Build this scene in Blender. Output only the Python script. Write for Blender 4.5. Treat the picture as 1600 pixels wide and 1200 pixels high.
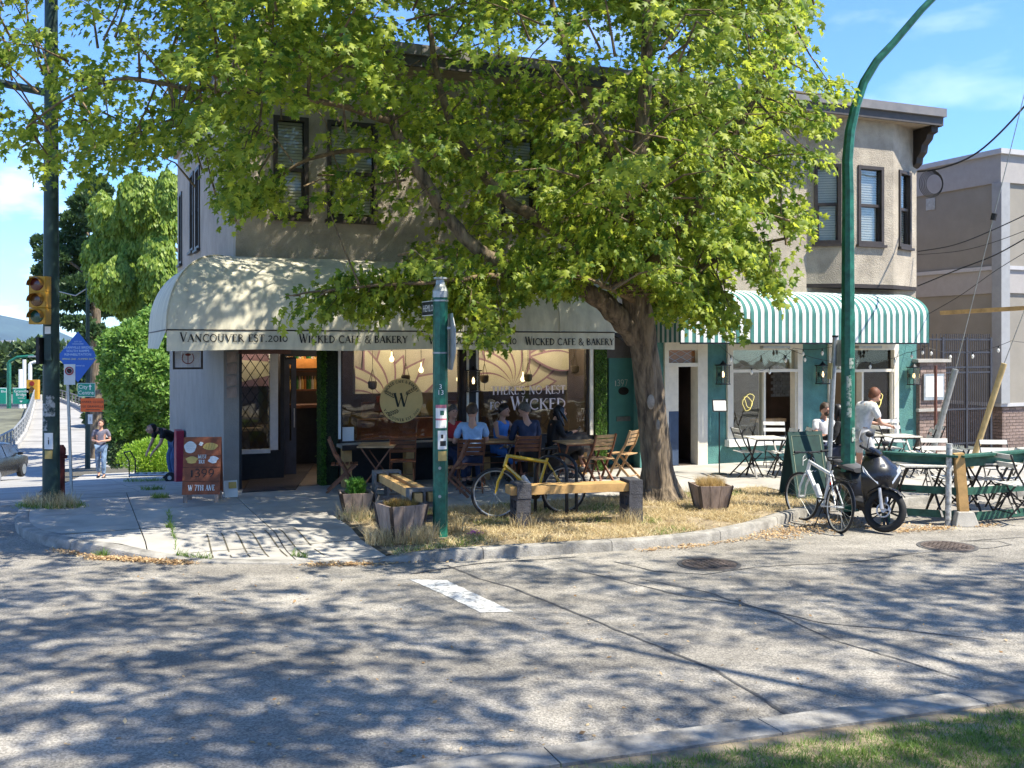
import bpy, bmesh, math, random
import numpy as np
from mathutils import Vector, Matrix

for o in list(bpy.data.objects): bpy.data.objects.remove(o)
scene = bpy.context.scene
COL = scene.collection
R = math.radians
rnd = random.Random(7)

# ------------------------------------------------------------ camera, sky, sun, exposure
F = 1600.0; HZ = 540.0; CH = 2.5
cam_d = bpy.data.cameras.new("camera"); cam = bpy.data.objects.new("camera", cam_d); COL.objects.link(cam)
cam.location = (0, 0, CH); cam.rotation_euler = (R(90), 0, 0)
cam_d.sensor_width = 36; cam_d.lens = 36 * F / 1600; cam_d.shift_y = -(600 - HZ) / 1600
cam_d.clip_start = 0.1; cam_d.clip_end = 20000
scene.camera = cam
world = bpy.data.worlds.new("World"); scene.world = world; world.use_nodes = True
SUN = Vector((0.518, -0.21, 0.829)).normalized()
def setup_world():
    nt = world.node_tree; nt.nodes.clear(); N = nt.nodes.new; L = nt.links.new
    out = N('ShaderNodeOutputWorld'); bg = N('ShaderNodeBackground'); sky = N('ShaderNodeTexSky')
    sky.sky_type = 'NISHITA'; sky.sun_disc = False
    sky.sun_elevation = math.asin(SUN.z); sky.sun_rotation = math.atan2(SUN.x, SUN.y)
    sky.altitude = 100; sky.air_density = 1.0; sky.dust_density = 0.0; sky.ozone_density = 3.5
    # thin and puffy clouds laid over the sky by direction
    tc = N('ShaderNodeTexCoord'); sep = N('ShaderNodeSeparateXYZ'); L(tc.outputs['Generated'], sep.inputs[0])
    mp = N('ShaderNodeMapping'); mp.inputs['Scale'].default_value = (3.0, 3.0, 9.0); mp.inputs['Location'].default_value = (4.35, 2.1, 1.42)
    L(tc.outputs['Generated'], mp.inputs[0])
    nz = N('ShaderNodeTexNoise'); nz.inputs['Scale'].default_value = 1.7; nz.inputs['Detail'].default_value = 9; nz.inputs['Roughness'].default_value = 0.58
    L(mp.outputs[0], nz.inputs['Vector'])
    rp = N('ShaderNodeValToRGB'); rp.color_ramp.elements[0].position = 0.52; rp.color_ramp.elements[1].position = 0.68
    L(nz.outputs['Fac'], rp.inputs[0])
    hz = N('ShaderNodeMapRange'); hz.inputs[1].default_value = 0.20; hz.inputs[2].default_value = 0.02; hz.inputs[3].default_value = 0.12; hz.inputs[4].default_value = 0.75
    L(sep.outputs['Z'], hz.inputs[0])
    mul = N('ShaderNodeMath'); mul.operation = 'MULTIPLY'; L(rp.outputs[0], mul.inputs[0]); L(hz.outputs[0], mul.inputs[1])
    # wide soft veil of haze cloud near the horizon
    hv = N('ShaderNodeMapRange'); hv.inputs[1].default_value = 0.16; hv.inputs[2].default_value = 0.0; hv.inputs[3].default_value = 0.0; hv.inputs[4].default_value = 0.06
    L(sep.outputs['Z'], hv.inputs[0])
    mx = N('ShaderNodeMath'); mx.operation = 'MAXIMUM'; L(mul.outputs[0], mx.inputs[0]); L(hv.outputs[0], mx.inputs[1])
    mix = N('ShaderNodeMixRGB'); mix.inputs[2].default_value = (8.2, 8.3, 8.5, 1)
    hs = N('ShaderNodeHueSaturation'); hs.inputs['Saturation'].default_value = 1.0; hs.inputs['Hue'].default_value = 0.5
    ga = N('ShaderNodeGamma'); ga.inputs[1].default_value = 1.22; L(sky.outputs[0], ga.inputs[0]); sc = N('ShaderNodeVectorMath'); sc.operation = 'SCALE'; sc.inputs['Scale'].default_value = 0.62; L(ga.outputs[0], sc.inputs[0])
    L(sc.outputs[0], hs.inputs['Color'])
    tr = N('ShaderNodeMapRange'); tr.inputs[1].default_value = 0.0; tr.inputs[2].default_value = 0.36; L(sep.outputs['Z'], tr.inputs[0])
    tn = N('ShaderNodeMixRGB'); tn.inputs[1].default_value = (0.40, 0.57, 0.82, 1); tn.inputs[2].default_value = (0.63, 0.78, 0.96, 1); L(tr.outputs[0], tn.inputs[0])
    tm = N('ShaderNodeMixRGB'); tm.blend_type = 'MULTIPLY'; tm.inputs[0].default_value = 1.0; L(hs.outputs[0], tm.inputs[1]); L(tn.outputs[0], tm.inputs[2])
    L(mx.outputs[0], mix.inputs[0]); L(tm.outputs[0], mix.inputs[1])
    L(mix.outputs[0], bg.inputs[0]); bg.inputs[1].default_value = 0.15
    L(bg.outputs[0], out.inputs[0])
setup_world()
sun_d = bpy.data.lights.new("sun", 'SUN'); sun_d.energy = 4.2; sun_d.angle = R(0.5); sun_d.color = (1.0, 0.94, 0.81)
sun = bpy.data.objects.new("sun", sun_d); COL.objects.link(sun); sun.location = (20, -10, 30)
sun.rotation_euler = SUN.to_track_quat('Z', 'Y').to_euler()
scene.view_settings.view_transform = 'Standard'; scene.view_settings.look = 'None'
scene.view_settings.gamma = 1; scene.view_settings.use_curve_mapping = False
scene.view_settings.exposure = 1.34

# ------------------------------------------------------------ street plan
TA = 0.432; ANG = math.atan(TA); CA, SA = math.cos(ANG), math.sin(ANG); Y0 = 18.87; SW = 0.12
def L2W(s, v): return (s * CA - v * SA, Y0 + s * SA + v * CA)
def W2L(x, y): return (x * CA + (y - Y0) * SA, -x * SA + (y - Y0) * CA)
def slope(v):
    a = -0.105 * max(0.0, min(v, 36) - 0.5)
    if v > 36: a += 0.012 * (min(v, 100) - 36)
    if v > 100: a -= 0.05 * (v - 100)
    return a
def ramp(s, v):
    d = max(abs(s + 5.4) / 1.35, abs(v + 5.9) / 1.3)
    return -0.10 * max(0.0, min(1.0, (1.35 - d) / 0.55))
def zs(s, v): return SW + slope(v) + ramp(s, v)
def zr(s, v): return slope(v)
def G(px, py, road=False, up=0.0):
    """world point on the ground met by the sight line of a spot of the photograph"""
    u = (px - 800) / F; k = (py - HZ) / F; lo, hi = 4.0, 160.0
    f = (zr if road else zs)
    Y = 4.0
    while Y < 160:
        s, v = W2L(u * Y, Y)
        if CH - k * Y <= f(s, v) + up: break
        Y += 0.02
    s, v = W2L(u * Y, Y)
    return Vector((u * Y, Y, f(s, v)))
def S(px, off=0.0):
    u = (px - 800) / F; d = (Y0 - off / CA) / (1 - TA * u); return u * d * CA + (d - Y0) * SA
def Z(px, py, off=0.0):
    u = (px - 800) / F; d = (Y0 - off / CA) / (1 - TA * u); return CH - (py - HZ) * d / F

# ------------------------------------------------------------ helpers
MATS = {}
def mat(name, col, rough=0.7, metal=0.0, var=0.12, scale=6.0, bump=0.0, bscale=60.0, col2=None, detail=6, spec=0.4,
        mix2=0.5, emit=None, estr=0.0, rand=0.0, stretch=None, trans=0.0, coat=0.0, lo=0.35, hi=0.65):
    if name in MATS: return MATS[name]
    m = bpy.data.materials.new(name); m.use_nodes = True; nt = m.node_tree; N = nt.nodes.new; L = nt.links.new
    b = nt.nodes['Principled BSDF']; b.inputs['Roughness'].default_value = rough; b.inputs['Metallic'].default_value = metal
    b.inputs['Specular IOR Level'].default_value = spec
    if coat: b.inputs['Coat Weight'].default_value = coat
    tc = N('ShaderNodeTexCoord'); vec = tc.outputs['Object']
    if stretch:
        mp = N('ShaderNodeMapping'); mp.inputs['Scale'].default_value = stretch; L(vec, mp.inputs[0]); vec = mp.outputs[0]
    n1 = N('ShaderNodeTexNoise'); n1.inputs['Scale'].default_value = scale; n1.inputs['Detail'].default_value = detail; n1.inputs['Roughness'].default_value = 0.65
    L(vec, n1.inputs['Vector'])
    rp = N('ShaderNodeValToRGB'); rp.color_ramp.elements[0].position = lo; rp.color_ramp.elements[1].position = hi
    c2 = col2 if col2 else tuple(max(0, c * (1 - var * 2)) for c in col)
    c1 = col if col2 else tuple(min(1, c * (1 + var * 0.7)) for c in col)
    rp.color_ramp.elements[0].color = (*c2, 1); rp.color_ramp.elements[1].color = (*c1, 1)
    L(n1.outputs['Fac'], rp.inputs[0]); cout = rp.outputs[0]
    if rand:
        oi = N('ShaderNodeObjectInfo'); hs = N('ShaderNodeHueSaturation'); mr = N('ShaderNodeMapRange')
        mr.inputs[3].default_value = 1 - rand; mr.inputs[4].default_value = 1 + rand
        L(oi.outputs['Random'], mr.inputs[0]); L(mr.outputs[0], hs.inputs['Value']); L(cout, hs.inputs['Color']); cout = hs.outputs[0]
    L(cout, b.inputs['Base Color'])
    rr = N('ShaderNodeMapRange'); rr.inputs[3].default_value = max(0, rough - 0.12); rr.inputs[4].default_value = min(1, rough + 0.12)
    L(n1.outputs['Fac'], rr.inputs[0]); L(rr.outputs[0], b.inputs['Roughness'])
    if bump:
        n2 = N('ShaderNodeTexNoise'); n2.inputs['Scale'].default_value = bscale; n2.inputs['Detail'].default_value = 3; L(vec, n2.inputs['Vector'])
        bp = N('ShaderNodeBump'); bp.inputs['Strength'].default_value = min(1, bump); bp.inputs['Distance'].default_value = 0.02 * max(1, bump)
        L(n2.outputs['Fac'], bp.inputs['Height']); L(bp.outputs[0], b.inputs['Normal'])
    if emit: b.inputs['Emission Color'].default_value = (*emit, 1); b.inputs['Emission Strength'].default_value = estr
    if trans: b.inputs['Transmission Weight'].default_value = trans
    MATS[name] = m; return m
def glass_mat(name, tint=(0.9, 0.95, 0.93), refl=1.5, k=1.0):
    if name in MATS: return MATS[name]
    m = bpy.data.materials.new(name); m.use_nodes = True; nt = m.node_tree; nt.nodes.clear(); N = nt.nodes.new; L = nt.links.new
    o = N('ShaderNodeOutputMaterial'); t = N('ShaderNodeBsdfTransparent'); t.inputs[0].default_value = (*tint, 1)
    g = N('ShaderNodeBsdfGlossy'); g.inputs['Roughness'].default_value = 0.015; fr = N('ShaderNodeFresnel'); fr.inputs[0].default_value = refl
    mu = N('ShaderNodeMath'); mu.operation = 'MULTIPLY'; mu.inputs[1].default_value = k; mu.use_clamp = True
    tc = N('ShaderNodeTexCoord'); nz = N('ShaderNodeTexNoise'); nz.inputs['Scale'].default_value = 1.3; L(tc.outputs['Object'], nz.inputs['Vector'])
    bp = N('ShaderNodeBump'); bp.inputs['Strength'].default_value = 0.12; bp.inputs['Distance'].default_value = 0.03; L(nz.outputs['Fac'], bp.inputs['Height']); L(bp.outputs[0], g.inputs['Normal'])
    mx = N('ShaderNodeMixShader'); L(fr.outputs[0], mu.inputs[0]); L(mu.outputs[0], mx.inputs[0]); L(t.outputs[0], mx.inputs[1]); L(g.outputs[0], mx.inputs[2]); L(mx.outputs[0], o.inputs[0])
    MATS[name] = m; return m
def leaf_mat(name, c1, c2, trans=0.45):
    if name in MATS: return MATS[name]
    m = bpy.data.materials.new(name); m.use_nodes = True; nt = m.node_tree; nt.nodes.clear(); N = nt.nodes.new; L = nt.links.new
    o = N('ShaderNodeOutputMaterial'); b = N('ShaderNodeBsdfPrincipled'); b.inputs['Roughness'].default_value = 0.5; b.inputs['Specular IOR Level'].default_value = 0.35
    t = N('ShaderNodeBsdfTranslucent'); mx = N('ShaderNodeMixShader'); mx.inputs[0].default_value = trans
    geo = N('ShaderNodeNewGeometry'); rp = N('ShaderNodeValToRGB'); rp.color_ramp.elements[0].color = (*c1, 1); rp.color_ramp.elements[1].color = (*c2, 1)
    L(geo.outputs['Random Per Island'], rp.inputs[0]); L(rp.outputs[0], b.inputs['Base Color'])
    hs = N('ShaderNodeHueSaturation'); hs.inputs['Hue'].default_value = 0.488; hs.inputs['Value'].default_value = 1.7; L(rp.outputs[0], hs.inputs['Color']); L(hs.outputs[0], t.inputs[0])
    L(b.outputs[0], mx.inputs[1]); L(t.outputs[0], mx.inputs[2]); L(mx.outputs[0], o.inputs[0])
    MATS[name] = m; return m

class MB:
    def __init__(s): s.v = []; s.f = []; s.mi = []
    def add(s, vs, fs, mi=0):
        b = len(s.v); s.v += [tuple(p) for p in vs]; s.f += [tuple(i + b for i in q) for q in fs]; s.mi += [mi] * len(fs); return s
    def box(s, cx, cy, cz, sx, sy, sz, rz=0.0, mi=0, M=None):
        c, n = math.cos(rz), math.sin(rz); vs = []
        for dz in (-.5, .5):
            for dx, dy in ((-.5, -.5), (.5, -.5), (.5, .5), (-.5, .5)):
                x, y, z = dx * sx, dy * sy, dz * sz
                p = Vector((x * c - y * n, x * n + y * c, z))
                if M is not None: p = M @ p
                vs.append((p.x + cx, p.y + cy, p.z + cz))
        return s.add(vs, [(0, 3, 2, 1), (4, 5, 6, 7), (0, 1, 5, 4), (1, 2, 6, 5), (2, 3, 7, 6), (3, 0, 4, 7)], mi)
    def bx(s, x0, x1, y0, y1, z0, z1, mi=0):
        return s.box((x0 + x1) / 2, (y0 + y1) / 2, (z0 + z1) / 2, abs(x1 - x0), abs(y1 - y0), abs(z1 - z0), 0, mi)
    def bar(s, p, q, w, h, up=(0, 0, 1), mi=0):
        p, q = Vector(p), Vector(q); d = (q - p).normalized(); up = Vector(up)
        if abs(d.dot(up)) > 0.98: up = Vector((0, 1, 0))
        x = d.cross(up).normalized(); y = x.cross(d).normalized(); vs = []
        for e in (p, q):
            for a, b in ((-1, -1), (1, -1), (1, 1), (-1, 1)): vs.append(e + x * a * w / 2 + y * b * h / 2)
        return s.add(vs, [(0, 1, 2, 3), (7, 6, 5, 4), (0, 4, 5, 1), (1, 5, 6, 2), (2, 6, 7, 3), (3, 7, 4, 0)], mi)
    def tube(s, pts, r, n=8, cap=True, mi=0, closed=False):
        pts = [Vector(p) for p in pts]; m = len(pts); rs = r if isinstance(r, (list, tuple)) else [r] * m; rings = []; ref = None
        for i, p in enumerate(pts):
            a = pts[i - 1] if (i > 0 or closed) else p; b = pts[(i + 1) % m] if (i < m - 1 or closed) else p
            d = (b - a).normalized()
            if ref is None:
                ref = Vector((0, 0, 1)) if abs(d.z) < 0.9 else Vector((0, 1, 0))
            x = d.cross(ref)
            if x.length < 1e-4: x = d.cross(Vector((1, 0, 0)))
            x.normalize(); y = x.cross(d).normalized(); ref = y
            rings.append([p + (x * math.cos(k * 2 * math.pi / n) + y * math.sin(k * 2 * math.pi / n)) * rs[i] for k in range(n)])
        b0 = len(s.v); vs = [q for g in rings for q in g]; fs = []
        for i in range(m if closed else m - 1):
            j = (i + 1) % m
            for k in range(n): fs.append((i * n + k, i * n + (k + 1) % n, j * n + (k + 1) % n, j * n + k))
        if cap and not closed: fs.append(tuple(range(n))[::-1]); fs.append(tuple((m - 1) * n + k for k in range(n)))
        return s.add(vs, fs, mi)
    def lathe(s, prof, c=(0, 0, 0), n=16, mi=0, axis='z', M=None):
        vs = []; fs = []; c = Vector(c)
        for r, z in prof:
            for k in range(n):
                a = 2 * math.pi * k / n; p = Vector((r * math.cos(a), r * math.sin(a), z))
                if axis == 'y': p = Vector((p.x, p.z, p.y))
                if axis == 'x': p = Vector((p.z, p.x, p.y))
                if M is not None: p = M @ p
                vs.append(p + c)
        for i in range(len(prof) - 1):
            for k in range(n): fs.append((i * n + k, i * n + (k + 1) % n, (i + 1) * n + (k + 1) % n, (i + 1) * n + k))
        fs.append(tuple(range(n))[::-1]); fs.append(tuple((len(prof) - 1) * n + k for k in range(n)))
        return s.add(vs, fs, mi)
    def prism(s, poly, z0, z1, mi=0, fn=None):
        fn = fn or (lambda x, y, z: (x, y, z)); n = len(poly)
        vs = [fn(x, y, z0) for x, y in poly] + [fn(x, y, z1) for x, y in poly]
        fs = [tuple(range(n))[::-1], tuple(range(n, 2 * n))] + [(i, (i + 1) % n, n + (i + 1) % n, n + i) for i in range(n)]
        return s.add(vs, fs, mi)
    def ball(s, c, r, n=10, m=7, sc=(1, 1, 1), mi=0, M=None):
        prof = [(max(1e-4, math.sin(math.pi * i / m)), -math.cos(math.pi * i / m)) for i in range(m + 1)]
        vs = []; fs = []; c = Vector(c)
        for rr, z in prof:
            for k in range(n):
                a = 2 * math.pi * k / n; p = Vector((rr * math.cos(a) * sc[0], rr * math.sin(a) * sc[1], z * sc[2])) * r
                if M is not None: p = M @ p
                vs.append(p + c)
        for i in range(m):
            for k in range(n): fs.append((i * n + k, i * n + (k + 1) % n, (i + 1) * n + (k + 1) % n, (i + 1) * n + k))
        return s.add(vs, fs, mi)
    def mesh(s, name, mats, smooth=False):
        me = bpy.data.meshes.new(name); me.from_pydata([tuple(p) for p in s.v], [], s.f)
        for m in (mats if isinstance(mats, (list, tuple)) else [mats]): me.materials.append(m)
        if any(s.mi): me.polygons.foreach_set('material_index', s.mi)
        if smooth:
            me.polygons.foreach_set('use_smooth', [True] * len(me.polygons))
            try: me.set_sharp_from_angle(angle=R(38))
            except Exception: pass
        me.update(); return me
    def build(s, name, mats, parent=None, smooth=False, bevel=0.0, **kw):
        o = bpy.data.objects.new(name, s.mesh(name, mats, smooth)); COL.objects.link(o)
        if parent is not None: o.parent = parent
        if bevel:
            m = o.modifiers.new('bevel', 'BEVEL'); m.width = bevel; m.segments = 2; m.limit_method = 'ANGLE'
        for k, val in kw.items(): o[k] = val
        return o
def npmesh(name, V, Fs, mats, parent=None, smooth=False, mi=None, **kw):
    me = bpy.data.meshes.new(name); n = len(V); V = np.asarray(V, np.float32); Fs = np.asarray(Fs, np.int32)
    me.vertices.add(n); me.vertices.foreach_set('co', V.ravel()); k = Fs.shape[1]
    me.loops.add(Fs.size); me.loops.foreach_set('vertex_index', Fs.ravel()); me.polygons.add(len(Fs))
    me.polygons.foreach_set('loop_start', np.arange(0, Fs.size, k, dtype=np.int32)); me.polygons.foreach_set('loop_total', np.full(len(Fs), k, np.int32))
    for m in (mats if isinstance(mats, (list, tuple)) else [mats]): me.materials.append(m)
    if mi is not None: me.polygons.foreach_set('material_index', np.asarray(mi, np.int32))
    me.update(calc_edges=True); me.validate()
    if smooth: me.polygons.foreach_set('use_smooth', [True] * len(me.polygons))
    o = bpy.data.objects.new(name, me); COL.objects.link(o)
    if parent is not None: o.parent = parent
    for a, b in kw.items(): o[a] = b
    return o
def thing(name, label, cat, loc=(0, 0, 0), rz=0.0, group=None):
    o = bpy.data.objects.new(name, None); COL.objects.link(o); o.location = loc; o.rotation_euler = (0, 0, rz); o.empty_display_size = 0.2
    o['label'] = label; o['category'] = cat
    if group: o['group'] = group
    return o
def tag(o, label, cat, group=None):
    o['label'] = label; o['category'] = cat
    if group: o['group'] = group
    return o
CH_OF = {}
def dup(root, loc, rz=None, label=None, group=None):
    def rec(o, par):
        if o.name not in CH_OF: CH_OF[o.name] = list(o.children)
        c = o.copy(); COL.objects.link(c)
        if par is not None: c.parent = par
        for ch in CH_OF[o.name]: rec(ch, c)
        return c
    r = rec(root, None); r.location = loc
    if rz is not None: r.rotation_euler = (0, 0, rz)
    if label: r['label'] = label
    if group: r['group'] = group
    return r

# stroke lettering with thick stems, thin joins and serifs
def _arc(cx, cy, rx, ry, a0, a1, n=14): return [(cx + rx * math.cos(R(a0 + (a1 - a0) * i / n)), cy + ry * math.sin(R(a0 + (a1 - a0) * i / n))) for i in range(n + 1)]
TK, TN = 0.15, 0.055
def _s(x, y0, y1, w=TK): return ([(x, y0), (x, y1)], w)
def _sf(x, y, l=0.12): return ([(x - l, y), (x + l, y)], 0.04)
GL = {
 'A': (0.78, [([(0.08, 0), (0.4, 1)], TN), ([(0.4, 1), (0.72, 0)], TK), ([(0.2, .34), (0.6, .34)], TN), _sf(.08, .02), _sf(.72, .02)]),
 'B': (0.62, [_s(.14, 0, 1), (_arc(.14, .76, .36, .22, 90, -90), .08), (_arc(.14, .28, .44, .26, 90, -90), .09), _sf(.12, .02, .1), _sf(.12, .98, .1)]),
 'C': (0.74, [(_arc(.45, .5, .38, .48, 50, 310, 20), .1), _s(.70, .72, .9, .05)]),
 'D': (0.78, [_s(.14, 0, 1), (_arc(.14, .5, .56, .47, 90, -90, 18), .1), _sf(.12, .02, .1), _sf(.12, .98, .1)]),
 'E': (0.6, [_s(.15, 0, 1), ([(.15, .97), (.54, .97)], TN), ([(.15, .52), (.46, .52)], TN), ([(.15, .03), (.56, .03)], TN), _s(.54, .82, 1, .05), _s(.56, 0, .2, .05), _sf(.1, .02, .08), _sf(.1, .98, .08)]),
 'F': (0.56, [_s(.15, 0, 1), ([(.15, .97), (.52, .97)], TN), ([(.15, .5), (.44, .5)], TN), _s(.52, .82, 1, .05), _sf(.15, .02)]),
 'H': (0.8, [_s(.15, 0, 1), _s(.65, 0, 1), ([(.15, .52), (.65, .52)], TN), _sf(.15, .02), _sf(.15, .98), _sf(.65, .02), _sf(.65, .98)]),
 'I': (0.32, [_s(.16, 0, 1), _sf(.16, .02), _sf(.16, .98)]),
 'K': (0.74, [_s(.15, 0, 1), ([(.62, 1), (.16, .46)], TN), ([(.3, .6), (.7, 0)], .12), _sf(.15, .02), _sf(.15, .98), _sf(.62, .98, .1), _sf(.68, .02, .1)]),
 'M': (0.95, [_s(.12, 0, 1, .06), ([(.12, 1), (.46, .1)], TK), ([(.46, .1), (.8, 1)], TN), _s(.8, 0, 1), _sf(.12, .02), _sf(.8, .02)]),
 'N': (0.85, [_s(.13, 0, 1, .06), ([(.12, 1), (.7, 0)], TK), _s(.7, 0, 1, .06), _sf(.13, .02), _sf(.7, .98)]),
 'O': (0.86, [(_arc(.43, .5, .37, .47, 0, 360, 26), .09)]),
 'P': (0.6, [_s(.14, 0, 1), (_arc(.14, .72, .4, .25, 90, -90), .08), _sf(.14, .02)]),
 'R': (0.72, [_s(.14, 0, 1), (_arc(.14, .74, .38, .23, 90, -90), .08), ([(.3, .5), (.72, -.06)], .12), _sf(.14, .02), _sf(.12, .98, .1)]),
 'S': (0.56, [(_arc(.28, .74, .2, .22, 30, 270, 12) + _arc(.28, .26, .22, .25, 90, -150, 12), .1)]),
 'T': (0.68, [_s(.34, 0, 1), ([(.04, .97), (.64, .97)], TN), _s(.05, .8, 1, .05), _s(.63, .8, 1, .05), _sf(.34, .02)]),
 'U': (0.8, [([(.14, 1), (.14, .35)] + _arc(.4, .33, .26, .3, 180, 360, 12) + [(.66, 1)], .09), _sf(.14, .98), _sf(.66, .98)]),
 'V': (0.78, [([(.08, 1), (.4, 0)], TK), ([(.4, 0), (.74, 1)], TN), _sf(.08, .98), _sf(.74, .98)]),
 'W': (1.1, [([(.06, 1), (.33, 0)], TK), ([(.33, 0), (.56, .8)], TN), ([(.52, 1), (.78, 0)], TK), ([(.78, 0), (1.06, 1)], TN), _sf(.06, .98), _sf(1.04, .98)]),
 'X': (0.7, [([(.06, 1), (.64, 0)], TK), ([(.64, 1), (.06, 0)], TN)]),
 'Y': (0.72, [([(.06, 1), (.36, .48)], TK), ([(.36, .48), (.68, 1)], TN), _s(.36, 0, .5), _sf(.36, .02), _sf(.06, .98, .09), _sf(.66, .98, .09)]),
 '&': (0.85, [([(.8, .5), (.62, .12)] + _arc(.36, .26, .27, .27, -60, -250, 12) + [(.45, .62)] + _arc(.36, .8, .15, .18, -40, 220, 12) + [(.85, -.12)], .085)]),
 '.': (0.26, [([(.13, 0), (.13, .13)], .14)]), "'": (0.2, [([(.1, 1), (.08, .72)], .08)]),
 '0': (0.62, [(_arc(.3, .42, .26, .38, 0, 360, 20), .09)]), '1': (0.36, [_s(.18, 0, .82), _sf(.18, .02), ([(.06, .7), (.18, .82)], .05)]),
 '2': (0.6, [(_arc(.28, .62, .2, .2, 160, -30, 10) + [(.06, .05), (.54, .05)], .085)]),
 '3': (0.56, [(_arc(.25, .74, .2, .22, 140, -90, 10) + _arc(.25, .27, .23, .25, 90, -140, 10), .09)]),
 '7': (0.56, [([(.05, .96), (.5, .96), (.2, 0)], .09)]), '9': (0.6, [(_arc(.28, .68, .22, .28, 0, 360, 16), .09), ([(.5, .7), (.46, .35), (.2, 0)], .09)]), ' ': (0.36, [])}
def letters(mb, text, fn, h, x0=0.0, width=None, mi=0, bold=1.0, big=()):
    """fn(x, z) gives the 3D point; letters lie on that surface"""
    tot = sum(GL[c][0] + 0.08 for c in text); k = (width / (tot * h)) if width else 1.0; x = x0
    for i, c in enumerate(text):
        w, st = GL[c]; e = 1.25 if i in big else 1.0
        for pts, lw in st:
            lw = lw * bold
            P = [Vector((x + px * h * k, py * h * e)) for px, py in pts]
            for a in range(len(P) - 1):
                d = (P[a + 1] - P[a]); L_ = d.length
                if L_ < 1e-6: continue
                d /= L_; nrm = Vector((-d.y, d.x)) * lw * h / 2; ext = d * lw * h * (0.25 if len(P) > 2 else 0)
                q = [P[a] - ext - nrm, P[a + 1] + ext - nrm, P[a + 1] + ext + nrm, P[a] - ext + nrm]
                mb.add([fn(t.x, t.y) for t in q], [(0, 1, 2, 3)], mi)
        x += (w + 0.08) * h * k
    return x
def sans(text, size, name, material, parent, M, align='CENTER'):
    cu = bpy.data.curves.new(name, 'FONT'); cu.body = text; cu.size = size; cu.align_x = align; cu.align_y = 'CENTER'; cu.resolution_u = 2; cu.extrude = 0.0008
    o = bpy.data.objects.new(name, cu); COL.objects.link(o); bpy.context.view_layer.update()
    me = bpy.data.meshes.new_from_object(o.evaluated_get(bpy.context.evaluated_depsgraph_get())); bpy.data.objects.remove(o)
    me.transform(M); me.materials.clear(); me.materials.append(material)
    o = bpy.data.objects.new(name, me); COL.objects.link(o); o.parent = parent; return o

# ------------------------------------------------------------ materials
m_conc = mat('concrete', (0.42, 0.395, 0.35), 0.9, var=0.14, scale=1.6, bump=0.25, bscale=90, rand=0.07)
m_kerb = mat('kerb_concrete', (0.33, 0.31, 0.275), 0.92, var=0.25, scale=4, bump=0.5, bscale=50, rand=0.05)
m_stucco = mat('stucco', (0.40, 0.345, 0.27), 0.95, var=0.14, scale=2.2, bump=0.9, bscale=42)
m_stucco_s = mat('side_stucco', (0.40, 0.34, 0.28), 0.95, var=0.1, scale=1.5, bump=0.7, bscale=42)
m_base = mat('painted_plaster', (0.29, 0.268, 0.235), 0.9, var=0.09, scale=1.6, bump=0.25, bscale=30)
m_black = mat('black_paint', (0.022, 0.022, 0.022), 0.6, var=0.2, scale=12)
m_dark = mat('dark_brown_paint', (0.035, 0.025, 0.02), 0.6, var=0.2, scale=9)
m_cream = mat('cream_trim', (0.72, 0.66, 0.54), 0.6, var=0.05, scale=7, bump=0.08)
m_white = mat('white_paint', (0.78, 0.77, 0.73), 0.55, var=0.05, scale=8)
m_teal = mat('teal_stucco', (0.085, 0.225, 0.205), 0.8, var=0.14, scale=3, bump=0.7, bscale=38)
m_teald = mat('teal_door', (0.10, 0.30, 0.28), 0.45, var=0.06, scale=3)
m_moss = mat('faux_hedge', (0.07, 0.13, 0.02), 0.95, var=0.5, scale=30, bump=1.0, bscale=160)
m_awn = mat('beige_canvas', (0.60, 0.56, 0.43), 0.85, var=0.13, scale=2.6, bump=0.12, bscale=9, detail=11, stretch=(1.6, 1.6, .55), lo=.3, hi=.6)
m_awnw = mat('white_canvas', (0.70, 0.71, 0.69), 0.8, var=0.10, scale=2.2, detail=10, stretch=(1.5, 1.5, .6))
m_awng = mat('green_canvas', (0.05, 0.185, 0.16), 0.8, var=0.14, scale=3)
m_ink = mat('black_lettering', (0.02, 0.02, 0.018), 0.7, var=0.1)
m_frame = mat('brown_window_frame', (0.05, 0.038, 0.03), 0.5, var=0.15, scale=10)
m_blind = mat('blind_slat', (0.80, 0.75, 0.64), 0.6, var=0.04)
m_glass = glass_mat('window_glass', (0.95, 0.96, 0.94), 1.4, .7)
m_glassd = glass_mat('shop_glass', (0.86, 0.90, 0.87), 1.5, 1.7)
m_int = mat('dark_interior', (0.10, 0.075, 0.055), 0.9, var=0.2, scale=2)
m_wood = mat('red_brown_wood', (0.22, 0.085, 0.04), 0.55, var=0.25, scale=5, stretch=(1, 1, 1), rand=0.14)
m_woodl = mat('pale_wood', (0.50, 0.31, 0.15), 0.6, var=0.18, scale=7, rand=0.1)
m_pine = mat('new_timber', (0.56, 0.34, 0.13), 0.65, var=0.15, scale=6, rand=0.06)
m_grey_w = mat('weathered_wood', (0.33, 0.25, 0.2), 0.85, var=0.22, scale=9, stretch=(1, 1, .3), rand=0.1, bump=.2, bscale=40)
m_steel = mat('galvanised_steel', (0.42, 0.43, 0.42), 0.45, 0.7, var=0.12, scale=14)
m_blackm = mat('black_metal', (0.02, 0.02, 0.022), 0.4, 0.3, var=0.2)
m_pole = mat('green_pole_paint', (0.015, 0.14, 0.09), 0.42, var=0.25, scale=9, spec=0.5)
m_poled = mat('dark_green_pole', (0.022, 0.05, 0.042), 0.55, var=0.2, scale=6)
m_cmu = mat('dark_grey_block', (0.075, 0.075, 0.085), 0.9, var=0.2, scale=14, bump=0.7, bscale=90, rand=0.1)
m_cmul = mat('grey_block', (0.22, 0.21, 0.20), 0.9, var=0.2, scale=14, bump=0.7, bscale=90, rand=0.1)
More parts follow.
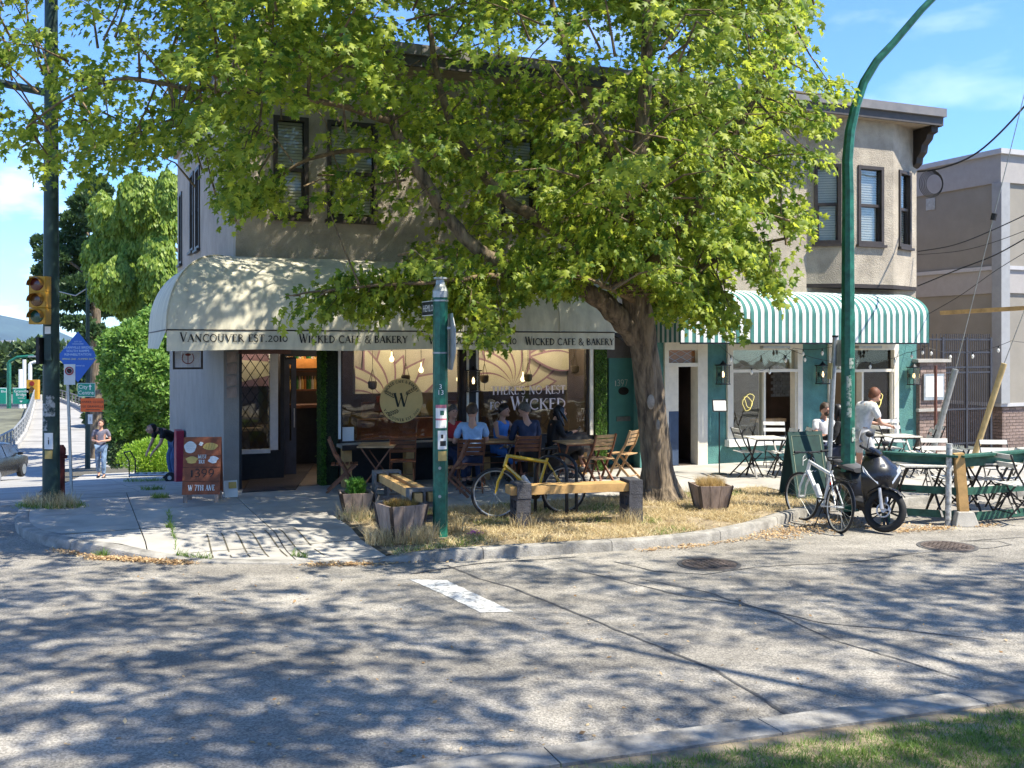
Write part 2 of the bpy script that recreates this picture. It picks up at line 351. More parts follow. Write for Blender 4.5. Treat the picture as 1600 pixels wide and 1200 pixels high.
m_fgreen = mat('green_fence_paint', (0.03, 0.115, 0.078), 0.6, var=0.22, scale=8, rand=0.05)
m_rubber = mat('rubber', (0.02, 0.02, 0.021), 0.8, var=0.2)
m_tile = mat('brick_clay', (0.30, 0.21, 0.17), 0.9, var=0.15, scale=20, rand=0.18, bump=.3)
m_mortar = mat('mortar', (0.30, 0.27, 0.24), 0.95)
m_taupe = mat('taupe_stucco', (0.27, 0.245, 0.205), 0.9, var=0.06, scale=1.5, bump=0.3, bscale=60)
m_taupel = mat('light_grey_trim', (0.46, 0.45, 0.45), 0.85, var=0.04)
m_paper = mat('paper', (0.75, 0.74, 0.7), 0.8, var=0.04)
m_bulb = mat('warm_bulb', (0.9, 0.7, 0.4), 0.3, emit=(1.0, 0.68, 0.32), estr=2.2)
m_skin = mat('skin', (0.52, 0.28, 0.19), 0.5, var=0.05, scale=10)
# ------------------------------------------------------------ ground
def asphalt():
    m = mat('asphalt', (0.305, 0.28, 0.24), 0.95, var=0.15, scale=0.55, bump=0.0, detail=10)
    nt = m.node_tree; N = nt.nodes.new; L = nt.links.new; b = nt.nodes['Principled BSDF']; tc = nt.nodes['Texture Coordinate']
    base = b.inputs['Base Color'].links[0].from_socket
    vo = N('ShaderNodeTexVoronoi'); vo.inputs['Scale'].default_value = 75; L(tc.outputs['Object'], vo.inputs['Vector'])
    sp = N('ShaderNodeSeparateColor'); L(vo.outputs['Color'], sp.inputs[0])
    mr = N('ShaderNodeMapRange'); mr.inputs[3].default_value = 0.62; mr.inputs[4].default_value = 1.34; L(sp.outputs[0], mr.inputs[0])
    n3 = N('ShaderNodeTexNoise'); n3.inputs['Scale'].default_value = 3.5; n3.inputs['Detail'].default_value = 8; L(tc.outputs['Object'], n3.inputs['Vector'])
    m3 = N('ShaderNodeMapRange'); m3.inputs[1].default_value = .3; m3.inputs[2].default_value = .7; m3.inputs[3].default_value = 0.82; m3.inputs[4].default_value = 1.12; L(n3.outputs['Fac'], m3.inputs[0])
    mu0 = N('ShaderNodeMath'); mu0.operation = 'MULTIPLY'; L(mr.outputs[0], mu0.inputs[0]); L(m3.outputs[0], mu0.inputs[1])
    mu = N('ShaderNodeVectorMath'); mu.operation = 'SCALE'; L(base, mu.inputs[0]); L(mu0.outputs[0], mu.inputs['Scale']); L(mu.outputs[0], b.inputs['Base Color'])
    # oil and wear drawn out along the traffic lanes
    mp2 = N('ShaderNodeMapping'); mp2.inputs['Rotation'].default_value = (0, 0, -ANG); mp2.inputs['Scale'].default_value = (.16, 1.1, 1); L(tc.outputs['Object'], mp2.inputs[0])
    n5 = N('ShaderNodeTexNoise'); n5.inputs['Scale'].default_value = 1.4; n5.inputs['Detail'].default_value = 7; L(mp2.outputs[0], n5.inputs['Vector'])
    m5 = N('ShaderNodeMapRange'); m5.inputs[1].default_value = .36; m5.inputs[2].default_value = .56; m5.inputs[3].default_value = .74; m5.inputs[4].default_value = 1.06; L(n5.outputs['Fac'], m5.inputs[0])
    n6 = N('ShaderNodeTexNoise'); n6.inputs['Scale'].default_value = 2.1; n6.inputs['Detail'].default_value = 5; L(tc.outputs['Object'], n6.inputs['Vector'])
    m6 = N('ShaderNodeMapRange'); m6.inputs[1].default_value = .27; m6.inputs[2].default_value = .36; m6.inputs[3].default_value = .7; m6.inputs[4].default_value = 1.0; L(n6.outputs['Fac'], m6.inputs[0])
    m7 = N('ShaderNodeMath'); m7.operation = 'MULTIPLY'; L(m5.outputs[0], m7.inputs[0]); L(m6.outputs[0], m7.inputs[1]); v7 = N('ShaderNodeVectorMath'); v7.operation = 'SCALE'; L(mu.outputs[0], v7.inputs[0]); L(m7.outputs[0], v7.inputs['Scale']); L(v7.outputs[0], b.inputs['Base Color'])
    bp = N('ShaderNodeBump'); bp.inputs['Strength'].default_value = 0.6; bp.inputs['Distance'].default_value = 0.006
    L(vo.outputs['Distance'], bp.inputs['Height']); L(bp.outputs[0], b.inputs['Normal'])
    return m
m_asph = asphalt()
m_earth = mat('dry_earth', (0.33, 0.26, 0.165), 1.0, var=0.25, scale=5, bump=.5, bscale=70)
def grid_sheet(name, ss, vs, zf, m, dz=0.0, **kw):
    V = []; 
    for v in vs:
        for s in ss:
            x, y = L2W(s, v); V.append((x, y, zf(s, v) + dz))
    n = len(ss); Fs = [(j * n + i, j * n + i + 1, (j + 1) * n + i + 1, (j + 1) * n + i) for j in range(len(vs) - 1) for i in range(n - 1)]
    return npmesh(name, V, Fs, m, **kw)
lin = lambda a, b, n: [a + (b - a) * i / n for i in range(n + 1)]
vsamp = [-120, -60, -30, -15, -8, -4, 0, .5, 2, 4, 8, 14, 20, 28, 36, 46, 56, 68, 80, 90, 100, 110, 125, 150, 200, 300]
m_land = mat('dark_ground', (0.15, 0.15, 0.10), 1.0, var=.3, scale=.4)
land = grid_sheet('ground', lin(-400, 400, 40), vsamp + [600, 1200, 3000, 9000], lambda s, v: min(slope(v), 0) - 0.35 if v < 100 else -6.0, m_land, kind='structure')
grid_sheet('road', [-30, -20, -14, -8.3, -7.2, -4, 4, 14, 30, 60], [v for v in vsamp if v <= .5], zr, m_asph, kind='structure')
def ramp_edge(v, side):       # edges of the road running off to the bridge ramp
    if v <= 18: a, b = -17.0, -8.0 + 0.7 * max(0, v) / 18
    else: a, b = -17.0 + (v - 18) * .10, -7.3 - (v - 18) * 0.02
    if v > 50: a += (v - 50) * .03; b += -(v - 50) * .015
    return a if side < 0 else b
m_rc = mat('pale_road', (0.33, 0.315, 0.285), .95, var=.1, scale=.8, bump=.3, bscale=40)
RROWS = [(621.5, 57, 78), (628, 54, 102), (636, 51, 122), (648, 48, 142), (660, 45, 176), (678, 38, 200), (700, 24, 206), (718, 0, 206), (732, -60, 200)]
V = []; Fs = []
for py, xl, xr in RROWS:
    for k in range(7): V.append(tuple(G(xl + (xr - xl) * k / 6, py, True) + Vector((0, 0, .004))))
for v in (34, 28, 22, 16, 11, 7, 4, 2, .5):
    for k in range(7): x, y = L2W(-26 + (18.2) * k / 6, v); V.append((x, y, zr(0, v) + .004))
nr = len(V) // 7
Fs = [(j * 7 + i, (j + 1) * 7 + i, (j + 1) * 7 + i + 1, j * 7 + i + 1) for j in range(nr - 1) for i in range(6)]
npmesh('bridge_ramp_road', V, Fs, m_rc, kind='structure')
jm = MB()
for py, xl, xr in ((640, 52, 128), (655, 48, 160), (672, 42, 196), (690, 32, 204), (708, 12, 200), (724, -20, 190)):
    q = [tuple(G(x, y, True) + Vector((0, 0, .014))) for x, y in ((xl, py), (xr, py), (xr, py - .5), (xl, py - .5))]
    jm.add(q, [(0, 1, 2, 3)])
jm.build('road_joints', mat('joint_tar', (0.2, 0.19, 0.18), .9), kind='structure')

KERB = [(-7.4, 14), (-7.7, 8), (-8.0, 2.5), (-8.2, -1.2), (-8.14, -2.44), (-7.77, -3.36), (-7.2, -4.16), (-6.3, -5.0), (-5.2, -5.6), (-4.3, -5.95), (-3.4, -6.15),
        (-2.3, -6.27), (-1.0, -6.45), (-.15, -6.42), (.9, -6.1), (1.85, -5.56), (2.6, -5.2), (3.6, -5.1), (9, -5.1), (16, -5.1)]
def offs(path, d):
    out = []
    for i, p in enumerate(path):
        a = Vector(path[max(0, i - 1)]); b = Vector(path[min(len(path) - 1, i + 1)]); t = (b - a).normalized(); out.append((p[0] - t.y * d, p[1] + t.x * d))
    return out
def resample(path, step):
    out = [Vector(path[0])]; 
    for a, b in zip(path[:-1], path[1:]):
        a, b = Vector(a), Vector(b); n = max(1, round((b - a).length / step))
        for i in range(1, n + 1): out.append(a + (b - a) * i / n)
    return out
KR = resample(KERB, 0.4)
# smooth
for _ in range(2): KR = [KR[0]] + [(KR[i - 1] + KR[i] * 2 + KR[i + 1]) / 4 for i in range(1, len(KR) - 1)] + [KR[-1]]
KI = offs([tuple(p) for p in KR], 0.17)
sidewalk = MB()
def clip_cell(poly, s0, s1, v0, v1):
    def clip(P, ax, val, keep):
        out = []
        for i in range(len(P)):
            a, b = P[i - 1], P[i]; ia = keep(a[ax], val); ib = keep(b[ax], val)
            if ia != ib:
                t = (val - a[ax]) / (b[ax] - a[ax]); out.append((a[0] + (b[0] - a[0]) * t, a[1] + (b[1] - a[1]) * t))
            if ib: out.append(b)
        return out
    P = poly
    for ax, val, k in ((0, s0, lambda c, w: c >= w), (0, s1, lambda c, w: c <= w), (1, v0, lambda c, w: c >= w), (1, v1, lambda c, w: c <= w)):
        P = clip(P, ax, val, k)
        if len(P) < 3: return []
    return P
def area(P): return 0.5 * sum(P[i - 1][0] * P[i][1] - P[i][0] * P[i - 1][1] for i in range(len(P)))
ki = [p for p in KI]
cornerB = [p for p in ki if p[0] < -4.1 and p[1] < -1.0]
zoneB = cornerB + [(-4.1, ki[[i for i, p in enumerate(ki) if p[0] >= -4.1][0]][1]), (-4.1, -3.12), (-8.03, -3.12 + 2.1)]
zoneB = [p for p in cornerB if p[1] <= -3.12] + [(-4.1, cornerB[-1][1] - .04), (-4.1, -3.12)]
left_e = lambda v: (-8.0 + max(0, v) * .037)
zoneA = [(p[0], p[1]) for p in ki if p[0] < -7.3 and -3.12 < p[1] <= 0.3][::1] + [(ki[[i for i, p in enumerate(ki) if p[1] <= -3.12][0]][0], -3.12), (17, -3.12), (17, .02), (-5.1, .02), (-5.1, .4), (-8.02, .4)]
zoneC = [(3.25, -4.9), (17, -4.92), (17, -3.12), (3.25, -3.12)]
zoneD = [(-7.9, .42)] + [(left_e(v) + .02, v) for v in (4, 9, 14, 20, 28, 38)] + [(-4.0, 38), (-4.2, 12), (-5.1, 9.8), (-5.1, .42)]
pave = bpy.data.objects.new('pavement', None); COL.objects.link(pave); pave['kind'] = 'structure'
under = MB()
for zone, cs, org in ((zoneA, 1.56, (-8.2, -3.12)), (zoneB, 1.56, (-8.2, -7.8)), (zoneC, 1.56, (3.25, -3.12 - 1.56 * 2)), (zoneD, 1.75, (-8.2, .42))):
    smin = min(p[0] for p in zone); smax = max(p[0] for p in zone); vmin = min(p[1] for p in zone); vmax = max(p[1] for p in zone)
    i0 = int((smin - org[0]) // cs) - 1; j0 = int((vmin - org[1]) // cs) - 1
    for i in range(i0, i0 + int((smax - smin) / cs) + 4):
        for j in range(j0, j0 + int((vmax - vmin) / cs) + 4):
            a, b = org[0] + i * cs, org[1] + j * cs; g = .007
            P = clip_cell(zone, a + g, a + cs - g, b + g, b + cs - g)
            if len(P) < 3 or abs(area(P)) < .03: continue
            if area(P) < 0: P = P[::-1]
            near = a < -3.5 and b < -4.5
            if near:      # subdivide so that the dropped kerb bends
                k = 6
                mb = MB()
                for ii in range(k):
                    for jj in range(k):
                        Q = clip_cell(P, a + ii * cs / k, a + (ii + 1) * cs / k, b + jj * cs / k, b + (jj + 1) * cs / k)
                        if len(Q) >= 3 and abs(area(Q)) > 1e-5: mb.add([(*L2W(s, v), zs(s, v)) for s, v in Q], [tuple(range(len(Q)))])
                dz = rnd.uniform(-.002, .002)
            else:
                mb = MB(); dz = rnd.uniform(-.003, .003)
                n = len(P); top = [(*L2W(s, v), zs(s, v) + dz) for s, v in P]; bot = [(x, y, z - .05) for x, y, z in top]
                mb.add(top + bot, [tuple(range(n))] + [(i2, n + i2, n + (i2 + 1) % n, (i2 + 1) % n) for i2 in range(n)])
            mb.build('paving_slab', m_conc, pave)
    n = len(zone); P = zone if area(zone) > 0 else zone[::-1]
mk = mat('slab_joint', (0.12, 0.105, 0.07), 1.0, var=.3, scale=9)
for ss, vs in ((lin(-8.0, -4.0, 26), lin(-7.2, .4, 40)), (lin(-4.0, 17, 12), lin(-3.5, 0.02, 4)), (lin(3.2, 17, 8), lin(-4.95, -3.1, 2))):
    V = []; idx = {}; Fs = []
    def inside(s, v):
        ks = [p for p in ki]
        if s < -4.0 and v < -1:
            # inside kerb line
            c = Vector((-3.9, -1.5)); best = min(range(len(ks)), key=lambda q: (ks[q][0] - s) ** 2 + (ks[q][1] - v) ** 2)
            return (Vector((s, v)) - c).length < (Vector(ks[best]) - c).length - .02
        return True
    for v in vs:
        for s in ss: V.append((*L2W(s, v), zs(s, v) - .014))
    n = len(ss)
    for j in range(len(vs) - 1):
        for i in range(n - 1):
            if all(inside(ss[i + a], vs[j + b]) for a in (0, 1) for b in (0, 1)): Fs.append((j * n + i, j * n + i + 1, j * n + n + i + 1, j * n + n + i))
    o = npmesh('joint_bed', V, Fs, mk); o.parent = pave
o = grid_sheet('joint_bed', lin(-8.0, -4.0, 6), [.42, 4, 9, 14, 20, 28, 38], lambda s, v: zs(s, v) - .014, mk); o.parent = pave
# scored lines on the dropped kerb and weeds in the joints
sc = MB()
for i in range(7):
    a = G(323 + i * 22.5, 835 - i * 1.7); b = G(333 + i * 29, 872 - i * .6)
    d = (b - a).normalized(); nn = Vector((-d.y, d.x, 0)) * .009
    pts = [a + (b - a) * k / 6 for k in range(7)]
    for p, q in zip(pts[:-1], pts[1:]):
        zp = [zs(*W2L(r.x, r.y)) + .0035 for r in (p, q)]
        sc.add([(p.x - nn.x, p.y - nn.y, zp[0]), (q.x - nn.x, q.y - nn.y, zp[1]), (q.x + nn.x, q.y + nn.y, zp[1]), (p.x + nn.x, p.y + nn.y, zp[0])], [(0, 1, 2, 3)])
o = sc.build('scored_lines', mk, pave)
# kerb stones
kerb = bpy.data.objects.new('kerb', None); COL.objects.link(kerb); kerb['kind'] = 'structure'
prof = [(0.0, -.2), (0.0, .085), (0.012, .112), (0.035, .122), (0.165, .122), (0.165, -.2)]
i = 0
while i < len(KR) - 1:
    seg = KR[i:i + 5]
    if len(seg) < 2: break
    mb = MB(); n = len(prof); ofs = {}
    for j, p in enumerate(seg):
        a = KR[max(0, i + j - 1)]; b = KR[min(len(KR) - 1, i + j + 1)]; t = (b - a).normalized(); pp = p.copy()
        if j == 0: pp += t * .005
        if j == len(seg) - 1: pp -= t * .005
        for (d, z) in prof:
            q = (pp.x - t.y * d, pp.y + t.x * d); zz = z + (zs(*q) - SW)
            mb.v.append((*L2W(*q), zz))
    for j in range(len(seg) - 1):
        for k in range(n): mb.f.append((j * n + k, (j + 1) * n + k, (j + 1) * n + (k + 1) % n, j * n + (k + 1) % n))
    mb.f.append(tuple(range(n))[::-1]); mb.f.append(tuple((len(seg) - 1) * n + k for k in range(n))); mb.mi = [0] * len(mb.f)
    mb.build('kerb_stone', m_kerb, kerb, smooth=True); i += 4
# near kerb and verge at the lower right, camera side
NK = [(S_, V_) for S_, V_ in [W2L(*G(px, py, True)[:2]) for px, py in ((1100, 1150), (1180, 1133), (1290, 1117), (1390, 1104), (1490, 1090), (1600, 1075))]]
d0 = (Vector(NK[-1]) - Vector(NK[1])).normalized()
NK = [tuple(Vector(NK[1]) - d0 * 4.5), tuple(Vector(NK[1]) - d0 * 1.0)] + NK[1:] + [tuple(Vector(NK[-1]) + d0 * 3), tuple(Vector(NK[-1]) + d0 * 9)]
NKR = resample(NK, .5)
i = 0
while i < len(NKR) - 1:
    seg = NKR[i:i + 4]
    if len(seg) < 2: break
    mb = MB(); pf = [(0, -.1), (0, .03), (-.03, .05), (-.32, .06), (-.32, -.1)]; n = len(pf)
    for j, p in enumerate(seg):
        t = d0; pp = p + t * (.005 if j == 0 else -.005 if j == len(seg) - 1 else 0)
        for d, z in pf: mb.v.append((*L2W(pp.x - t.y * d, pp.y + t.x * d), z))
    for j in range(len(seg) - 1):
        for k in range(n): mb.f.append((j * n + k, j * n + (k + 1) % n, (j + 1) * n + (k + 1) % n, (j + 1) * n + k))
    mb.f.append(tuple(range(n))); mb.f.append(tuple((len(seg) - 1) * n + k for k in range(n))[::-1]); mb.mi = [0] * len(mb.f)
    mb.build('kerb_stone', m_kerb, kerb); i += 3
vg = []
for p in (NKR[0], NKR[-1]): vg.append((p.x + d0.y * .31, p.y - d0.x * .31))
q0, q1 = vg; nrm = Vector((d0.y, -d0.x))
V = []
for j in range(9):
    for i in range(31):
        p = Vector(q0) + (Vector(q1) - Vector(q0)) * i / 30 + nrm * j * .8
        V.append((*L2W(p.x, p.y), .045 + .06 * min(1, j / 2) + rnd.uniform(-.006, .006)))
Fs = [(j * 31 + i, (j + 1) * 31 + i, (j + 1) * 31 + i + 1, j * 31 + i + 1) for j in range(8) for i in range(30)]
npmesh('verge', V, Fs, m_earth, kind='structure')
VERGE = (Vector(q0), Vector(q1), nrm)
# planting strip
STRIP = [(-4.02, -5.93)] + [p for p in ki if -3.95 < p[0] < 3.15 and p[1] < -4] + [(3.2, -4.95), (3.2, -3.14), (-4.02, -3.14)]
V = [(*L2W(s, v), 0) for s, v in STRIP]
mb = MB()
def in_poly(P, x, y):
    c = False
    for i in range(len(P)):
        (x1, y1), (x2, y2) = P[i - 1], P[i]
        if (y1 > y) != (y2 > y) and x < (x2 - x1) * (y - y1) / (y2 - y1) + x1: c = not c
    return c
st = .25
for i in range(32):
    for j in range(16):
        a, b = -4.05 + i * st, -6.7 + j * st; Q = clip_cell(STRIP, a, a + st, b, b + st)
        if len(Q) >= 3 and abs(area(Q)) > 1e-5:
            if area(Q) < 0: Q = Q[::-1]
            mb.add([(*L2W(s, v), zs(s, v) + .012 * math.sin(s * 5.1) * math.sin(v * 4.3) - .004) for s, v in Q], [tuple(range(len(Q)))])
mb.build('planting_strip', m_earth, kind='structure')
# painted bar, tar lines, manhole covers
def ribbon(px_pts, w, z=.005, name='tar_line', m=None, jit=.01):
    P = [G(x, y, True) for x, y in px_pts]; pts = []
    for a, b in zip(P[:-1], P[1:]):
        n = max(1, int((b - a).length / .12))
        for k in range(n): pts.append(a + (b - a) * k / n + Vector((rnd.uniform(-jit, jit), rnd.uniform(-jit, jit), 0)))
    pts.append(P[-1]); mb = MB()
    for i, p in enumerate(pts):
        t = (pts[min(i + 1, len(pts) - 1)] - pts[max(i - 1, 0)]).normalized(); nn = Vector((-t.y, t.x, 0)) * w * rnd.uniform(.6, 1.2) / 2
        mb.v += [tuple(p + nn + Vector((0, 0, z))), tuple(p - nn + Vector((0, 0, z)))]
    for i in range(len(pts) - 1): mb.f.append((2 * i + 1, 2 * i + 3, 2 * i + 2, 2 * i)); mb.mi.append(0)
    o = mb.build(name, m); o['kind'] = 'structure'; return o
m_tar = mat('tar_seal', (0.11, 0.105, 0.1), .8, var=.2)
ribbon([(700, 884), (745, 903), (800, 919), (850, 938), (900, 958), (960, 984), (1010, 1004), (1066, 1027), (1120, 1050), (1180, 1085), (1240, 1125)], .028, m=m_tar)
ribbon([(640, 898), (700, 888), (760, 880), (830, 876), (900, 871)], .03, z=.006, m=m_tar)
ribbon([(960, 878), (1020, 893), (1100, 898), (1180, 887), (1250, 883), (1330, 880), (1420, 866), (1500, 860), (1555, 856), (1580, 852), (1560, 846), (1500, 846), (1600, 840)], .022, z=.006, m=m_tar)
ribbon([(900, 892), (960, 905), (1060, 930), (1170, 948), (1290, 975), (1400, 985), (1540, 1000)], .02, z=.005, m=m_tar)
ribbon([(1000, 905), (1100, 925), (1220, 962), (1300, 1000), (1400, 1030), (1500, 1062)], .018, z=.0055, m=m_tar)
bar = [G(*p, True) for p in ((640, 906), (697, 907), (804, 957), (752, 958))]
bm_ = MB(); K = 14
for j in range(K + 1):
    a = bar[0].lerp(bar[3], j / K); b = bar[1].lerp(bar[2], j / K)
    a += Vector((rnd.uniform(-.012, .012), 0, 0)); b += Vector((rnd.uniform(-.012, .012), 0, 0))
    bm_.v += [(a.x, a.y, .0045), (b.x, b.y, .0045)]
for j in range(K): bm_.f.append((2 * j, 2 * j + 2, 2 * j + 3, 2 * j + 1)); bm_.mi.append(0)
bm_.build('road_marking', mat('road_paint', (0.60, 0.60, 0.57), .85, var=.2, scale=16, bump=.5, bscale=120, col2=(.26, .255, .245), lo=.40, hi=.52, detail=10), kind='structure')
m_iron = mat('cast_iron', (0.16, 0.125, 0.105), .7, .3, var=.25, scale=9)
for (px, py, r, lab) in ((1108, 882, .31, 'round iron manhole cover on the road nearest the grass kerb'), (1480, 854, .31, 'round iron manhole cover on the road by the green fence')):
    p = G(px, py, True); t = thing('manhole_cover', lab, 'manhole cover', (p.x, p.y, .004), .3, 'manhole covers on the road')
    MB().lathe([(r + .05, 0), (r + .05, .003), (r + .01, .004), (r + .01, .001)], n=32).build('rim', m_tar, t)
    MB().lathe([(r, 0), (r, .006), (r - .015, .007)], n=32).build('lid', m_iron, t)
    gm = MB(); st_ = .068
    for i in range(-4, 5):
        for j in range(-4, 5):
            if (i * i + j * j) * st_ * st_ < (r - .05) ** 2: gm.box(i * st_, j * st_, .010, .045, .045, .006)
    gm.build('grip_studs', m_iron, t)
# ------------------------------------------------------------ corner building (local frame: x along the front, y into the building)
B = thing('corner_building', 'two storey beige stucco corner building with cafe and green restaurant at street level', 'building', (0, Y0, 0), ANG)
def holes(mb, s0, s1, z0, z1, v, th, hs):
    xs = sorted({s0, s1, *[h[0] for h in hs], *[h[1] for h in hs]}); zz = sorted({z0, z1, *[h[2] for h in hs], *[h[3] for h in hs]})
    for a, b in zip(xs[:-1], xs[1:]):
        run = None
        for c, d in zip(zz[:-1], zz[1:]):
            mx, mz = (a + b) / 2, (c + d) / 2
            if any(h[0] < mx < h[1] and h[2] < mz < h[3] for h in hs):
                if run: mb.bx(a, b, v, v + th, *run); run = None
            else: run = (run[0], d) if run else (c, d)
        if run: mb.bx(a, b, v, v + th, *run)
LS = -5.16; RS = 9.79; DEP = 9.9; US = LS + .19; ZT = 7.27
WZ0, WZ1 = 4.66, 6.36
up_w = [(S(427), S(482)), (S(511), S(590)), (S(783), S(838)), (S(905), S(960)), (S(1098), S(1155))]
wl = MB(); holes(wl, US, S(1262), 3.2, ZT, 0, .25, [(a, b, WZ0, WZ1) for a, b in up_w]); wl.build('front_wall', m_stucco, B)
def window(s0, s1, z0, z1, fn, par, meet=.5, blind=True, fw=.07, slat_tilt=.0, frame=m_frame):
    """fn(x along, y in, z) -> building frame; x from 0 to width"""
    w = s1 - s0
    fr = MB()
    def bxf(mb, a, b, c, d, e, f):
        vs = [fn(x, y, z) for z in (e, f) for x, y in ((a, c), (b, c), (b, d), (a, d))]
        mb.add(vs, [(0, 3, 2, 1), (4, 5, 6, 7), (0, 1, 5, 4), (1, 2, 6, 5), (2, 3, 7, 6), (3, 0, 4, 7)])
    bxf(fr, 0, fw, -.03, .16, z0, z1); bxf(fr, w - fw, w, -.03, .16, z0, z1); bxf(fr, fw, w - fw, -.03, .16, z1 - fw, z1); bxf(fr, fw, w - fw, -.03, .16, z0, z0 + fw)
    zm = z0 + (z1 - z0) * meet; bxf(fr, fw, w - fw, .02, .12, zm - .03, zm + .03)
    bxf(fr, fw, fw + .03, .03, .11, z0 + fw, zm - .03); bxf(fr, w - fw - .03, w - fw, .03, .11, z0 + fw, zm - .03)
    fo = fr.build('window', frame, par)
    sl = MB(); bxf(sl, -.04, w + .04, -.08, .0, z0 - .06, z0 - .005); sl.build('sill', frame, fo)
    for (a, b, yy) in ((z0 + fw, zm - .03, .075), (zm + .03, z1 - fw, .05)):
        g = MB(); bxf(g, fw, w - fw, yy, yy + .006, a, b); g.build('pane', m_glass, fo)
    if blind:
        z = z1 - fw - .03; n = 0; bl = MB()
        while z > z0 + fw + .03:
            q = [fn(fw + .01, .122, z + .024), fn(w - fw - .01, .122, z + .024), fn(w - fw - .01, .105, z - .024), fn(fw + .01, .105, z - .024)]
            s_ = MB().add(q, [(0, 1, 2, 3)])
            if (w > .4): s_.build('blind_slat', m_blind, fo)
            else: bl.add(q, [(0, 1, 2, 3)])
            z -= .052
        if bl.v: bl.build('blind_slats', m_blind, fo, kind='stuff')
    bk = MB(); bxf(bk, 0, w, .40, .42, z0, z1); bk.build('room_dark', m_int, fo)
for a, b in up_w: window(a, b, WZ0, WZ1, lambda x, y, z, a=a: (a + x, y, z), B, meet=.48)
# bay at the right end
bayp = [(S(1260), 0.0), (S(1319, .42), -.42), (S(1396, .42), -.42), (RS, 0.0)]
Bz0, Bz1 = 3.80, ZT
bz = {0: (S(1270) - S(1260) + .05, None)}
wins = []
for k in range(3):
    p, q = Vector(bayp[k]), Vector(bayp[k + 1]); L_ = (q - p).length; t = (q - p) / L_; nin = Vector((-t.y, t.x))
    if nin.y < 0: nin = -nin
    if k == 0: h0, h1 = .16, L_ - .06
    elif k == 1: h0, h1 = .36, L_ - .28
    else: h0, h1 = .25, L_ - .3
    wb = MB()
    hz0, hz1 = 4.64, 6.30
    def f3(x, y, z, p=p, t=t, nin=nin): return (p.x + t.x * x + nin.x * y, p.y + t.y * x + nin.y * y, z)
    for a, b, c, d in ((0, h0, Bz0, Bz1), (h1, L_, Bz0, Bz1), (h0, h1, Bz0, hz0), (h0, h1, hz1, Bz1)):
        vs = [f3(x, y, z) for z in (c, d) for x, y in ((a, 0), (b, 0), (b, .2), (a, .2))]
        wb.add(vs, [(0, 3, 2, 1), (4, 5, 6, 7), (0, 1, 5, 4), (1, 2, 6, 5), (2, 3, 7, 6), (3, 0, 4, 7)])
    wb.build('bay_wall', m_stucco, B)
    window(0, h1 - h0, hz0, hz1, lambda x, y, z, f3=f3, h0=h0: f3(h0 + x, y, z), B, meet=.5)
MB().prism(bayp + [(RS, .3), (S(1260), .3)], 3.72, 3.80).build('bay_underside', m_dark, B)
# front wall below the bay, rear and side walls
ww = MB(); ww.bx(S(1262), RS, 0.02, .25, 3.2, 3.72); ww.build('front_wall', m_stucco, B)
sw = MB()
sh = [(5.0, 5.75, 4.55, 6.3), (6.15, 6.85, 4.6, 6.35), (8.7, 9.35, 4.5, 6.25)]
xs = sorted({0.0, DEP, *[h[0] for h in sh], *[h[1] for h in sh]})
for a, b in zip(xs[:-1], xs[1:]):
    hh = [h for h in sh if h[0] <= a < h[1]]
    if hh: sw.bx(US, US + .25, a, b, 3.4, hh[0][2]); sw.bx(US, US + .25, a, b, hh[0][3], ZT)
    else: sw.bx(US, US + .25, max(a, .251), b, 3.4, ZT)
sw.build('side_wall', m_stucco_s, B)
MB().bx(LS, LS + .25, .251, DEP, -3.2, 3.397).build('side_wall_base', m_base, B)
for h in sh: window(h[0], h[1], h[2], h[3], lambda x, y, z, h=h: (US + y, h[1] - x, z), B, meet=.5)
MB().bx(LS + .25, RS, DEP - .25, DEP, -3, ZT).build('rear_wall', m_stucco_s, B)
MB().bx(RS - .25, RS, .25, DEP - .25, 0, ZT).build('side_wall', m_stucco_s, B)
# roof with overhang, fascia, soffit, end bracket
ov = .68; rs1 = RS + .07
MB().bx(US - .08, rs1 - .02, -ov + .03, DEP + .3, ZT, ZT + .10).build('soffit', mat('soffit_board', (0.34, 0.27, 0.2), .8), B)
fm = MB(); fm.bx(US - .10, rs1, -ov - .02, -ov + .03, ZT - .02, ZT + .16); fm.build('fascia_board', mat('dark_fascia', (0.075, 0.065, 0.06), .6), B)
s_ = US - .14
k = 0
while s_ < rs1:
    e = min(rs1 + .03, s_ + 3.1); MB().bx(s_ + .004, e - .004, -ov - .09, -ov + .06, ZT + .16, ZT + .34).build('gutter', mat('grey_gutter', (0.20, 0.185, 0.175), .5, .2, var=.08), B); s_ += 3.1
MB().bx(US - .08, rs1, -ov + .06, DEP + .3, ZT + .10, ZT + .26).build('roof', mat('roof_felt', (0.09, 0.085, 0.08), .9), B)
MB().bx(rs1 - .02, rs1 + .04, -ov + .06, DEP, ZT - .02, ZT + .30).build('fascia_board', m_dark, B)
br = MB(); zb = ZT - .02
poly = [(0, zb), (-.62, zb), (-.62, zb - .14), (-.5, zb - .18), (-.46, zb - .3), (-.33, zb - .42), (-.3, zb - .6), (-.18, zb - .72), (-.16, zb - .86), (-.05, zb - .95), (0, zb - .97)]
br.prism([(p[0] * .95, zb + (p[1] - zb) * .85) for p in poly], RS - .16, RS + .03, fn=lambda y, z, x: (x, y, z)); br.build('bracket', m_dark, B)
m_mb = mat('mural_ground', (0.55, 0.47, 0.38), .85, var=.08, scale=1.5); m_mm = mat('mural_mauve', (0.36, 0.20, 0.24), .85, var=.1, scale=2); m_mc = mat('mural_cream', (0.70, 0.61, 0.45), .85, var=.06, scale=2)
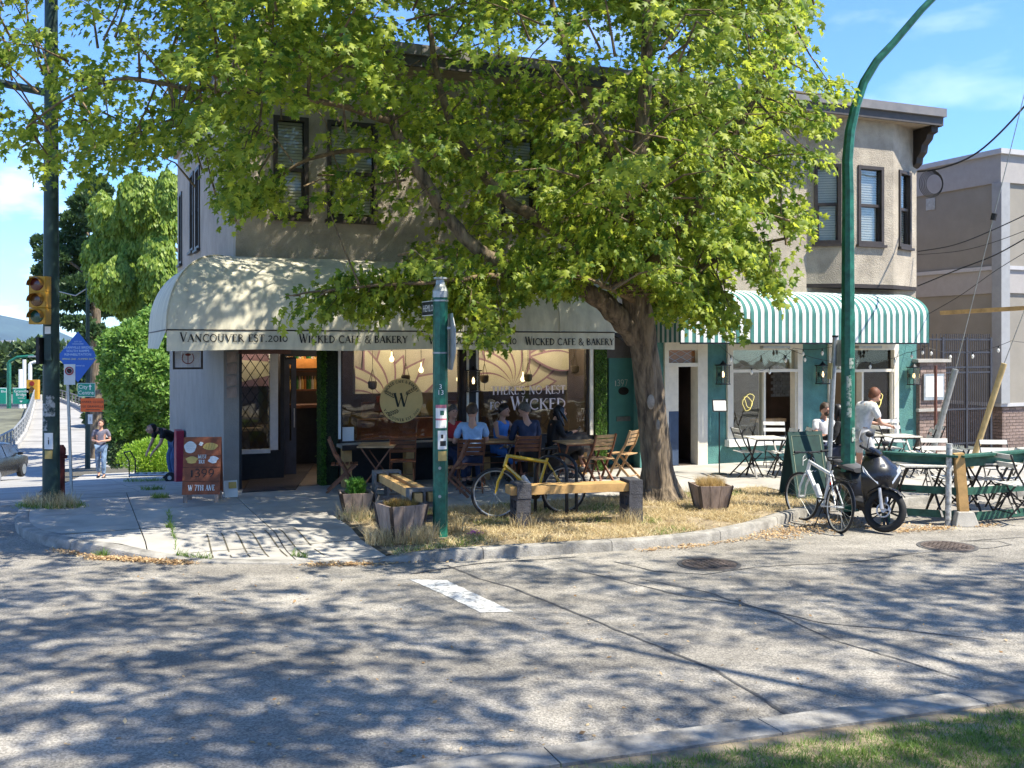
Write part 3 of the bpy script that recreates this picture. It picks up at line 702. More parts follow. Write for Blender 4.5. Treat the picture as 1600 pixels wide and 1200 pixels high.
# -------- cafe shop front
def seg(name, p0, p1, z0, z1, v0, v1, m, **kw): return MB().bx(p0, p1, v0, v1, z0, z1).build(name, m, B, **kw)
FZ = SW
seg('lintel', LS + .25, S(1027), 2.66, 3.2, .0, .25, m_black)
seg('pier', LS + .25, S(378), FZ - .1, 2.66, .0, .25, m_black)
seg('pier', LS, LS + .248, -.3, 3.397, -.0, .25, m_base)
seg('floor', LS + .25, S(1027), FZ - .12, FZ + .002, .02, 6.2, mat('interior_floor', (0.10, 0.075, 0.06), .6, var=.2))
# alcove window with lattice
va = 1.15; a0, a1 = S(374, -va), S(434, -va)
seg('alcove_base', a0 - .3, a1 + .05, FZ, .62, va, va + .15, m_black)
seg('alcove_side', LS + .25, LS + .33, FZ, 2.66, .25, va, m_black)
fr = MB(); fz0, fz1 = .64, 2.55
fr.bx(a1 - .14, a1, va - .03, va + .1, fz0, fz1); fr.bx(a0 - .02, a0 + .03, va - .03, va + .1, fz0, fz1); fr.bx(a0 + .03, a1 - .14, va - .06, va + .1, fz0 - .05, fz0 + .02)
wf = fr.build('window', m_white, B)
MB().bx(a0 + .03, a1 - .14, va + .03, va + .036, fz0 + .02, fz1).build('pane', m_glassd, wf)
lt = MB(); W_ = a1 - .14 - a0 - .03; H_ = fz1 - fz0; n = 5
def lat(mb, x0, x1, z0, z1, step, slopek, y, w=.012):
    c = z0 - (x1 - x0) * slopek
    while c < z1:
        for sg in (1, -1):
            pts = []
            for x in (x0, x1):
                z = c + (x - x0) * slopek if sg > 0 else c + (x1 - x) * slopek
                pts.append([x, z])
            (xa, za), (xb, zb_) = pts
            if za > zb_: xa, za, xb, zb_ = xb, zb_, xa, za
            if zb_ <= z0 or za >= z1: continue
            if za < z0: t = (z0 - za) / (zb_ - za); xa, za = xa + (xb - xa) * t, z0
            if zb_ > z1: t = (z1 - za) / (zb_ - za); xb, zb_ = xa + (xb - xa) * t, z1
            mb.bar((xa, y, za), (xb, y, zb_), w, w)
        c += step
lat(lt, a0 + .03, a1 - .14, fz0 + .02, fz1, .26, 1.5, va + .02); lt.build('lattice', m_black, wf)
seg('alcove_head', a0 - .3, S(500), 2.50, 2.66, .25, va + .5, m_black)
vd = 1.55; d0_, d1_ = S(437, -vd), S(498, -vd)
seg('door_jamb', a1 + .05, d0_, FZ, 2.55, va, vd + .1, m_black)
df = MB(); df.bx(d0_, d0_ + .08, vd - .04, vd + .1, FZ, 2.5); df.bx(d1_ + .05, d1_ + .13, vd - .04, vd + .1, FZ, 2.5); df.bx(d0_ + .08, d1_ + .05, vd - .05, vd + .1, 2.3, 2.42)
df.build('door_frame', mat('charcoal_paint', (0.045, 0.045, 0.05), .5), B)
seg('transom_board', d0_ + .08, d1_ + .05, 2.42, 2.52, vd, vd + .05, m_dark)
dl = MB(); x0, x1 = d0_ + .09, S(463, -vd); 
dl.bx(x0, x0 + .09, vd, vd + .05, FZ + .02, 2.29); dl.bx(x1 - .09, x1, vd, vd + .05, FZ + .02, 2.29); dl.bx(x0 + .09, x1 - .09, vd, vd + .05, FZ + .02, .75); dl.bx(x0 + .09, x1 - .09, vd, vd + .05, 2.15, 2.29)
do = dl.build('door', mat('navy_door', (0.05, 0.055, 0.075), .45), B)
MB().bx(x0 + .09, x1 - .09, vd + .02, vd + .027, .75, 2.15).build('pane', m_glassd, do)
MB().tube([(x1 - .05, vd - .05, 1.0), (x1 - .05, vd - .05, 1.35)], .012).build('handle', m_steel, do)
# bar room seen through the open door
shelf = MB(); 
for z in (1.55, 1.95, 2.35): shelf.bx(S(440, -4.6), S(500, -4.6), 4.5, 4.75, z - .02, z + .02)
seg('bar_counter', S(455, -3.4), S(520, -3.4), FZ, 1.25, 3.2, 3.6, m_black)
seg('counter_top', S(452, -3.4), S(522, -3.4), 1.25, 1.31, 3.1, 3.65, m_wood)
seg('backlight_board', S(440, -4.6), S(505, -4.6), 2.02, 2.22, 4.44, 4.49, mat('painted_backlight', (0.55, 0.22, 0.05), .5))  # amber colour stands in for the warm backlight behind the bottles
shelf.build('bottle_shelf', m_wood, B)
bc = [(0.05, .15, .04), (.35, .12, .03), (.5, .4, .3), (.02, .08, .03), (.6, .35, .1)]
for z in (1.57, 1.97 + .25, 2.37):
    for i in range(14):
        x = S(444, -4.6) + i * (S(500, -4.6) - S(444, -4.6)) / 14
        b = MB().lathe([(.035, 0), (.037, .15), (.03, .19), (.013, .22), (.013, .28)], (x, 4.6, z), 8); k = i * 7 % 5
        b.build('bottle', mat('bottle_glass_%s' % ['brown', 'amber', 'clear', 'green', 'gold'][k], bc[k], .15, spec=.8), B)
reflection_panel = MB().bx(a0 - .1, a1 + .1, va + .75, va + .8, 1.75, 2.6).build('painted_panel', m_mm, B); MB().add([(a0 - .1, va + .742, 2.25), (a0 - .1, va + .742, 1.78), (a1, va + .742, 1.95), (a1, va + .742, 2.2)], [(0, 1, 2, 3)]).build('petal', m_mc, reflection_panel); seg('alcove_table', a0, a1 - .2, .95, 1.0, va + .4, va + .7, m_woodl)  # panel added inside, painted to stand for the mural reflected in the glass
# moss covered piers
def moss(p0, p1, z0, z1, v0, v1):
    seg('hedge_pier', p0, p1, z0, z1, v0, v1, m_moss); n = 2600
    rs = np.random.RandomState(int(abs(p0) * 1000) % 9999); V = np.zeros((n, 3, 3)); side = rs.rand(n) < .35
    x = np.where(side, np.where(rs.rand(n) < .5, p0, p1), p0 + rs.rand(n) * (p1 - p0)); y = np.where(side, v0 + rs.rand(n) * (v1 - v0), v0); z = z0 + rs.rand(n) * (z1 - z0)
    c = np.stack([x, y, z], 1); V[:, 0] = c; V[:, 1] = c + rs.normal(0, .012, (n, 3)) + [0, 0, .012]; V[:, 2] = c + rs.normal(0, .016, (n, 3)) + [0, -.022, -.012]
    npmesh('hedge_blades', V.reshape(-1, 3), np.arange(n * 3).reshape(-1, 3), m_mossl, B, kind='stuff')
m_mossl = leaf_mat('faux_hedge_blade', (0.03, 0.09, 0.01), (0.12, 0.24, 0.03), .2)
moss(S(500), S(508), FZ - .05, 2.66, -.06, .25); seg('pier', S(508) + .002, S(527), FZ - .05, 2.66, -.055, .25, mat('dark_hedge', (.02, .032, .012), .95, var=.5, scale=40, bump=.8, bscale=120))
moss(S(928), S(946), FZ - .05, 2.66, -.06, .25)
seg('white_trim', S(527), S(531), .9, 2.62, -.075, -.061, m_white)
# big windows
def shopwin(p0, p1, z0, z1, lab=None):
    f = MB(); f.bx(p0, p0 + .05, .02, .12, z0, z1); f.bx(p1 - .05, p1, .02, .12, z0, z1); f.bx(p0 + .05, p1 - .05, .02, .12, z1 - .05, z1); f.bx(p0 + .05, p1 - .05, .02, .12, z0, z0 + .05)
    fo = f.build('shop_window', m_dark, B); MB().bx(p0 + .05, p1 - .05, .06, .068, z0 + .05, z1 - .05).build('pane', m_glassd, fo); return fo
w1a, w1b, w2a, w2b = S(531), S(722), S(745), S(921)
W1 = shopwin(w1a, w1b, .80, 2.66); W2 = shopwin(w2a, w2b, .80, 2.66)
seg('stall_riser', S(530), S(928), FZ - .05, .80, .0, .15, m_black)
seg('pier', w1b, S(729), .8, 2.66, -.01, .2, m_dark); seg('white_trim', S(728.5), S(732), .8, 2.66, -.03, .1, m_cream); seg('pier', S(733), w2a, .8, 2.66, -.012, .2, m_black)
seg('white_trim', w2a - .02, w2a + .02, .8, 2.66, -.025, .01, m_white); seg('white_trim', w2b, w2b + .07, .8, 2.66, -.03, .15, m_cream)
# interior room
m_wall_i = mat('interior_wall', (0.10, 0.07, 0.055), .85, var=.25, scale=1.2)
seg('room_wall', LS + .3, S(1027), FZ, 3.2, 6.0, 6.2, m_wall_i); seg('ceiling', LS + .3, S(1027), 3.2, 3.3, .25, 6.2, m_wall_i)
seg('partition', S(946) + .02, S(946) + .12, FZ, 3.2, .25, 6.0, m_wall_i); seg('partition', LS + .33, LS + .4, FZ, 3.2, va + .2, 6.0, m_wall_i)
# painted petal panel above the inner counter
mv = 1.7; mp0, mp1 = S(553, -mv), S(925, -mv); mz0, mz1 = Z(740, 612, -mv), 3.15
pn = MB().bx(mp0, mp1, mv, mv + .05, mz0, mz1).build('painted_panel', m_mb, B)
def petal(cx, cz, L_, w, a, m, y, nm='petal'):
    P = []; N_ = 18
    for i in range(N_ + 1):
        t = i / N_; P.append((L_ * t, w * math.sin(math.pi * t ** .8) * .5))
    for i in range(N_ - 1, 0, -1):
        t = i / N_; P.append((L_ * t, -w * math.sin(math.pi * t ** .8) * .5))
    Q = [(cx + math.cos(a) * x - math.sin(a) * z, min(mz1 - .01, max(mz0 + .005, cz + math.sin(a) * x + math.cos(a) * z))) for x, z in P]
    Q = [(min(mp1 - .01, max(mp0 + .01, x)), z) for x, z in Q]
    o = MB(); o.v = [(x, y, z) for x, z in Q]; o.f = [tuple(range(len(Q)))[::1]]; o.mi = [0]; return o.build(nm, m, pn)
ctr = [(S(800, -mv), mz0 + .1), (S(600, -mv), mz0 - .2), (S(905, -mv), mz0 + .55)]
for c, (cx, cz) in enumerate(ctr):
    for i in range(9):
        a = R(5 + i * 21); L_ = .95 + .18 * ((i * 5) % 3)
        petal(cx, cz, L_ + .07, .44, a, m_mm, mv - .004 - .003 * i - .03 * c, 'petal_outline'); petal(cx, cz, L_, .37, a, m_mc, mv - .0055 - .003 * i - .03 * c)
# dim furniture inside: inner counter, seats, plant pots hung from cords, lamps
seg('inner_counter', S(560, -2.4), S(700, -2.4), FZ, 1.05, 2.2, 2.5, m_wood)
for i, px in enumerate((566, 590, 655, 690, 850, 900)):
    x = S(px, -2.9); seg('bottle_display', x, x + .35, 1.05 + .1 * (i % 2), 1.35 + .12 * (i % 3), 2.85, 3.0, [m_wood, mat('red_jar', (0.35, 0.04, 0.03), .4), mat('yellow_tin', (.5, .35, .08), .5)][i % 3])
PL = [(582, 600), (634, 590), (757, 590), (825, 588), (898, 575)]
for px, py in PL:
    x = S(px, -.45); zp = Z(px, py + 6, -.45); h = MB()
    for dx, dy in ((-.06, 0), (.06, 0), (0, .06)): h.tube([(x, .45, 2.95), (x, .45, zp + .34), (x + dx, .45 + dy, zp + .12)], .005, 5)
    h.lathe([(.03, -.03), (.075, .0), (.085, .10), (.07, .12)], (x, .45, zp), 12)
    h.tube([(x, .45, zp - .03), (x, .45, zp - .16)], .004, 5); h.build('hanging_planter', mat('woven_cord', (0.16, 0.11, 0.06), .9), B)
for k_, (px, py, v) in enumerate(((612, 561, 1.2), (658, 578, 1.0), (717, 592, .35), (817, 592, 1.2), (595, 575, 2.0))):
    x = S(px, -v); z = Z(px, py, -v)
    l = MB().lathe([(.0, 0), (.04, .02), (.05, .06), (.03, .10), (.012, .13), (.012, .2)], (x, v, z - .06), 10).build('pendant_lamp', m_bulb, B, smooth=True)
    MB().tube([(x, v, z + .12), (x, v, 3.2)], .005, 5).build('cord', m_blackm, l)
def lamp(s, v, z, e, r=.12, col=(1, .82, .60)):  # point lights added to brighten the rooms, apart from the modelled pendants
    e *= .6
    d = bpy.data.lights.new('room_fill_light', 'POINT'); d.energy = e; d.shadow_soft_size = r; d.color = col
    o = bpy.data.objects.new('room_fill_light', d); COL.objects.link(o); o.parent = B; o.location = (s, v, z)
for px, v, z, e in ((600, .9, 2.9, 34), (690, .9, 2.9, 34), (790, .9, 2.9, 34), (880, .9, 2.9, 34), (480, 4.2, 2.6, 22), (640, 3.6, 2.7, 30), (830, 3.6, 2.7, 25), (402, 1.5, 2.5, 14)): lamp(S(px, -v), v, z, e)
# notices on the glass
for px0, px1, py0, py1 in ((534, 554, 668, 694),):
    MB().bx(S(px0), S(px1), .045, .05, Z(px0, py1), Z(px0, py0)).build('notice', m_paper, W1)
# round emblem on the glass
cx, cz = S(628.5), Z(628, 626); rr = (S(662) - S(595)) / 2; yg = .052
MB().lathe([(rr, 0), (rr, .004)], (0, 0, 0), 48, axis='y').build('emblem', mat('mustard_vinyl', (0.74, 0.52, 0.20), .6, var=.03), W1).location = (cx, yg - .008, cz)
em = MB(); fe = lambda x, z: (x, yg - .012, z)
letters(em, 'W', lambda x, z: fe(cx - rr * .36 + x, cz - rr * .28 + z), rr * .62, bold=1.1)
for t, a0, a1, flip in (('WICKED CAFE & BAKERY', 155, 25, 1), ('VANCOUVER EST. 2010', 205, 335, -1)):
    W = sum(GL[c][0] + .08 for c in t); x = 0; h = rr * .12
    for c in t:
        w = GL[c][0] + .08; a = R(a0 + (a1 - a0) * (x + w / 2) / W); x += w
        r0 = rr * .80 if flip > 0 else rr * .93; up = Vector((math.cos(a), math.sin(a))) * flip; rt = Vector((up.y, -up.x)); o_ = Vector((cx, cz)) + Vector((math.cos(a), math.sin(a))) * r0
        letters(em, c, lambda lx, lz, o_=o_, rt=rt, up=up, w=w, h=h: fe(*(o_ + rt * (lx - w * h / 2) + up * lz)), h, bold=1.5)
def leafp(mb, x, z, L_, a, w=.32):
    c, s2 = math.cos(a), math.sin(a); P = [(0, 0), (L_ * .4, L_ * w / 2), (L_, 0), (L_ * .4, -L_ * w / 2)]; mb.add([fe(x + c * p - s2 * q, z + s2 * p + c * q) for p, q in P], [(0, 1, 2, 3)])
for (x, z, a) in ((.12, .22, 32), (-.22, .12, 152), (-.05, -.42, 198)):
    for k in range(1, 6):
        b = R(a); px_ = cx + rr * x + math.cos(b) * rr * .12 * k * .8; pz_ = cz + rr * z + math.sin(b) * rr * .12 * k * .8
        leafp(em, px_, pz_, rr * .17, b + R(42), .26); leafp(em, px_, pz_, rr * .17, b - R(42), .26)
    em.bar(fe(cx + rr * x, cz + rr * z), fe(cx + rr * x + math.cos(R(a)) * rr * .6, cz + rr * z + math.sin(R(a)) * rr * .6), rr * .02, .001)
em.build('emblem_print', mat('dark_green_ink', (0.03, 0.03, 0.02), .7), W1, kind='stuff')
tx = MB(); yt = .05
def line(mb, t, pxa, pxb, pyb, hpx, off=0, y=None, big=(), bold=1.15):
    a, b = S(pxa, off), S(pxb, off); z = Z((pxa + pxb) / 2, pyb, off); h = hpx * (Z(pxa, 0, off) - Z(pxa, 100, off)) / 100; h = hpx / 100 * abs(Z((pxa + pxb) / 2, 500, off) - Z((pxa + pxb) / 2, 600, off))
    letters(mb, t, lambda x, zz: (x, (-off if y is None else y), z + zz), h, a, b - a, bold=bold, big=big)
line(tx, "THERE'S NO REST", 769, 886, 616, 13, y=yt); line(tx, 'FOR', 767, 793, 640, 12, y=yt); line(tx, 'WICKED', 800, 887, 640, 17, y=yt, big=(0,), bold=1.2)
tx.build('window_lettering', mat('pale_pink_vinyl', (0.88, 0.76, 0.73), .6), W2)
# sconce, counter shelf outside belongs to furniture; teal door alcove
v2 = .7
seg('alcove_wall', S(946) + .12, S(1000, -v2), 2.25, 2.66, v2, v2 + .1, mat('grey_board', (.18, .17, .17), .7))
td = MB().bx(S(946, -v2) + .08, S(990, -v2), v2, v2 + .06, FZ, 2.25).build('teal_door', m_teald, B)
MB().bx(S(963, -v2), S(984, -v2), v2 - .03, v2, Z(970, 658, -v2), Z(970, 651, -v2)).build('letter_slot', m_steel, td)
o = MB().lathe([(.5, 0), (.5, .01)], (0, 0, 0), 24, axis='y').build('door_plaque', m_black, td); o.location = (S(974, -v2), v2 - .012, Z(970, 611, -v2)); o.scale = (.24, 1, .16)
n1 = MB(); letters(n1, '1397', lambda x, z: (S(960, -v2) + x, v2 - .006, Z(970, 603, -v2) + z), .13, bold=.8); n1.build('door_number', m_paper, td)
seg('alcove_jamb', S(990, -v2), S(1030), FZ, 2.9, .05, v2, m_teal)
seg('wall_panel', S(1000), S(1037), FZ - .05, 3.3, .0, .25, m_teal)
# emblem light
# -------- cafe awning
AP, AS, AZ0, AZ1, AZ2 = 1.3, 1.0, 2.43, 2.73, 3.97
NPH = 14; phs = [R(90) * i / NPH for i in range(NPH + 1)]; RE = S(960, AP)
def prof_z(p): return AZ1 + (AZ2 - AZ1) * math.cos(p) ** .9
hp = [(math.sin(p) ** .95, prof_z(p)) for p in phs]
hp = [(max(.0, r), z) for r, z in hp]
seams = [None, -3.35, -1.45, .35, 1.55, RE]
for k in range(5):
    mb = MB(); N_ = 6
    for i, (r, z) in enumerate(hp):
        for j in range(N_ + 1):
            a = (LS - AS * r) if seams[k] is None else seams[k]; b = seams[k + 1]; t = j / N_; x = a + (b - a) * t
            sag = -.045 * math.sin(math.pi * t) * math.sin(math.pi * min(1, i / NPH)) + .008 * math.sin(x * 5.3 + i * .5) * math.sin(math.pi * i / NPH)
            mb.v.append((x, -AP * r - .004, z + sag))
    n = N_ + 1
    for i in range(NPH):
        for j in range(N_): mb.f.append((i * n + j, (i + 1) * n + j, (i + 1) * n + j + 1, i * n + j + 1)); mb.mi.append(0)
    mb.build('canopy_panel', m_awn, B, smooth=True)
    if k < 4:
        MB().tube([(seams[k + 1], -AP * r - .01, z + .004) for r, z in hp], .010, 5).build('seam', m_awn, B, smooth=True)
for (v0_, v1_) in ((0, 1.2), (1.2, 2.4)):
    mb = MB(); N_ = 4
    for i, (r, z) in enumerate(hp):
        for j in range(N_ + 1):
            a = -AP * r if v0_ == 0 else v0_; x = LS - AS * r - .004; t = j / N_; mb.v.append((x, a + (v1_ - a) * t, z - .02 * math.sin(math.pi * t)))
    n = N_ + 1
    for i in range(NPH):
        for j in range(N_): mb.f.append((i * n + j, i * n + j + 1, (i + 1) * n + j + 1, (i + 1) * n + j)); mb.mi.append(0)
    mb.build('canopy_panel', m_awn, B, smooth=True)
MB().tube([(LS - AS * r - .008, -AP * r - .008, z + .004) for r, z in hp], .012, 5).build('seam', m_awn, B, smooth=True)
for (x, sg) in ((RE, 1),):
    mb = MB(); mb.v = [(x, .0, AZ1)] + [(x, -AP * r, z) for r, z in hp]; mb.f = [tuple(range(len(mb.v)))]; mb.mi = [0]; mb.build('canopy_end', m_awn, B)
mb = MB(); mb.v = [(LS, 2.4, AZ1)] + [(LS - AS * r, 2.4, z) for r, z in hp]; mb.f = [tuple(range(len(mb.v)))]; mb.mi = [0]; mb.build('canopy_end', m_awn, B)
# valance with a slightly wavy lower edge, ridge cord along its top
va_ = MB(); xs = lin(LS - AS, RE, 60)
for x in xs: va_.v += [(x, -AP - .006, AZ1), (x, -AP - .010 - .006 * math.sin(x * 3.1), AZ0 + .012 * math.sin(x * 2.3))]
for i in range(60): va_.f.append((2 * i, 2 * i + 1, 2 * i + 3, 2 * i + 2)); va_.mi.append(0)
va_.build('valance', m_awn, B, smooth=True)
va_ = MB(); ys = lin(-AP, 2.4, 20)
for i, y in enumerate(ys): k = min(1, i / 1.0); va_.v += [(LS - AS - .004, y, AZ1), (LS - AS - .02 - .16 * (1 - i / 20) * .6, y, AZ0 + .02)]
for i in range(20): va_.f.append((2 * i, 2 * i + 2, 2 * i + 3, 2 * i + 1)); va_.mi.append(0)
va_.build('valance', m_awn, B, smooth=True)
MB().bx(RE - .01, RE, -AP, 0, AZ0, AZ1).build('valance', m_awn, B)
MB().tube([(LS - AS, 2.4, AZ1), (LS - AS - .01, -AP - .01, AZ1 + .006), (RE, -AP - .01, AZ1 + .004)], .011, 5).build('valance_cord', m_dark, B)
vt = MB()
for t, a, b, bg in (('VANCOUVER EST.2010', 281, 450, (0, 9)), ('WICKED CAFE & BAKERY', 467, 637, (0,)), ('VANCOUVER EST.2010', 669, 807, (0, 9)), ('WICKED CAFE & BAKERY', 820, 959, (0,))):
    yb = 534 + (a - 281) / 680 * 6.5; line(vt, t, a, b, yb, 11.5 - (a - 281) / 680 * 1.5, off=AP, y=-AP - .021, big=bg, bold=1.35)
vt.build('valance_lettering', m_ink, B)
MB().bx(S(372), S(455), .0, .04, 2.36, 2.56).build('sign_board', mat('red_brown_board', (.16, .08, .06), .7), B)
# awning frame rods
rods = MB()
for x in (LS + .3, -2.4, -.2, 1.7): rods.bar((x, -AP + .05, AZ0 + .12), (x, .0, AZ0 + .5), .025, .025)
rods.build('canopy_arm', m_blackm, B)
# -------- green restaurant front
g0 = S(1037)
seg('lintel', S(1027), RS, 2.62, 3.2, .0, .25, m_teal)
fr = MB(); d0_, d1_ = S(1037), S(1104); op0, op1 = S(1043), S(1088)
fr.bx(d0_, op0, -.05, .2, FZ, 2.62); fr.bx(op1, op1 + .03, -.06, .2, FZ, 2.62); fr.bx(op1 + .03, d1_, -.04, .2, FZ, 2.62)
zt = Z(1070, 573); zt2 = Z(1070, 567); zt3 = Z(1070, 547)
fr.bx(op0, op1, -.05, .2, zt, zt2); fr.bx(op0, op1, -.05, .2, zt3, 2.62)
fo = fr.build('door_frame', m_cream, B)
MB().bx(op0, op1, .05, .056, zt2, zt3).build('pane', mat('amber_glass', (0.30, 0.12, 0.03), .3, spec=.8), fo)
lt = MB(); lat(lt, op0, op1, zt2, zt3, .14, .5, .04, .008); lt.build('lattice', m_steel, fo)
MB().bx(op0 + .0, S(1061), .02, .1, 1.2, zt).build('door_panel', m_cream, fo); MB().bx(op0, S(1061), .02, .1, FZ, 1.2).build('door_panel', mat('navy_panel', (.05, .08, .14), .6), fo)
MB().bx(S(1044), S(1046), .1, .12, 1.4, 2.1).build('picture_frame', m_pine, fo)
def teal(p0, p1, z0=FZ - .1, z1=2.62, v0=0, v1=.25): return seg('wall_panel', p0, p1, z0, z1, v0, v1, m_teal)
teal(S(1104), S(1135)); teal(S(1252), S(1293)); teal(S(1402), RS); teal(S(1135), S(1252), FZ - .1, Z(1190, 697)); teal(S(1293), S(1402), FZ - .1, Z(1350, 694))
def rwin(a, b, ptop, plow, pmid0, psill, openleft, cxp):
    z1 = Z((a + b) / 2, ptop); z0 = Z((a + b) / 2, psill); zt0 = Z((a + b) / 2, plow); s0, s1 = S(a), S(b); tf = .13
    f = MB(); f.bx(s0, s0 + tf, -.05, .2, z0, 2.62); f.bx(s1 - tf, s1, -.05, .2, z0, 2.62); f.bx(s0 + tf, s1 - tf, -.05, .2, z1, 2.62)
    f.bx(s0 + tf, s1 - tf, -.045, .2, zt0 - .06, zt0); sm = S(cxp); f.bx(sm - .025, sm + .025, -.02, .15, z0, zt0 - .06); f.bx(s1 - tf - .04, s1 - tf, -.02, .15, z0, zt0 - .06); f.bx(s0 + tf, s0 + tf + .03, -.02, .15, z0, zt0 - .06)
    fo = f.build('window', m_cream, B); MB().bx(s0 - .04, s1 + .02, -.16, .2, z0 - .14, z0).build('sill', m_white, fo)
    MB().bx(s0 + tf, s1 - tf, .05, .056, zt0, z1).build('pane', m_glassd, fo)
    if openleft: MB().bx(sm, s1 - tf, .05, .056, z0, zt0 - .06).build('pane', m_glassd, fo)
    else: MB().bx(s0 + tf, sm, .05, .056, z0, zt0 - .06).build('pane', m_glassd, fo)
    gn = MB(); c0, c1 = (sm, s1 - tf) if openleft else (s0 + tf, sm); mx_, mz_ = (c0 + c1) / 2 + .03, (z0 + zt0) / 2 + .03
    for rr_, aa in ((.13, 20), (.09, -30)): gn.tube([(mx_ + rr_ * math.cos(R(t)) * (1 + .25 * math.sin(3 * R(t))), .03, mz_ + 1.35 * rr_ * math.sin(R(t + aa))) for t in range(0, 360, 24)], .006, 5, closed=True)
    gn.build('neon_sign', mat('neon_tube', (.8, .7, .25), .3, emit=(.8, .65, .2), estr=.5), fo)
    return fo
RW1 = rwin(1135, 1252, 547, 577, 0, 684, False, 1194); RW2 = rwin(1293, 1402, 547, 577, 0, 682, True, 1347)
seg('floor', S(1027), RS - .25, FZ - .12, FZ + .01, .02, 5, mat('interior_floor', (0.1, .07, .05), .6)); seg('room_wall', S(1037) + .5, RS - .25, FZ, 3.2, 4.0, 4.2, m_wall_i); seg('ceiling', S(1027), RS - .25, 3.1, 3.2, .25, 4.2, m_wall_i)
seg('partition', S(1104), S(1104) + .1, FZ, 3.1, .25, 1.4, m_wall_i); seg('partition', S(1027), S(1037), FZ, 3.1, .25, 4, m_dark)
seg('inside_ledge', S(1195), S(1243), Z(1220, 661), Z(1220, 656), .3, .5, m_woodl)
tl = MB()
x0 = S(1205, -1.5)
for i in range(6):
    for j in range(14):
        o_ = .06 * (j % 2); MB().bx(x0 + i * .13 + o_, x0 + i * .13 + .12 + o_, 1.5, 1.515, 1.35 + j * .07, 1.35 + j * .07 + .062).build('tile', mat('dark_tile', (.16, .14, .12), .3, rand=.15), B)
seg('glass_case', S(1058, -2.2), S(1100, -2.2), FZ, 1.05, 2.2, 2.9, mat('display_case', (.2, .2, .2), .3)); seg('case_goods', S(1060, -2.1), S(1092, -2.1), .95, 1.2, 2.15, 2.2, mat('pastry_tray', (.5, .4, .35), .7)); seg('blackboard', S(1058, -3.6), S(1095, -3.6), 1.4, 2.5, 3.6, 3.65, m_black)
lamp(S(1075, -1.6), 1.6, 2.8, 22, col=(1, .85, .65)); lamp(S(1225, -2), 2.2, 2.8, 20, col=(1, .8, .55)); lamp(S(1340, -2), 2.2, 2.8, 14, col=(1, .8, .55))
# striped awning
GP, GZ0, GZ1, GZ2 = 1.0, 2.56, 3.13, 3.62
gl, gr = S(1064, GP), S(1452, GP); nst = 74; hp2 = [(math.sin(p), GZ1 + (GZ2 - GZ1) * math.cos(p)) for p in [R(90) * i / 10 for i in range(11)]] + [(1.0, GZ0)]
mb = MB(); w = (gr - gl) / nst
for k in range(nst):
    base = len(mb.v); j = .006 * math.sin(k * 1.7)
    for r, z in hp2:
        rr_ = r + (.0 if r < .999 else j); mb.v += [(gl + k * w, -GP * rr_, z), (gl + (k + 1) * w, -GP * rr_, z)]
    for i in range(len(hp2) - 1): mb.f.append((base + 2 * i, base + 2 * i + 2, base + 2 * i + 3, base + 2 * i + 1)); mb.mi.append(k % 2)
mb.build('striped_canopy', [m_awnw, m_awng], B, smooth=True)
for x, sg in ((gl, 0), (gr, 1)):
    mb = MB(); n = 12; ym = [-GP * i / n for i in range(n + 1)]
    def topz(y): r = min(1, -y / GP); return GZ1 + (GZ2 - GZ1) * math.sqrt(max(0, 1 - r * r))
    for i in range(n):
        b0 = len(mb.v); mb.v += [(x, ym[i], GZ0), (x, ym[i + 1], GZ0), (x, ym[i + 1], topz(ym[i + 1])), (x, ym[i], topz(ym[i]))]; mb.f.append((b0, b0 + 1, b0 + 2, b0 + 3)); mb.mi.append(i % 2)
    mb.build('canopy_end', [m_awnw, m_awng], B)
MB().bx(gl, gr, -GP + .01, -GP + .04, GZ0 - .03, GZ0).build('canopy_rail', m_blackm, B)
# wall lanterns and heaters
for px, py, off in ((1123, 585, .0), (1278, 585, .0), (1420, 587, .0), (735, 595, .0)):
    x, z = S(px), Z(px, py); t = MB(); w2 = .09
    for dx in (-w2, w2):
        for dy in (-.06, -.24): t.box(x + dx, dy, z, .011, .011, .36)
    t.box(x, -.15, z + .19, .24, .22, .02); t.box(x, -.15, z - .19, .22, .2, .02); t.box(x, -.03, z, .03, .06, .08); t.lathe([(.08, 0), (.02, .06), (.015, .08)], (x, -.15, z + .2), 8)
    lo = t.build('wall_lantern', m_blackm, B)
    MB().lathe([(.018, -.05), (.028, 0), (.02, .04), (.005, .07)], (x, -.15, z), 8).build('bulb', m_bulb, lo)
    for dx in (-w2, w2): MB().bx(x + dx - .002, x + dx + .002, -.23, -.07, z - .17, z + .17).build('pane', m_glass, lo)
    MB().bx(x - w2, x + w2, -.242, -.238, z - .17, z + .17).build('pane', m_glass, lo)
for a, b in ((1191, 1233), (1340, 1376)):
    MB().bx(S(a, .3), S(b, .3), -.34, -.22, 2.44, 2.50).build('patio_heater', m_steel, B)
# four shingles hung on the pier, left of the alcove
for i in range(4):
    z = Z(337, 555 + i * 18.5); o = MB().box(0, 0, 0, .16, .02, .17, 0, M=Matrix.Rotation(R(-8 + 4 * (i % 2) * 1.5), 4, 'Y')).build('wood_shingle', m_grey_w, B); o.location = (LS + .12, -.05, z - .03)
# doormat
DM = [G(x, y) for x, y in ((378, 770), (462, 766), (505, 742), (430, 741))]
mb = MB(); mb.v = [(p.x, p.y, SW + .016) for p in DM] + [(p.x, p.y, SW + .003) for p in DM]; mb.f = [(0, 1, 2, 3), (0, 4, 5, 1), (1, 5, 6, 2), (2, 6, 7, 3), (3, 7, 4, 0)]; mb.mi = [0] * 5
tag(mb.build('doormat', mat('charcoal_mat', (.045, .04, .045), .95, bump=.4, bscale=200)), 'dark rubber doormat on the pavement before the open cafe door', 'doormat')
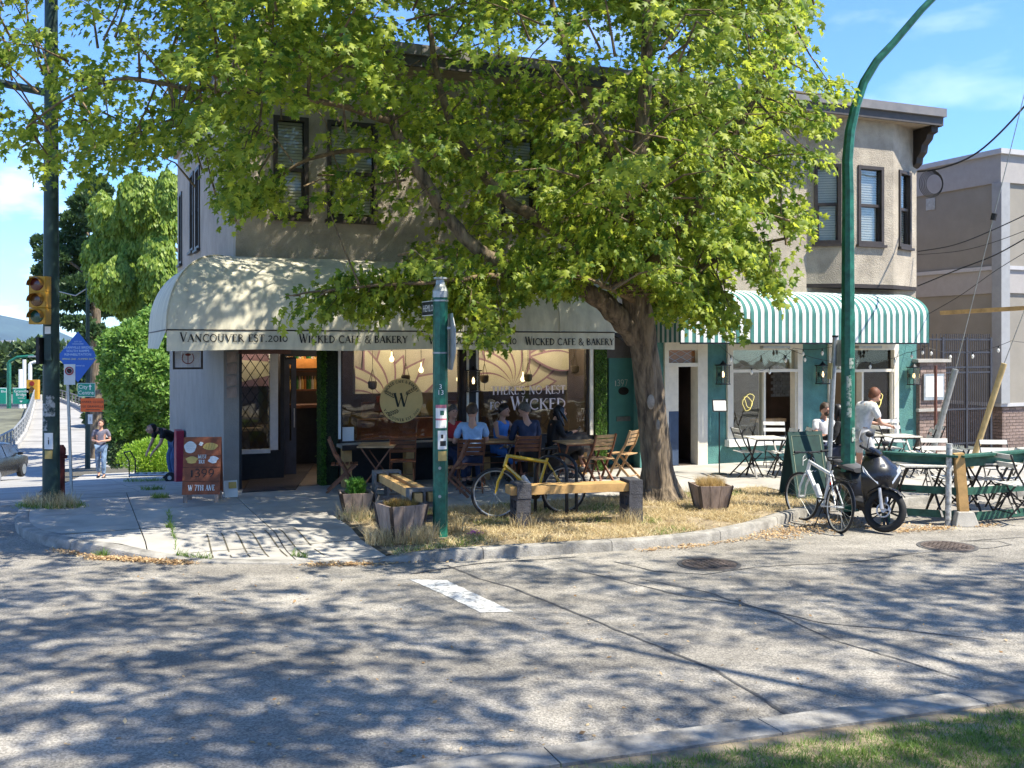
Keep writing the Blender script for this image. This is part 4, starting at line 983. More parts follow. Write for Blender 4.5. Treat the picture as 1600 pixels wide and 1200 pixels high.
# ------------------------------------------------------------ street furniture
def loft(mb, secs, n=14, mi=0, power=2.6, M=None):
    """secs: (x, zc, half width, half height) superellipse rings along x"""
    b0 = len(mb.v); 
    for sct in secs:
        x, zc, hw, hh = sct[:4]; pw = sct[4] if len(sct) > 4 else power
        for k in range(n):
            a = 2 * math.pi * (k + .5) / n; c, s_ = math.cos(a), math.sin(a); p = Vector((x, math.copysign(abs(c) ** (2 / pw), c) * hw, zc + math.copysign(abs(s_) ** (2 / pw), s_) * hh))
            if M is not None: p = M @ p
            mb.v.append(tuple(p))
    for i in range(len(secs) - 1):
        for k in range(n): mb.f.append((b0 + i * n + k, b0 + i * n + (k + 1) % n, b0 + (i + 1) * n + (k + 1) % n, b0 + (i + 1) * n + k)); mb.mi.append(mi)
    mb.f.append(tuple(b0 + k for k in range(n))[::-1]); mb.f.append(tuple(b0 + (len(secs) - 1) * n + k for k in range(n))); mb.mi += [mi, mi]; return mb
RX90 = Matrix.Rotation(R(90), 4, 'X')
def face_M(loc, rz, up=(0, 0, 1)): return Matrix.Translation(loc) @ Matrix.Rotation(rz, 4, 'Z') @ RX90
# -------- green pole with street name and stop signs
p = G(688, 838)
t = thing('street_sign_pole', 'green octagonal street pole with HEMLOCK ST blade, stickers and a stop sign seen edge-on', 'street pole', p)
pl = MB().tube([(0, 0, -.1), (0, 0, 3.02)], .092, 8).build('pole', m_pole, t)
MB().lathe([(.10, 2.98), (.10, 3.06), (.06, 3.14), (.05, 3.2), (.085, 3.21), (.085, 3.23)], n=12).build('pole_cap', m_steel, t)
for z in (2.93, 2.28): MB().lathe([(.101, z), (.101, z + .02)], n=8).build('steel_band', m_steel, t)
bd = Vector((-SA, CA, 0)).normalized(); rzb = math.atan2(bd.y, bd.x)
bl = MB().box(bd.x * .40, bd.y * .40, 2.86, .60, .015, .17, rzb).build('name_blade', mat('black_sign_face', (.03, .03, .03), .5), t)
MB().box(bd.x * .40, bd.y * .40, 2.86, .62, .010, .19, rzb).build('blade_edge', m_white, bl)
sans('HEMLOCK', .125, 'blade_lettering', m_white, bl, face_M((bd.x * .36 - CA * .011, bd.y * .36 - SA * .011, 2.855), rzb + math.pi))
sans('ST', .07, 'blade_lettering', m_white, bl, face_M((bd.x * .16 - CA * .011, bd.y * .16 - SA * .011, 2.885), rzb + math.pi))
hx = Vector((.24, -.97, 0)); rzs = math.atan2(hx.y, hx.x); oc = [(.38 * math.cos(R(22.5 + 45 * i)) , .38 * math.sin(R(22.5 + 45 * i))) for i in range(8)]
cx_ = .125
ss = MB().prism(oc, -.004, .004, fn=lambda x, y, z: (cx_ + hx.x * x - hx.y * z, hx.y * x + hx.x * z, 2.43 + y)).build('stop_sign', mat('sign_back', (.45, .46, .46), .5, .4), t)
MB().prism([(x * .98, y * .98) for x, y in oc], .0045, .006, fn=lambda x, y, z: (cx_ + hx.x * x - hx.y * z, hx.y * x + hx.x * z, 2.43 + y)).build('sign_face', mat('stop_red', (.45, .02, .02), .5), ss)
sans('STOP', .24, 'sign_lettering', m_white, ss, face_M((cx_ + .009, 0, 2.43), rzs + math.pi * 0 + math.pi / 2 * 0 + 0) if False else face_M((cx_ + .009, .002, 2.43), math.atan2(-hx.y, -hx.x)))
MB().bar((.08, 0, 2.6), (cx_, 0, 2.6), .03, .03).build('bracket', m_steel, t)
m_pink = mat('pink_print', (.55, .18, .22), .7); m_gold = mat('gold_print', (.5, .36, .12), .7)
def pole_sticker(par, r, a, z0, z1, w, m, n=5, name='sticker'):
    mb = MB()
    for i in range(n + 1):
        b = a + (i / n - .5) * w / r; mb.v += [(r * math.cos(b), r * math.sin(b), z0), (r * math.cos(b), r * math.sin(b), z1)]
    for i in range(n): mb.f.append((2 * i, 2 * i + 2, 2 * i + 3, 2 * i + 1)); mb.mi.append(0)
    return mb.build(name, m, par)
def zpx(y, Y): return CH - (y - HZ) * Y / F
zz = lambda y: zpx(y, p.y) - p.z
A0 = R(-78)
pole_sticker(pl, .096, A0, zz(668), zz(633), .15, m_paper); pole_sticker(pl, .0965, A0, zz(637), zz(632), .15, m_pink); pole_sticker(pl, .0965, A0, zz(656), zz(653), .15, m_pink)
pole_sticker(pl, .096, A0 + .2, zz(701), zz(672), .13, m_paper); pole_sticker(pl, .096, A0 + .2, zz(719), zz(704), .12, m_gold)
pole_sticker(pl, .0968, A0 + .1, zz(648), zz(641), .05, m_fgreen); pole_sticker(pl, .0968, A0 + .25, zz(696), zz(688), .08, m_black); pole_sticker(pl, .0968, A0 + .1, zz(684), zz(678), .03, m_black)
sans('3', .085, 'pole_number', m_white, pl, face_M((.01, -.097, zz(604)), 0)); sans('13', .085, 'pole_number', m_white, pl, face_M((.01, -.097, zz(613)), 0))
for z in (zz(730), zz(774)): MB().lathe([(.02, -.1), (.02, -.094)], (-.0, 0, z), 8, axis='y').build('bolt', m_steel, t)

# -------- block and timber benches
def cmu(mb):
    w, d, h, th = .19, .39, .19, .032
    mb.bx(-w / 2, w / 2, -d / 2, -d / 2 + th, 0, h); mb.bx(-w / 2, w / 2, d / 2 - th, d / 2, 0, h); mb.bx(-w / 2, w / 2, -th / 2, th / 2, th, h - th)
    for a, b in ((-d / 2 + th, d / 2 - th),): mb.bx(-w / 2, w / 2, a, b, 0, th); mb.bx(-w / 2, w / 2, a, b, h - th, h)
    return mb
cm_d = cmu(MB()).mesh('block', m_cmu); cm_l = cmu(MB()).mesh('block', m_cmul)
def bench(name_lab, A, Bp, me, ncol, beams):
    mid = (A + Bp) / 2; d = Bp - A; d.z = 0; L_ = d.length; rz = math.atan2(d.y, d.x); t = thing('block_bench', name_lab, 'bench', (mid.x, mid.y, (A.z + Bp.z) / 2), rz)
    for sx in (-1, 1):
        for k in range(3):
            if sx and k < 3 - ncol: continue
            o = bpy.data.objects.new('block', me); COL.objects.link(o); o.parent = t; o.location = (sx * L_ / 2 + rnd.uniform(-.006, .006), rnd.uniform(-.006, .006), (k - (3 - ncol)) * .193 + .0); o.rotation_euler = (0, 0, rnd.uniform(-.02, .02))
    zt = (ncol - 1) * .193 + .04
    for y in beams: MB().bx(-L_ / 2 - .17, L_ / 2 + .1, y - .045, y + .045, zt, zt + .11).build('beam', m_pine, t)
    return t
bench('long bench of new timbers on dark grey concrete block stacks beside the tree trunk', G(813, 822), G(986, 814), cm_d, 3, (-.1, 0, .1))
bench('short bench of timbers on pale grey block stacks between the two wooden planters', G(660, 834), G(604, 797), cm_l, 3, (-.09, .09))

# -------- tapered planters
def planter(lab, px, py, w, h, rz, plant):
    p = G(px, py); t = thing('wooden_planter', lab, 'planter', (p.x, p.y, p.z), rz, 'tapered wooden planters')
    b = w * .36; a = w * .5
    for k in range(4):
        M = Matrix.Rotation(R(90 * k), 4, 'Z'); 
        for j in range(3):
            f0, f1 = -1 + 2 * j / 3, -1 + 2 * (j + 1) / 3; mb = MB()
            vs = [(f0 * b + .003, -b, 0), (f1 * b - .003, -b, 0), (f1 * a - .003, -a, h), (f0 * a + .003, -a, h)]
            vs += [(x, y + .02, z) for x, y, z in vs]; vs = [M @ Vector(v) for v in vs]
            mb.add(vs, [(0, 1, 2, 3), (7, 6, 5, 4), (0, 4, 5, 1), (1, 5, 6, 2), (2, 6, 7, 3), (3, 7, 4, 0)]); mb.build('board', m_grey_w, t)
        mb = MB(); mb.bar(M @ Vector((-b, -b - .004, 0)), M @ Vector((-a, -a - .004, h + .005)), .045, .012, up=M @ Vector((0, -1, 0))); mb.build('corner_strap', m_dark, t)
    MB().bx(-a * .93, a * .93, -a * .93, a * .93, h * .8, h * .86).build('soil', mat('potting_soil', (.06, .045, .03), 1, bump=.6), t)
    n = {'green': 700, 'dry': 1500, 'moss': 900}[plant]; rs = np.random.RandomState(int(px)); V = np.zeros((n, 3, 3))
    ang = rs.rand(n) * 6.28; r0 = np.sqrt(rs.rand(n)) * a * .8; base = np.stack([np.cos(ang) * r0, np.sin(ang) * r0, np.full(n, h * .84)], 1)
    if plant == 'green':
        hgt = rs.rand(n) * .22; base[:, :2] *= .75; base[:, 2] += hgt; dirs = rs.normal(0, 1, (n, 3)); dirs[:, 2] = np.abs(dirs[:, 2]) * .8 + .3; dirs /= np.linalg.norm(dirs, axis=1)[:, None]; L_ = .05
    else:
        dirs = rs.normal(0, .33, (n, 3)); dirs[:, 2] = 1; L_ = .14 if plant == 'dry' else .07
        if plant == 'moss': base[:, 2] += .03
    ln = (.5 + rs.rand(n))[:, None] * L_; sd = np.cross(dirs, rs.normal(0, 1, (n, 3))); sd /= np.linalg.norm(sd, axis=1)[:, None]; wd = {'green': .014, 'dry': .004, 'moss': .008}[plant]
    V[:, 0] = base - sd * wd; V[:, 1] = base + sd * wd; V[:, 2] = base + dirs * ln
    npmesh('plant', V.reshape(-1, 3), np.arange(3 * n).reshape(-1, 3), {'green': leaf_mat('herb_leaf', (.05, .16, .02), (.14, .3, .05), .4), 'dry': leaf_mat('dry_straw', (.30, .2, .06), (.62, .48, .22), .3), 'moss': leaf_mat('dry_moss', (.16, .10, .02), (.4, .28, .08), .3)}[plant], t, kind='stuff')
    return t
planter('wooden planter with a fresh green herb, left of the short bench', 556, 801, .46, .30, .25, 'green')
planter('weathered wooden planter filled with dead moss at the kerb beside the green pole', 626, 842, .5, .44, .55, 'moss')
planter('wooden planter of dry grass right of the tree trunk', 1110, 795, .5, .36, .12, 'dry')

# -------- chairs and tables
def folding_chair(lab, kind, group):
    t = thing('folding_chair', lab, 'chair', group=group); woody = kind != 'metal'
    fm_ = {'brown': m_wood, 'pale': m_woodl, 'mixed': m_wood, 'metal': m_blackm}[kind]; sm = {'brown': m_wood, 'pale': m_woodl, 'mixed': m_woodl, 'metal': mat('white_slat', (.72, .70, .64), .6, rand=.06)}[kind]
    w = .21; th, tw = (.022, .04) if woody else (.012, .022)
    for sx in (-1, 1):
        x = sx * w; mb = MB()
        pts = [(x, .21, 0), (x, .0, .40), (x, -.14, .62), (x, -.24, .88)]
        for a, b in zip(pts[:-1], pts[1:]): mb.bar(a, b, th, tw, up=(0, 1, 0))
        mb.build('upright', fm_, t)
        MB().bar((sx * (w - th * 1.3), -.27, 0), (sx * (w - th * 1.3), .19, .44), th, tw, up=(0, 1, 0)).build('leg', fm_, t)
    n = 6 if woody else 5
    for i in range(n): y = -.17 + .37 * i / (n - 1); MB().box(0, y, .452, .42, .055, .014).build('seat_slat', sm, t)
    bs = ((.63, -.145), (.70, -.172), (.77, -.198), (.84, -.225)) if woody else ((.72, -.18), (.84, -.225))
    for z, y in bs: MB().box(0, y + .012, z, .42, .012, .055 if woody else .07, M=Matrix.Rotation(R(18), 4, 'X')).build('back_slat', sm, t)
    MB().bar((-w, .10, .21), (w, .10, .21), .014, .014).build('stretcher', fm_, t); MB().bar((-w, -.2, .07), (w, -.2, .07), .014, .014).build('stretcher', fm_, t)
    return t
def put(root, px, py, rz, lab, used=[]):
    p = G(px, py)
    if root.name not in used:
        used.append(root.name)
        if root.name not in CH_OF: CH_OF[root.name] = list(root.children)
        root.location = p; root.rotation_euler = (0, 0, rz); root['label'] = lab; return root
    return dup(root, p, rz, lab)
GB = 'wooden folding chairs outside the cafe'; GM = 'black metal folding chairs with pale slats'
cb = folding_chair('x', 'brown', GB); cp = folding_chair('x', 'pale', GB); cmx = folding_chair('x', 'mixed', GB)
# rz: chair faces local +y
put(cb, 537, 768, R(-82), 'brown folding chair turned right beside the mossy pier, leftmost outside the cafe')
put(cb, 629, 762, R(8), 'brown folding chair facing the window bar, behind the round emblem')
man_ch = put(cb, 735, 768, R(6), 'brown folding chair that the man in the light blue shirt sits on')
suit_ch = put(cb, 822, 760, R(10), 'brown folding chair that the man in the dark jacket sits on')
put(cb, 708, 775, R(85), 'brown folding chair seen side-on half behind the green pole')
put(cmx, 934, 757, R(32), 'red-brown folding chair with pale seat at the right table')
put(cp, 973, 748, R(60), 'pale wooden folding chair beside the tree trunk')
def table(lab, w, d, h, top, leg, cat='table', thick=.022, group=None):
    t = thing('folding_table', lab, cat, group=group)
    n = 7
    for i in range(n): x = -w / 2 + w * (i + .5) / n; MB().box(x, 0, h - thick / 2, w / n - .006, d, thick).build('top_slat', top, t)
    MB().bx(-w / 2 + .03, w / 2 - .03, -d / 2 + .03, -d / 2 + .05, h - .05, h - thick - .002).build('apron', leg, t)
    for sx in (-1, 1):
        for sy in (-1, 1): MB().bar((sx * w * .42, sy * d * .44, 0), (sx * w * .42 * .96, -sy * d * .4, h - thick - .01), .02, .028, up=(1, 0, 0)).build('leg', leg, t)
    MB().bar((-w * .42, 0, h * .47), (w * .42, 0, h * .47), .014, .014).build('stretcher', leg, t)
    return t
put(table('x', .75, .6, .74, m_woodl, m_wood), 905, 757, R(20), 'folding wood table before the woman in black'); tb2 = table('x', .8, .6, .74, m_woodl, m_wood); put(tb2, 783, 754, R(12), 'folding wood table between the blue-dress woman and the man in the dark jacket')
put(tb2, 590, 764, R(92), 'folding side table with thin crossed legs between the two left brown chairs')
# window bar
p0, p1 = S(531, .42), S(742, .42); cxs = (p0 + p1) / 2; x_, y_ = L2W(cxs, -.38); t = thing('window_bar', 'long wooden bar shelf with timber posts under the emblem window', 'bar shelf', (x_, y_, SW), ANG)
L_ = p1 - p0; MB().bx(-L_ / 2, L_ / 2, -.19, .19, .66, .72).build('shelf', mat('pale_planed_wood', (.42, .37, .3), .5, var=.15, scale=4, stretch=(.3, 3, 3)), t); MB().bx(-L_ / 2, L_ / 2, -.21, -.192, .63, .72).build('edge_board', m_dark, t)
for x in (-L_ / 2 + .12, 0, L_ / 2 - .15): MB().bx(x - .07, x + .07, -.1, .1, 0, .66).build('post', m_pine, t)
# second bar shelf before the wide window
p0, p1 = S(748, .42), S(920, .42); x_, y_ = L2W((p0 + p1) / 2, -.38); t = thing('window_bar', 'low wooden bench along the wall under the lettered window', 'bench', (x_, y_, SW), ANG)
L_ = p1 - p0; MB().bx(-L_ / 2, L_ / 2, -.2, .2, .42, .47).build('seat', m_dark, t)
for x in (-L_ / 2 + .12, 0, L_ / 2 - .15): MB().bx(x - .07, x + .07, -.12, .12, 0, .42).build('post', m_pine, t)
# bistro sets at the green restaurant
cm = folding_chair('x', 'metal', GM)
m_wht = mat('cream_table_slat', (.66, .62, .53), .6, rand=.06); GT = 'bistro tables with pale slatted tops'
bt = table('x', .6, .6, .72, m_wht, m_blackm, group=GT)
for px, py, rz, lab in ((1168, 744, -80, 'left of the table under the left restaurant window'), (1222, 745, 95, 'with its seat towards the pavement, in front of the A-board'), (1212, 730, 175, 'with its back against the window sill, behind the first table'),
                        (1246, 742, 88, 'half hidden behind the chalkboard'), (1385, 737, -85, 'left of the table under the right window'), (1437, 745, 80, 'near the brick pillar'), (1395, 724, 180, 'against the sill of the right window'), (1300, 735, 80, 'behind the leaning grey pole'), (1450, 738, 88, 'closest to the iron gate, outside the green fence')):
    put(cm, px, py, R(rz), 'black metal chair ' + lab)
for px, py, rz, lab in ((1195, 745, 8, 'bistro table under the left restaurant window'), (1268, 740, 8, 'bistro table before the seated bearded man'), (1405, 741, 8, 'bistro table under the right restaurant window'), (1350, 738, 8, 'bistro table behind the green lamp pole')): put(bt, px, py, R(rz), lab)
for px, py, rz, lab in ((1432, 810, 2, 'bistro table behind the green fence, left of the timber post'), (1545, 805, 4, 'bistro table behind the fence, right of the timber post'), (1590, 790, 4, 'bistro table at the right edge behind the fence')): put(bt, px, py - 6, R(rz), lab)
for px, py, rz, lab in ((1480, 800, 85, 'behind the fence just left of the timber post'), (1518, 802, -85, 'behind the fence just right of the timber post'), (1572, 802, 88, 'behind the fence with its back to the right'), (1588, 812, -80, 'behind the fence at the right edge'), (1466, 778, 175, 'in the fenced patio, back row left'), (1560, 782, 175, 'in the fenced patio, back row right')):
    put(cm, px, py - 6, R(rz), 'black metal chair ' + lab)
# menu holder
p = G(1124, 741); t = thing('menu_stand', 'black floor stand holding a framed menu by the cream doorway', 'menu stand', p)
MB().lathe([(.15, 0), (.15, .012), (.02, .02)], n=20).build('base', m_blackm, t); MB().tube([(0, 0, .02), (0, 0, 1.15)], .012, 6).build('post', m_blackm, t)
fo = MB().box(0, -.02, 1.27, .27, .02, .23, M=Matrix.Rotation(R(-20), 4, 'X')).build('frame', m_blackm, t); MB().box(0, -.034, 1.272, .23, .004, .19, M=Matrix.Rotation(R(-20), 4, 'X')).build('menu_sheet', m_paper, fo)
# -------- A boards
def aboard(name, lab, cat, p, rz, w, h, d, m, legs=.12):
    t = thing(name, lab, cat, p, rz)
    for s_ in (-1, 1):
        nm = 'front_board' if s_ < 0 else 'back_board'
        def fn(x, z, y, s_=s_): k = z / h; return (x, s_ * d * (1 - k) + y * 1.0, z)
        MB().add([fn(-w / 2, legs, s_ * .012), fn(w / 2, legs, s_ * .012), fn(w / 2, h, s_ * .012), fn(-w / 2, h, s_ * .012), fn(-w / 2, legs, -s_ * .008), fn(w / 2, legs, -s_ * .008), fn(w / 2, h, -s_ * .008), fn(-w / 2, h, -s_ * .008)],
                 [(0, 1, 2, 3), (7, 6, 5, 4), (0, 4, 5, 1), (1, 5, 6, 2), (2, 6, 7, 3), (3, 7, 4, 0)]).build(nm, m, t)
        for sx in (-1, 1): MB().bar(fn(sx * (w / 2 - .05), 0, 0), fn(sx * (w / 2 - .05), legs + .02, 0), .06, .02).build('leg', m_grey_w if legs > .05 else m_fgreen, t)
    return t
p = G(317, 783); m_ab = mat('rust_painted_board', (.27, .085, .04), .75, var=.18, scale=8)
H_, D_, W_ = .98, .16, .56
t = aboard('a_frame_sign', 'rust-brown A-board with painted pastries reading MUST TRY 1399 W 7TH AVE', 'sign', p, R(5), W_, H_, D_, m_ab)
fa = lambda x, z, e=.0: (x, -D_ * (1 - z / H_) - .014 - e, z)
for z in (.32, .53, .70): MB().bar(fa(-W_ / 2, z, .001), fa(W_ / 2, z, .001), .008, .004).build('board_joint', m_dark, t)
lw = MB(); letters(lw, 'W 7TH AVE', lambda x, z: fa(x - .19, .18 + z, .003), .085, width=.40, bold=1.2)
letters(lw, 'MUST', lambda x, z: fa(x - .06, .66 + z, .003), .055, width=.13, bold=1.5); letters(lw, 'TRY', lambda x, z: fa(x - .05, .585 + z, .003), .055, width=.10, bold=1.5); lw.build('painted_lettering', m_paper, t, kind='stuff')
ln_ = MB(); letters(ln_, '1399', lambda x, z: fa(x - .17, .385 + z, .006), .12, width=.38, bold=1.1); ln_.build('house_numbers', m_black, t)
def blob(cx, cz, rx, rz_, m, nm, k=3, am=.15, e=.003):
    n = 18; mb = MB(); mb.v = [fa(cx + rx * math.cos(2 * math.pi * i / n) * (1 + am * math.sin(k * 2 * math.pi * i / n)), cz + rz_ * math.sin(2 * math.pi * i / n), e) for i in range(n)]; mb.f = [tuple(range(n))]; mb.mi = [0]; return mb.build(nm, m, t)
m_cro = mat('painted_yellow', (.62, .42, .12), .7)
blob(-.18, .83, .09, .09, m_paper, 'painted_pastry', 5, .08); blob(.12, .84, .11, .055, m_cro, 'painted_pastry', 4, .1); blob(-.15, .64, .085, .055, m_cro, 'painted_pastry', 5, .2); blob(.17, .64, .07, .055, mat('painted_blue_white', (.55, .62, .68), .7), 'painted_pastry', 4, .25); blob(-.02, .88, .03, .03, m_paper, 'painted_pastry', 4, .3)
wv = MB()
for k in range(5): 
    for i in range(6): wv.bar(fa(-.25 + i * .024, .785 + k * .024 + .005 * (i % 2), .0045), fa(-.25 + (i + 1) * .024, .785 + k * .024 + .005 * ((i + 1) % 2), .0045), .006, .001)
for k in range(4): wv.bar(fa(.05 + k * .04, .80, .0045), fa(.07 + k * .04, .885, .0045), .005, .001)
wv.build('painted_lines', m_black, t, kind='stuff')
p = G(1262, 771)
t = aboard('chalkboard_sign', 'dark green chalkboard A-board leaning beside the white bicycle', 'sign', G(1257, 775), R(18), .62, 1.02, .24, mat('chalkboard', (.018, .055, .045), .7, var=.2, scale=5), .0)
fa2 = lambda x, z: (x, -.24 * (1 - z / 1.02) - .016, z)
ch = MB()
fr_ = [(-.26, .06), (.26, .06), (.26, .96), (-.26, .96)]
for a, b in zip(fr_, fr_[1:] + fr_[:1]): ch.bar(fa2(*a), fa2(*b), .008, .002)
ch.build('painted_border', mat('gold_line', (.3, .33, .22), .7), t)
sc_ = MB(); 
for k, pts in enumerate(([(0, 0), (.02, .12), (.06, .16), (.08, .1), (.02, .07)], [(.12, 0), (.13, .1)], [(.18, .12), (.15, .02), (.21, .0), (.22, .09), (.18, .12)])): sc_.tube([fa2(-.12 + x, .5 + z) for x, z in pts], .006, 4)
sc_.tube([fa2(-.1 + .03 * i, .4 + .02 * (i % 2)) for i in range(8)], .005, 4); sc_.build('chalk_writing', m_paper, t)
# hanging stained glass sign
x0, x1 = S(270, .35), S(317, .35); z0, z1 = Z(293, 577, .35), Z(293, 546, .35); cx = (x0 + x1) / 2; w, h = x1 - x0, z1 - z0; X_, Y_ = L2W(cx, -.35)
t = thing('hanging_sign', 'small leaded glass sign in a dark frame hanging under the left end of the awning', 'sign', (X_, Y_, (z0 + z1) / 2), ANG)
MB().bx(-w / 2, w / 2, -.02, .02, h / 2 - .03, h / 2).bx(-w / 2, w / 2, -.02, .02, -h / 2, -h / 2 + .03).bx(-w / 2, -w / 2 + .03, -.02, .02, -h / 2 + .03, h / 2 - .03).bx(w / 2 - .03, w / 2, -.02, .02, -h / 2 + .03, h / 2 - .03).build('frame', m_dark, t)
m_sg = mat('milky_glass', (.5, .52, .55), .3, var=.1)
for i in range(4):
    for j in range(2): MB().bx(-w / 2 + .035 + i * (w - .07) / 4, -w / 2 + .03 + (i + 1) * (w - .07) / 4, -.004, .004, -h / 2 + .033 + j * (h - .066) / 2, -h / 2 + .029 + (j + 1) * (h - .066) / 2).build('glass_piece', m_sg, t)
mo = MB(); mo.tube([(.09 * math.cos(a), -.008, .02 + .09 * math.sin(a)) for a in [R(180 + 18 * i) for i in range(11)]], .007, 5); mo.tube([(-.09, -.008, .02), (-.07, -.008, .09)], .007, 5); mo.tube([(.09, -.008, .02), (.07, -.008, .09)], .007, 5); mo.tube([(0, -.008, -.07), (0, -.008, .07)], .006, 5); mo.ball((0, -.01, .075), .03, sc=(1.5, .5, .7)); mo.build('lead_motif', mat('red_brown_glass', (.2, .04, .03), .4), t)
MB().tube([(-w * .3, 0, h / 2), (-w * .3, 0, h / 2 + .1)], .004, 4).build('chain', m_blackm, t); MB().tube([(w * .3, 0, h / 2), (w * .3, 0, h / 2 + .1)], .004, 4).build('chain', m_blackm, t)
# small ceramic pot & flowery bucket by the alcove
p = G(368, 745); t = thing('ashtray_pot', 'small pale pot on the ground by the black pier', 'pot', p); MB().lathe([(.05, 0), (.07, .16), (.065, .16)], n=12).build('body', m_grey_w, t); MB().lathe([(.062, .15), (.062, .155)], n=12).build('fill', m_black, t)
p = G(361, 777); t = thing('folded_card_sign', 'small yellow and white folded card standing behind the A-board', 'card sign', p, .5)
MB().box(0, 0, .13, .2, .012, .26, M=Matrix.Rotation(R(-12), 4, 'X')).build('front_panel', m_paper, t); MB().box(.02, -.02, .19, .12, .006, .1, M=Matrix.Rotation(R(-12), 4, 'X')).build('print', m_cro, t); MB().box(0, .06, .13, .2, .012, .26, M=Matrix.Rotation(R(12), 4, 'X')).build('back_panel', m_paper, t)
# hoop bike rack
p = G(868, 802); t = thing('bike_rack', 'pair of black steel hoops holding the yellow bicycle', 'bike rack', p, R(60))
for dx in (-.14, .16):
    MB().tube([(dx, -.25, 0), (dx, -.25, .62)] + [(dx, -.25 * math.cos(a), .62 + .2 * math.sin(a)) for a in [R(18 * i) for i in range(1, 10)]] + [(dx, .25, .62), (dx, .25, 0)], .025, 8).build('hoop', m_blackm, t, smooth=True)
# -------- bicycles
def bicycle(name, lab, col, p, rz, lean=0.0, steer=0.0, wb=1.04, rw=.335, rack=False, tyre=.018, coltxt=None):
    m_f = mat('bike_paint_' + name, col, .3, var=.08, scale=10, spec=.6)
    t = thing('bicycle', lab, 'bicycle', p, rz); t.rotation_euler = (lean, 0, rz)
    hd = Vector((wb - .12, 0, .82)); ax = Vector((-.3, 0, .95)).normalized(); Ms = Matrix.Translation(hd) @ Matrix.Rotation(steer, 4, ax) @ Matrix.Translation(-hd)
    def wheel(c, M, nm):
        c = Vector(c); mb = MB(); mb.tube([M @ (c + Vector((rw * math.cos(a), 0, rw * math.sin(a)))) for a in [2 * math.pi * i / 36 for i in range(36)]], tyre, 7, closed=True); w = mb.build(nm, m_rubber, t, smooth=True)
        MB().tube([M @ (c + Vector(((rw - tyre * 1.3) * math.cos(a), 0, (rw - tyre * 1.3) * math.sin(a)))) for a in [2 * math.pi * i / 36 for i in range(36)]], tyre * .62, 6, closed=True).build('rim', m_steel, w, smooth=True)
        sp = MB()
        for i in range(20):
            a = 2 * math.pi * i / 20; sg = .03 * (1 if i % 2 else -1); sp.tube([M @ (c + Vector((.02 * math.cos(a + .6), sg, .02 * math.sin(a + .6)))), M @ (c + Vector(((rw - .03) * math.cos(a), 0, (rw - .03) * math.sin(a))))], .0016, 3, cap=False)
        sp.build('spokes', m_steel, w, kind='stuff'); MB().tube([M @ (c + Vector((0, -.045, 0))), M @ (c + Vector((0, .045, 0)))], .02, 8).build('hub', m_steel, w)
    I = Matrix.Identity(4)
    rc = (0, 0, rw); fc = (wb, 0, rw); wheel(rc, I, 'wheel'); wheel(fc, Ms, 'wheel')
    bb = Vector((.42, 0, .29)); st = Vector((.27, 0, .80)); ht, hb = Vector((wb - .17, 0, .87)), Vector((wb - .12, 0, .70))
    fr = MB(); fr.tube([bb, st], .021, 8); fr.tube([st - Vector((-.01, 0, .06)), ht - Vector((0, 0, .02))], .025, 8); fr.tube([bb, hb + Vector((0, 0, .02))], .032, 8); fr.tube([ht, hb], .026, 8)
    for y in (-.06, .06): fr.tube([bb + Vector((0, y * .5, 0)), (0, y, rw)], .010, 6); fr.tube([st - Vector((0, 0, .06)) + Vector((0, y * .3, 0)), (0, y, rw)], .009, 6)
    fr.build('frame', m_f, t, smooth=True)
    fk = MB()
    for y in (-.055, .055): fk.tube([Ms @ (hb + Vector((0, y, -.03))), Ms @ Vector((wb - .03, y, .5)), Ms @ Vector((wb, y, rw))], [.017, .014, .009], 8)
    fk.tube([Ms @ (hb + Vector((0, -.055, -.03))), Ms @ (hb + Vector((0, .055, -.03)))], .018, 8); fk.build('fork', m_f, t, smooth=True)
    hb_ = MB(); top = ht + Vector((-.03, 0, .09)); hb_.tube([ht, top, top + Vector((.08, 0, .02))], .014, 8); c = top + Vector((.08, 0, .02)); hb_ = MB(); hb_.tube([Ms @ ht, Ms @ top, Ms @ c], .014, 8)
    hb_.tube([Ms @ (c + Vector((-.06, -.30, .02))), Ms @ (c + Vector((0, -.1, 0))), Ms @ (c + Vector((0, .1, 0))), Ms @ (c + Vector((-.06, .30, .02)))], .012, 8); h = hb_.build('handlebar', m_blackm, t, smooth=True)
    for y in (-.25, .25): MB().tube([Ms @ (c + Vector((-.045, y * .8, .015))), Ms @ (c + Vector((-.065, y * 1.25, .02)))], .018, 8).build('grip', m_rubber, h); MB().tube([Ms @ (c + Vector((.01, y * .7, -.01))), Ms @ (c + Vector((.03, y * 1.05, -.03)))], .006, 5).build('brake_lever', m_blackm, h)
    s_ = MB(); M1 = Matrix.Translation(st + Vector((-.03, 0, .13))); loft(s_, [(-.13, 0, .02, .008), (-.11, .01, .07, .022), (-.05, .01, .065, .022), (.04, .0, .03, .018), (.13, -.005, .012, .01)], 10, M=M1); sd = s_.build('saddle', m_rubber, t, smooth=True)
    MB().tube([st, st + Vector((-.03, 0, .13))], .013, 8).build('seat_post', m_blackm, t)
    cr = MB(); cr.lathe([(.09, -.004), (.09, .004)], bb + Vector((0, -.05, 0)), 20, axis='y'); cr.bar(bb + Vector((0, -.07, 0)), bb + Vector((.12, -.08, -.11)), .018, .02); cr.bar(bb + Vector((0, .07, 0)), bb + Vector((-.12, .08, .11)), .018, .02); cr.build('crankset', m_blackm, t)
    for sg in (-1, 1): MB().box(bb.x - sg * .12, sg * .12, bb.z + sg * .11, .09, .07, .02).build('pedal', m_rubber, t)
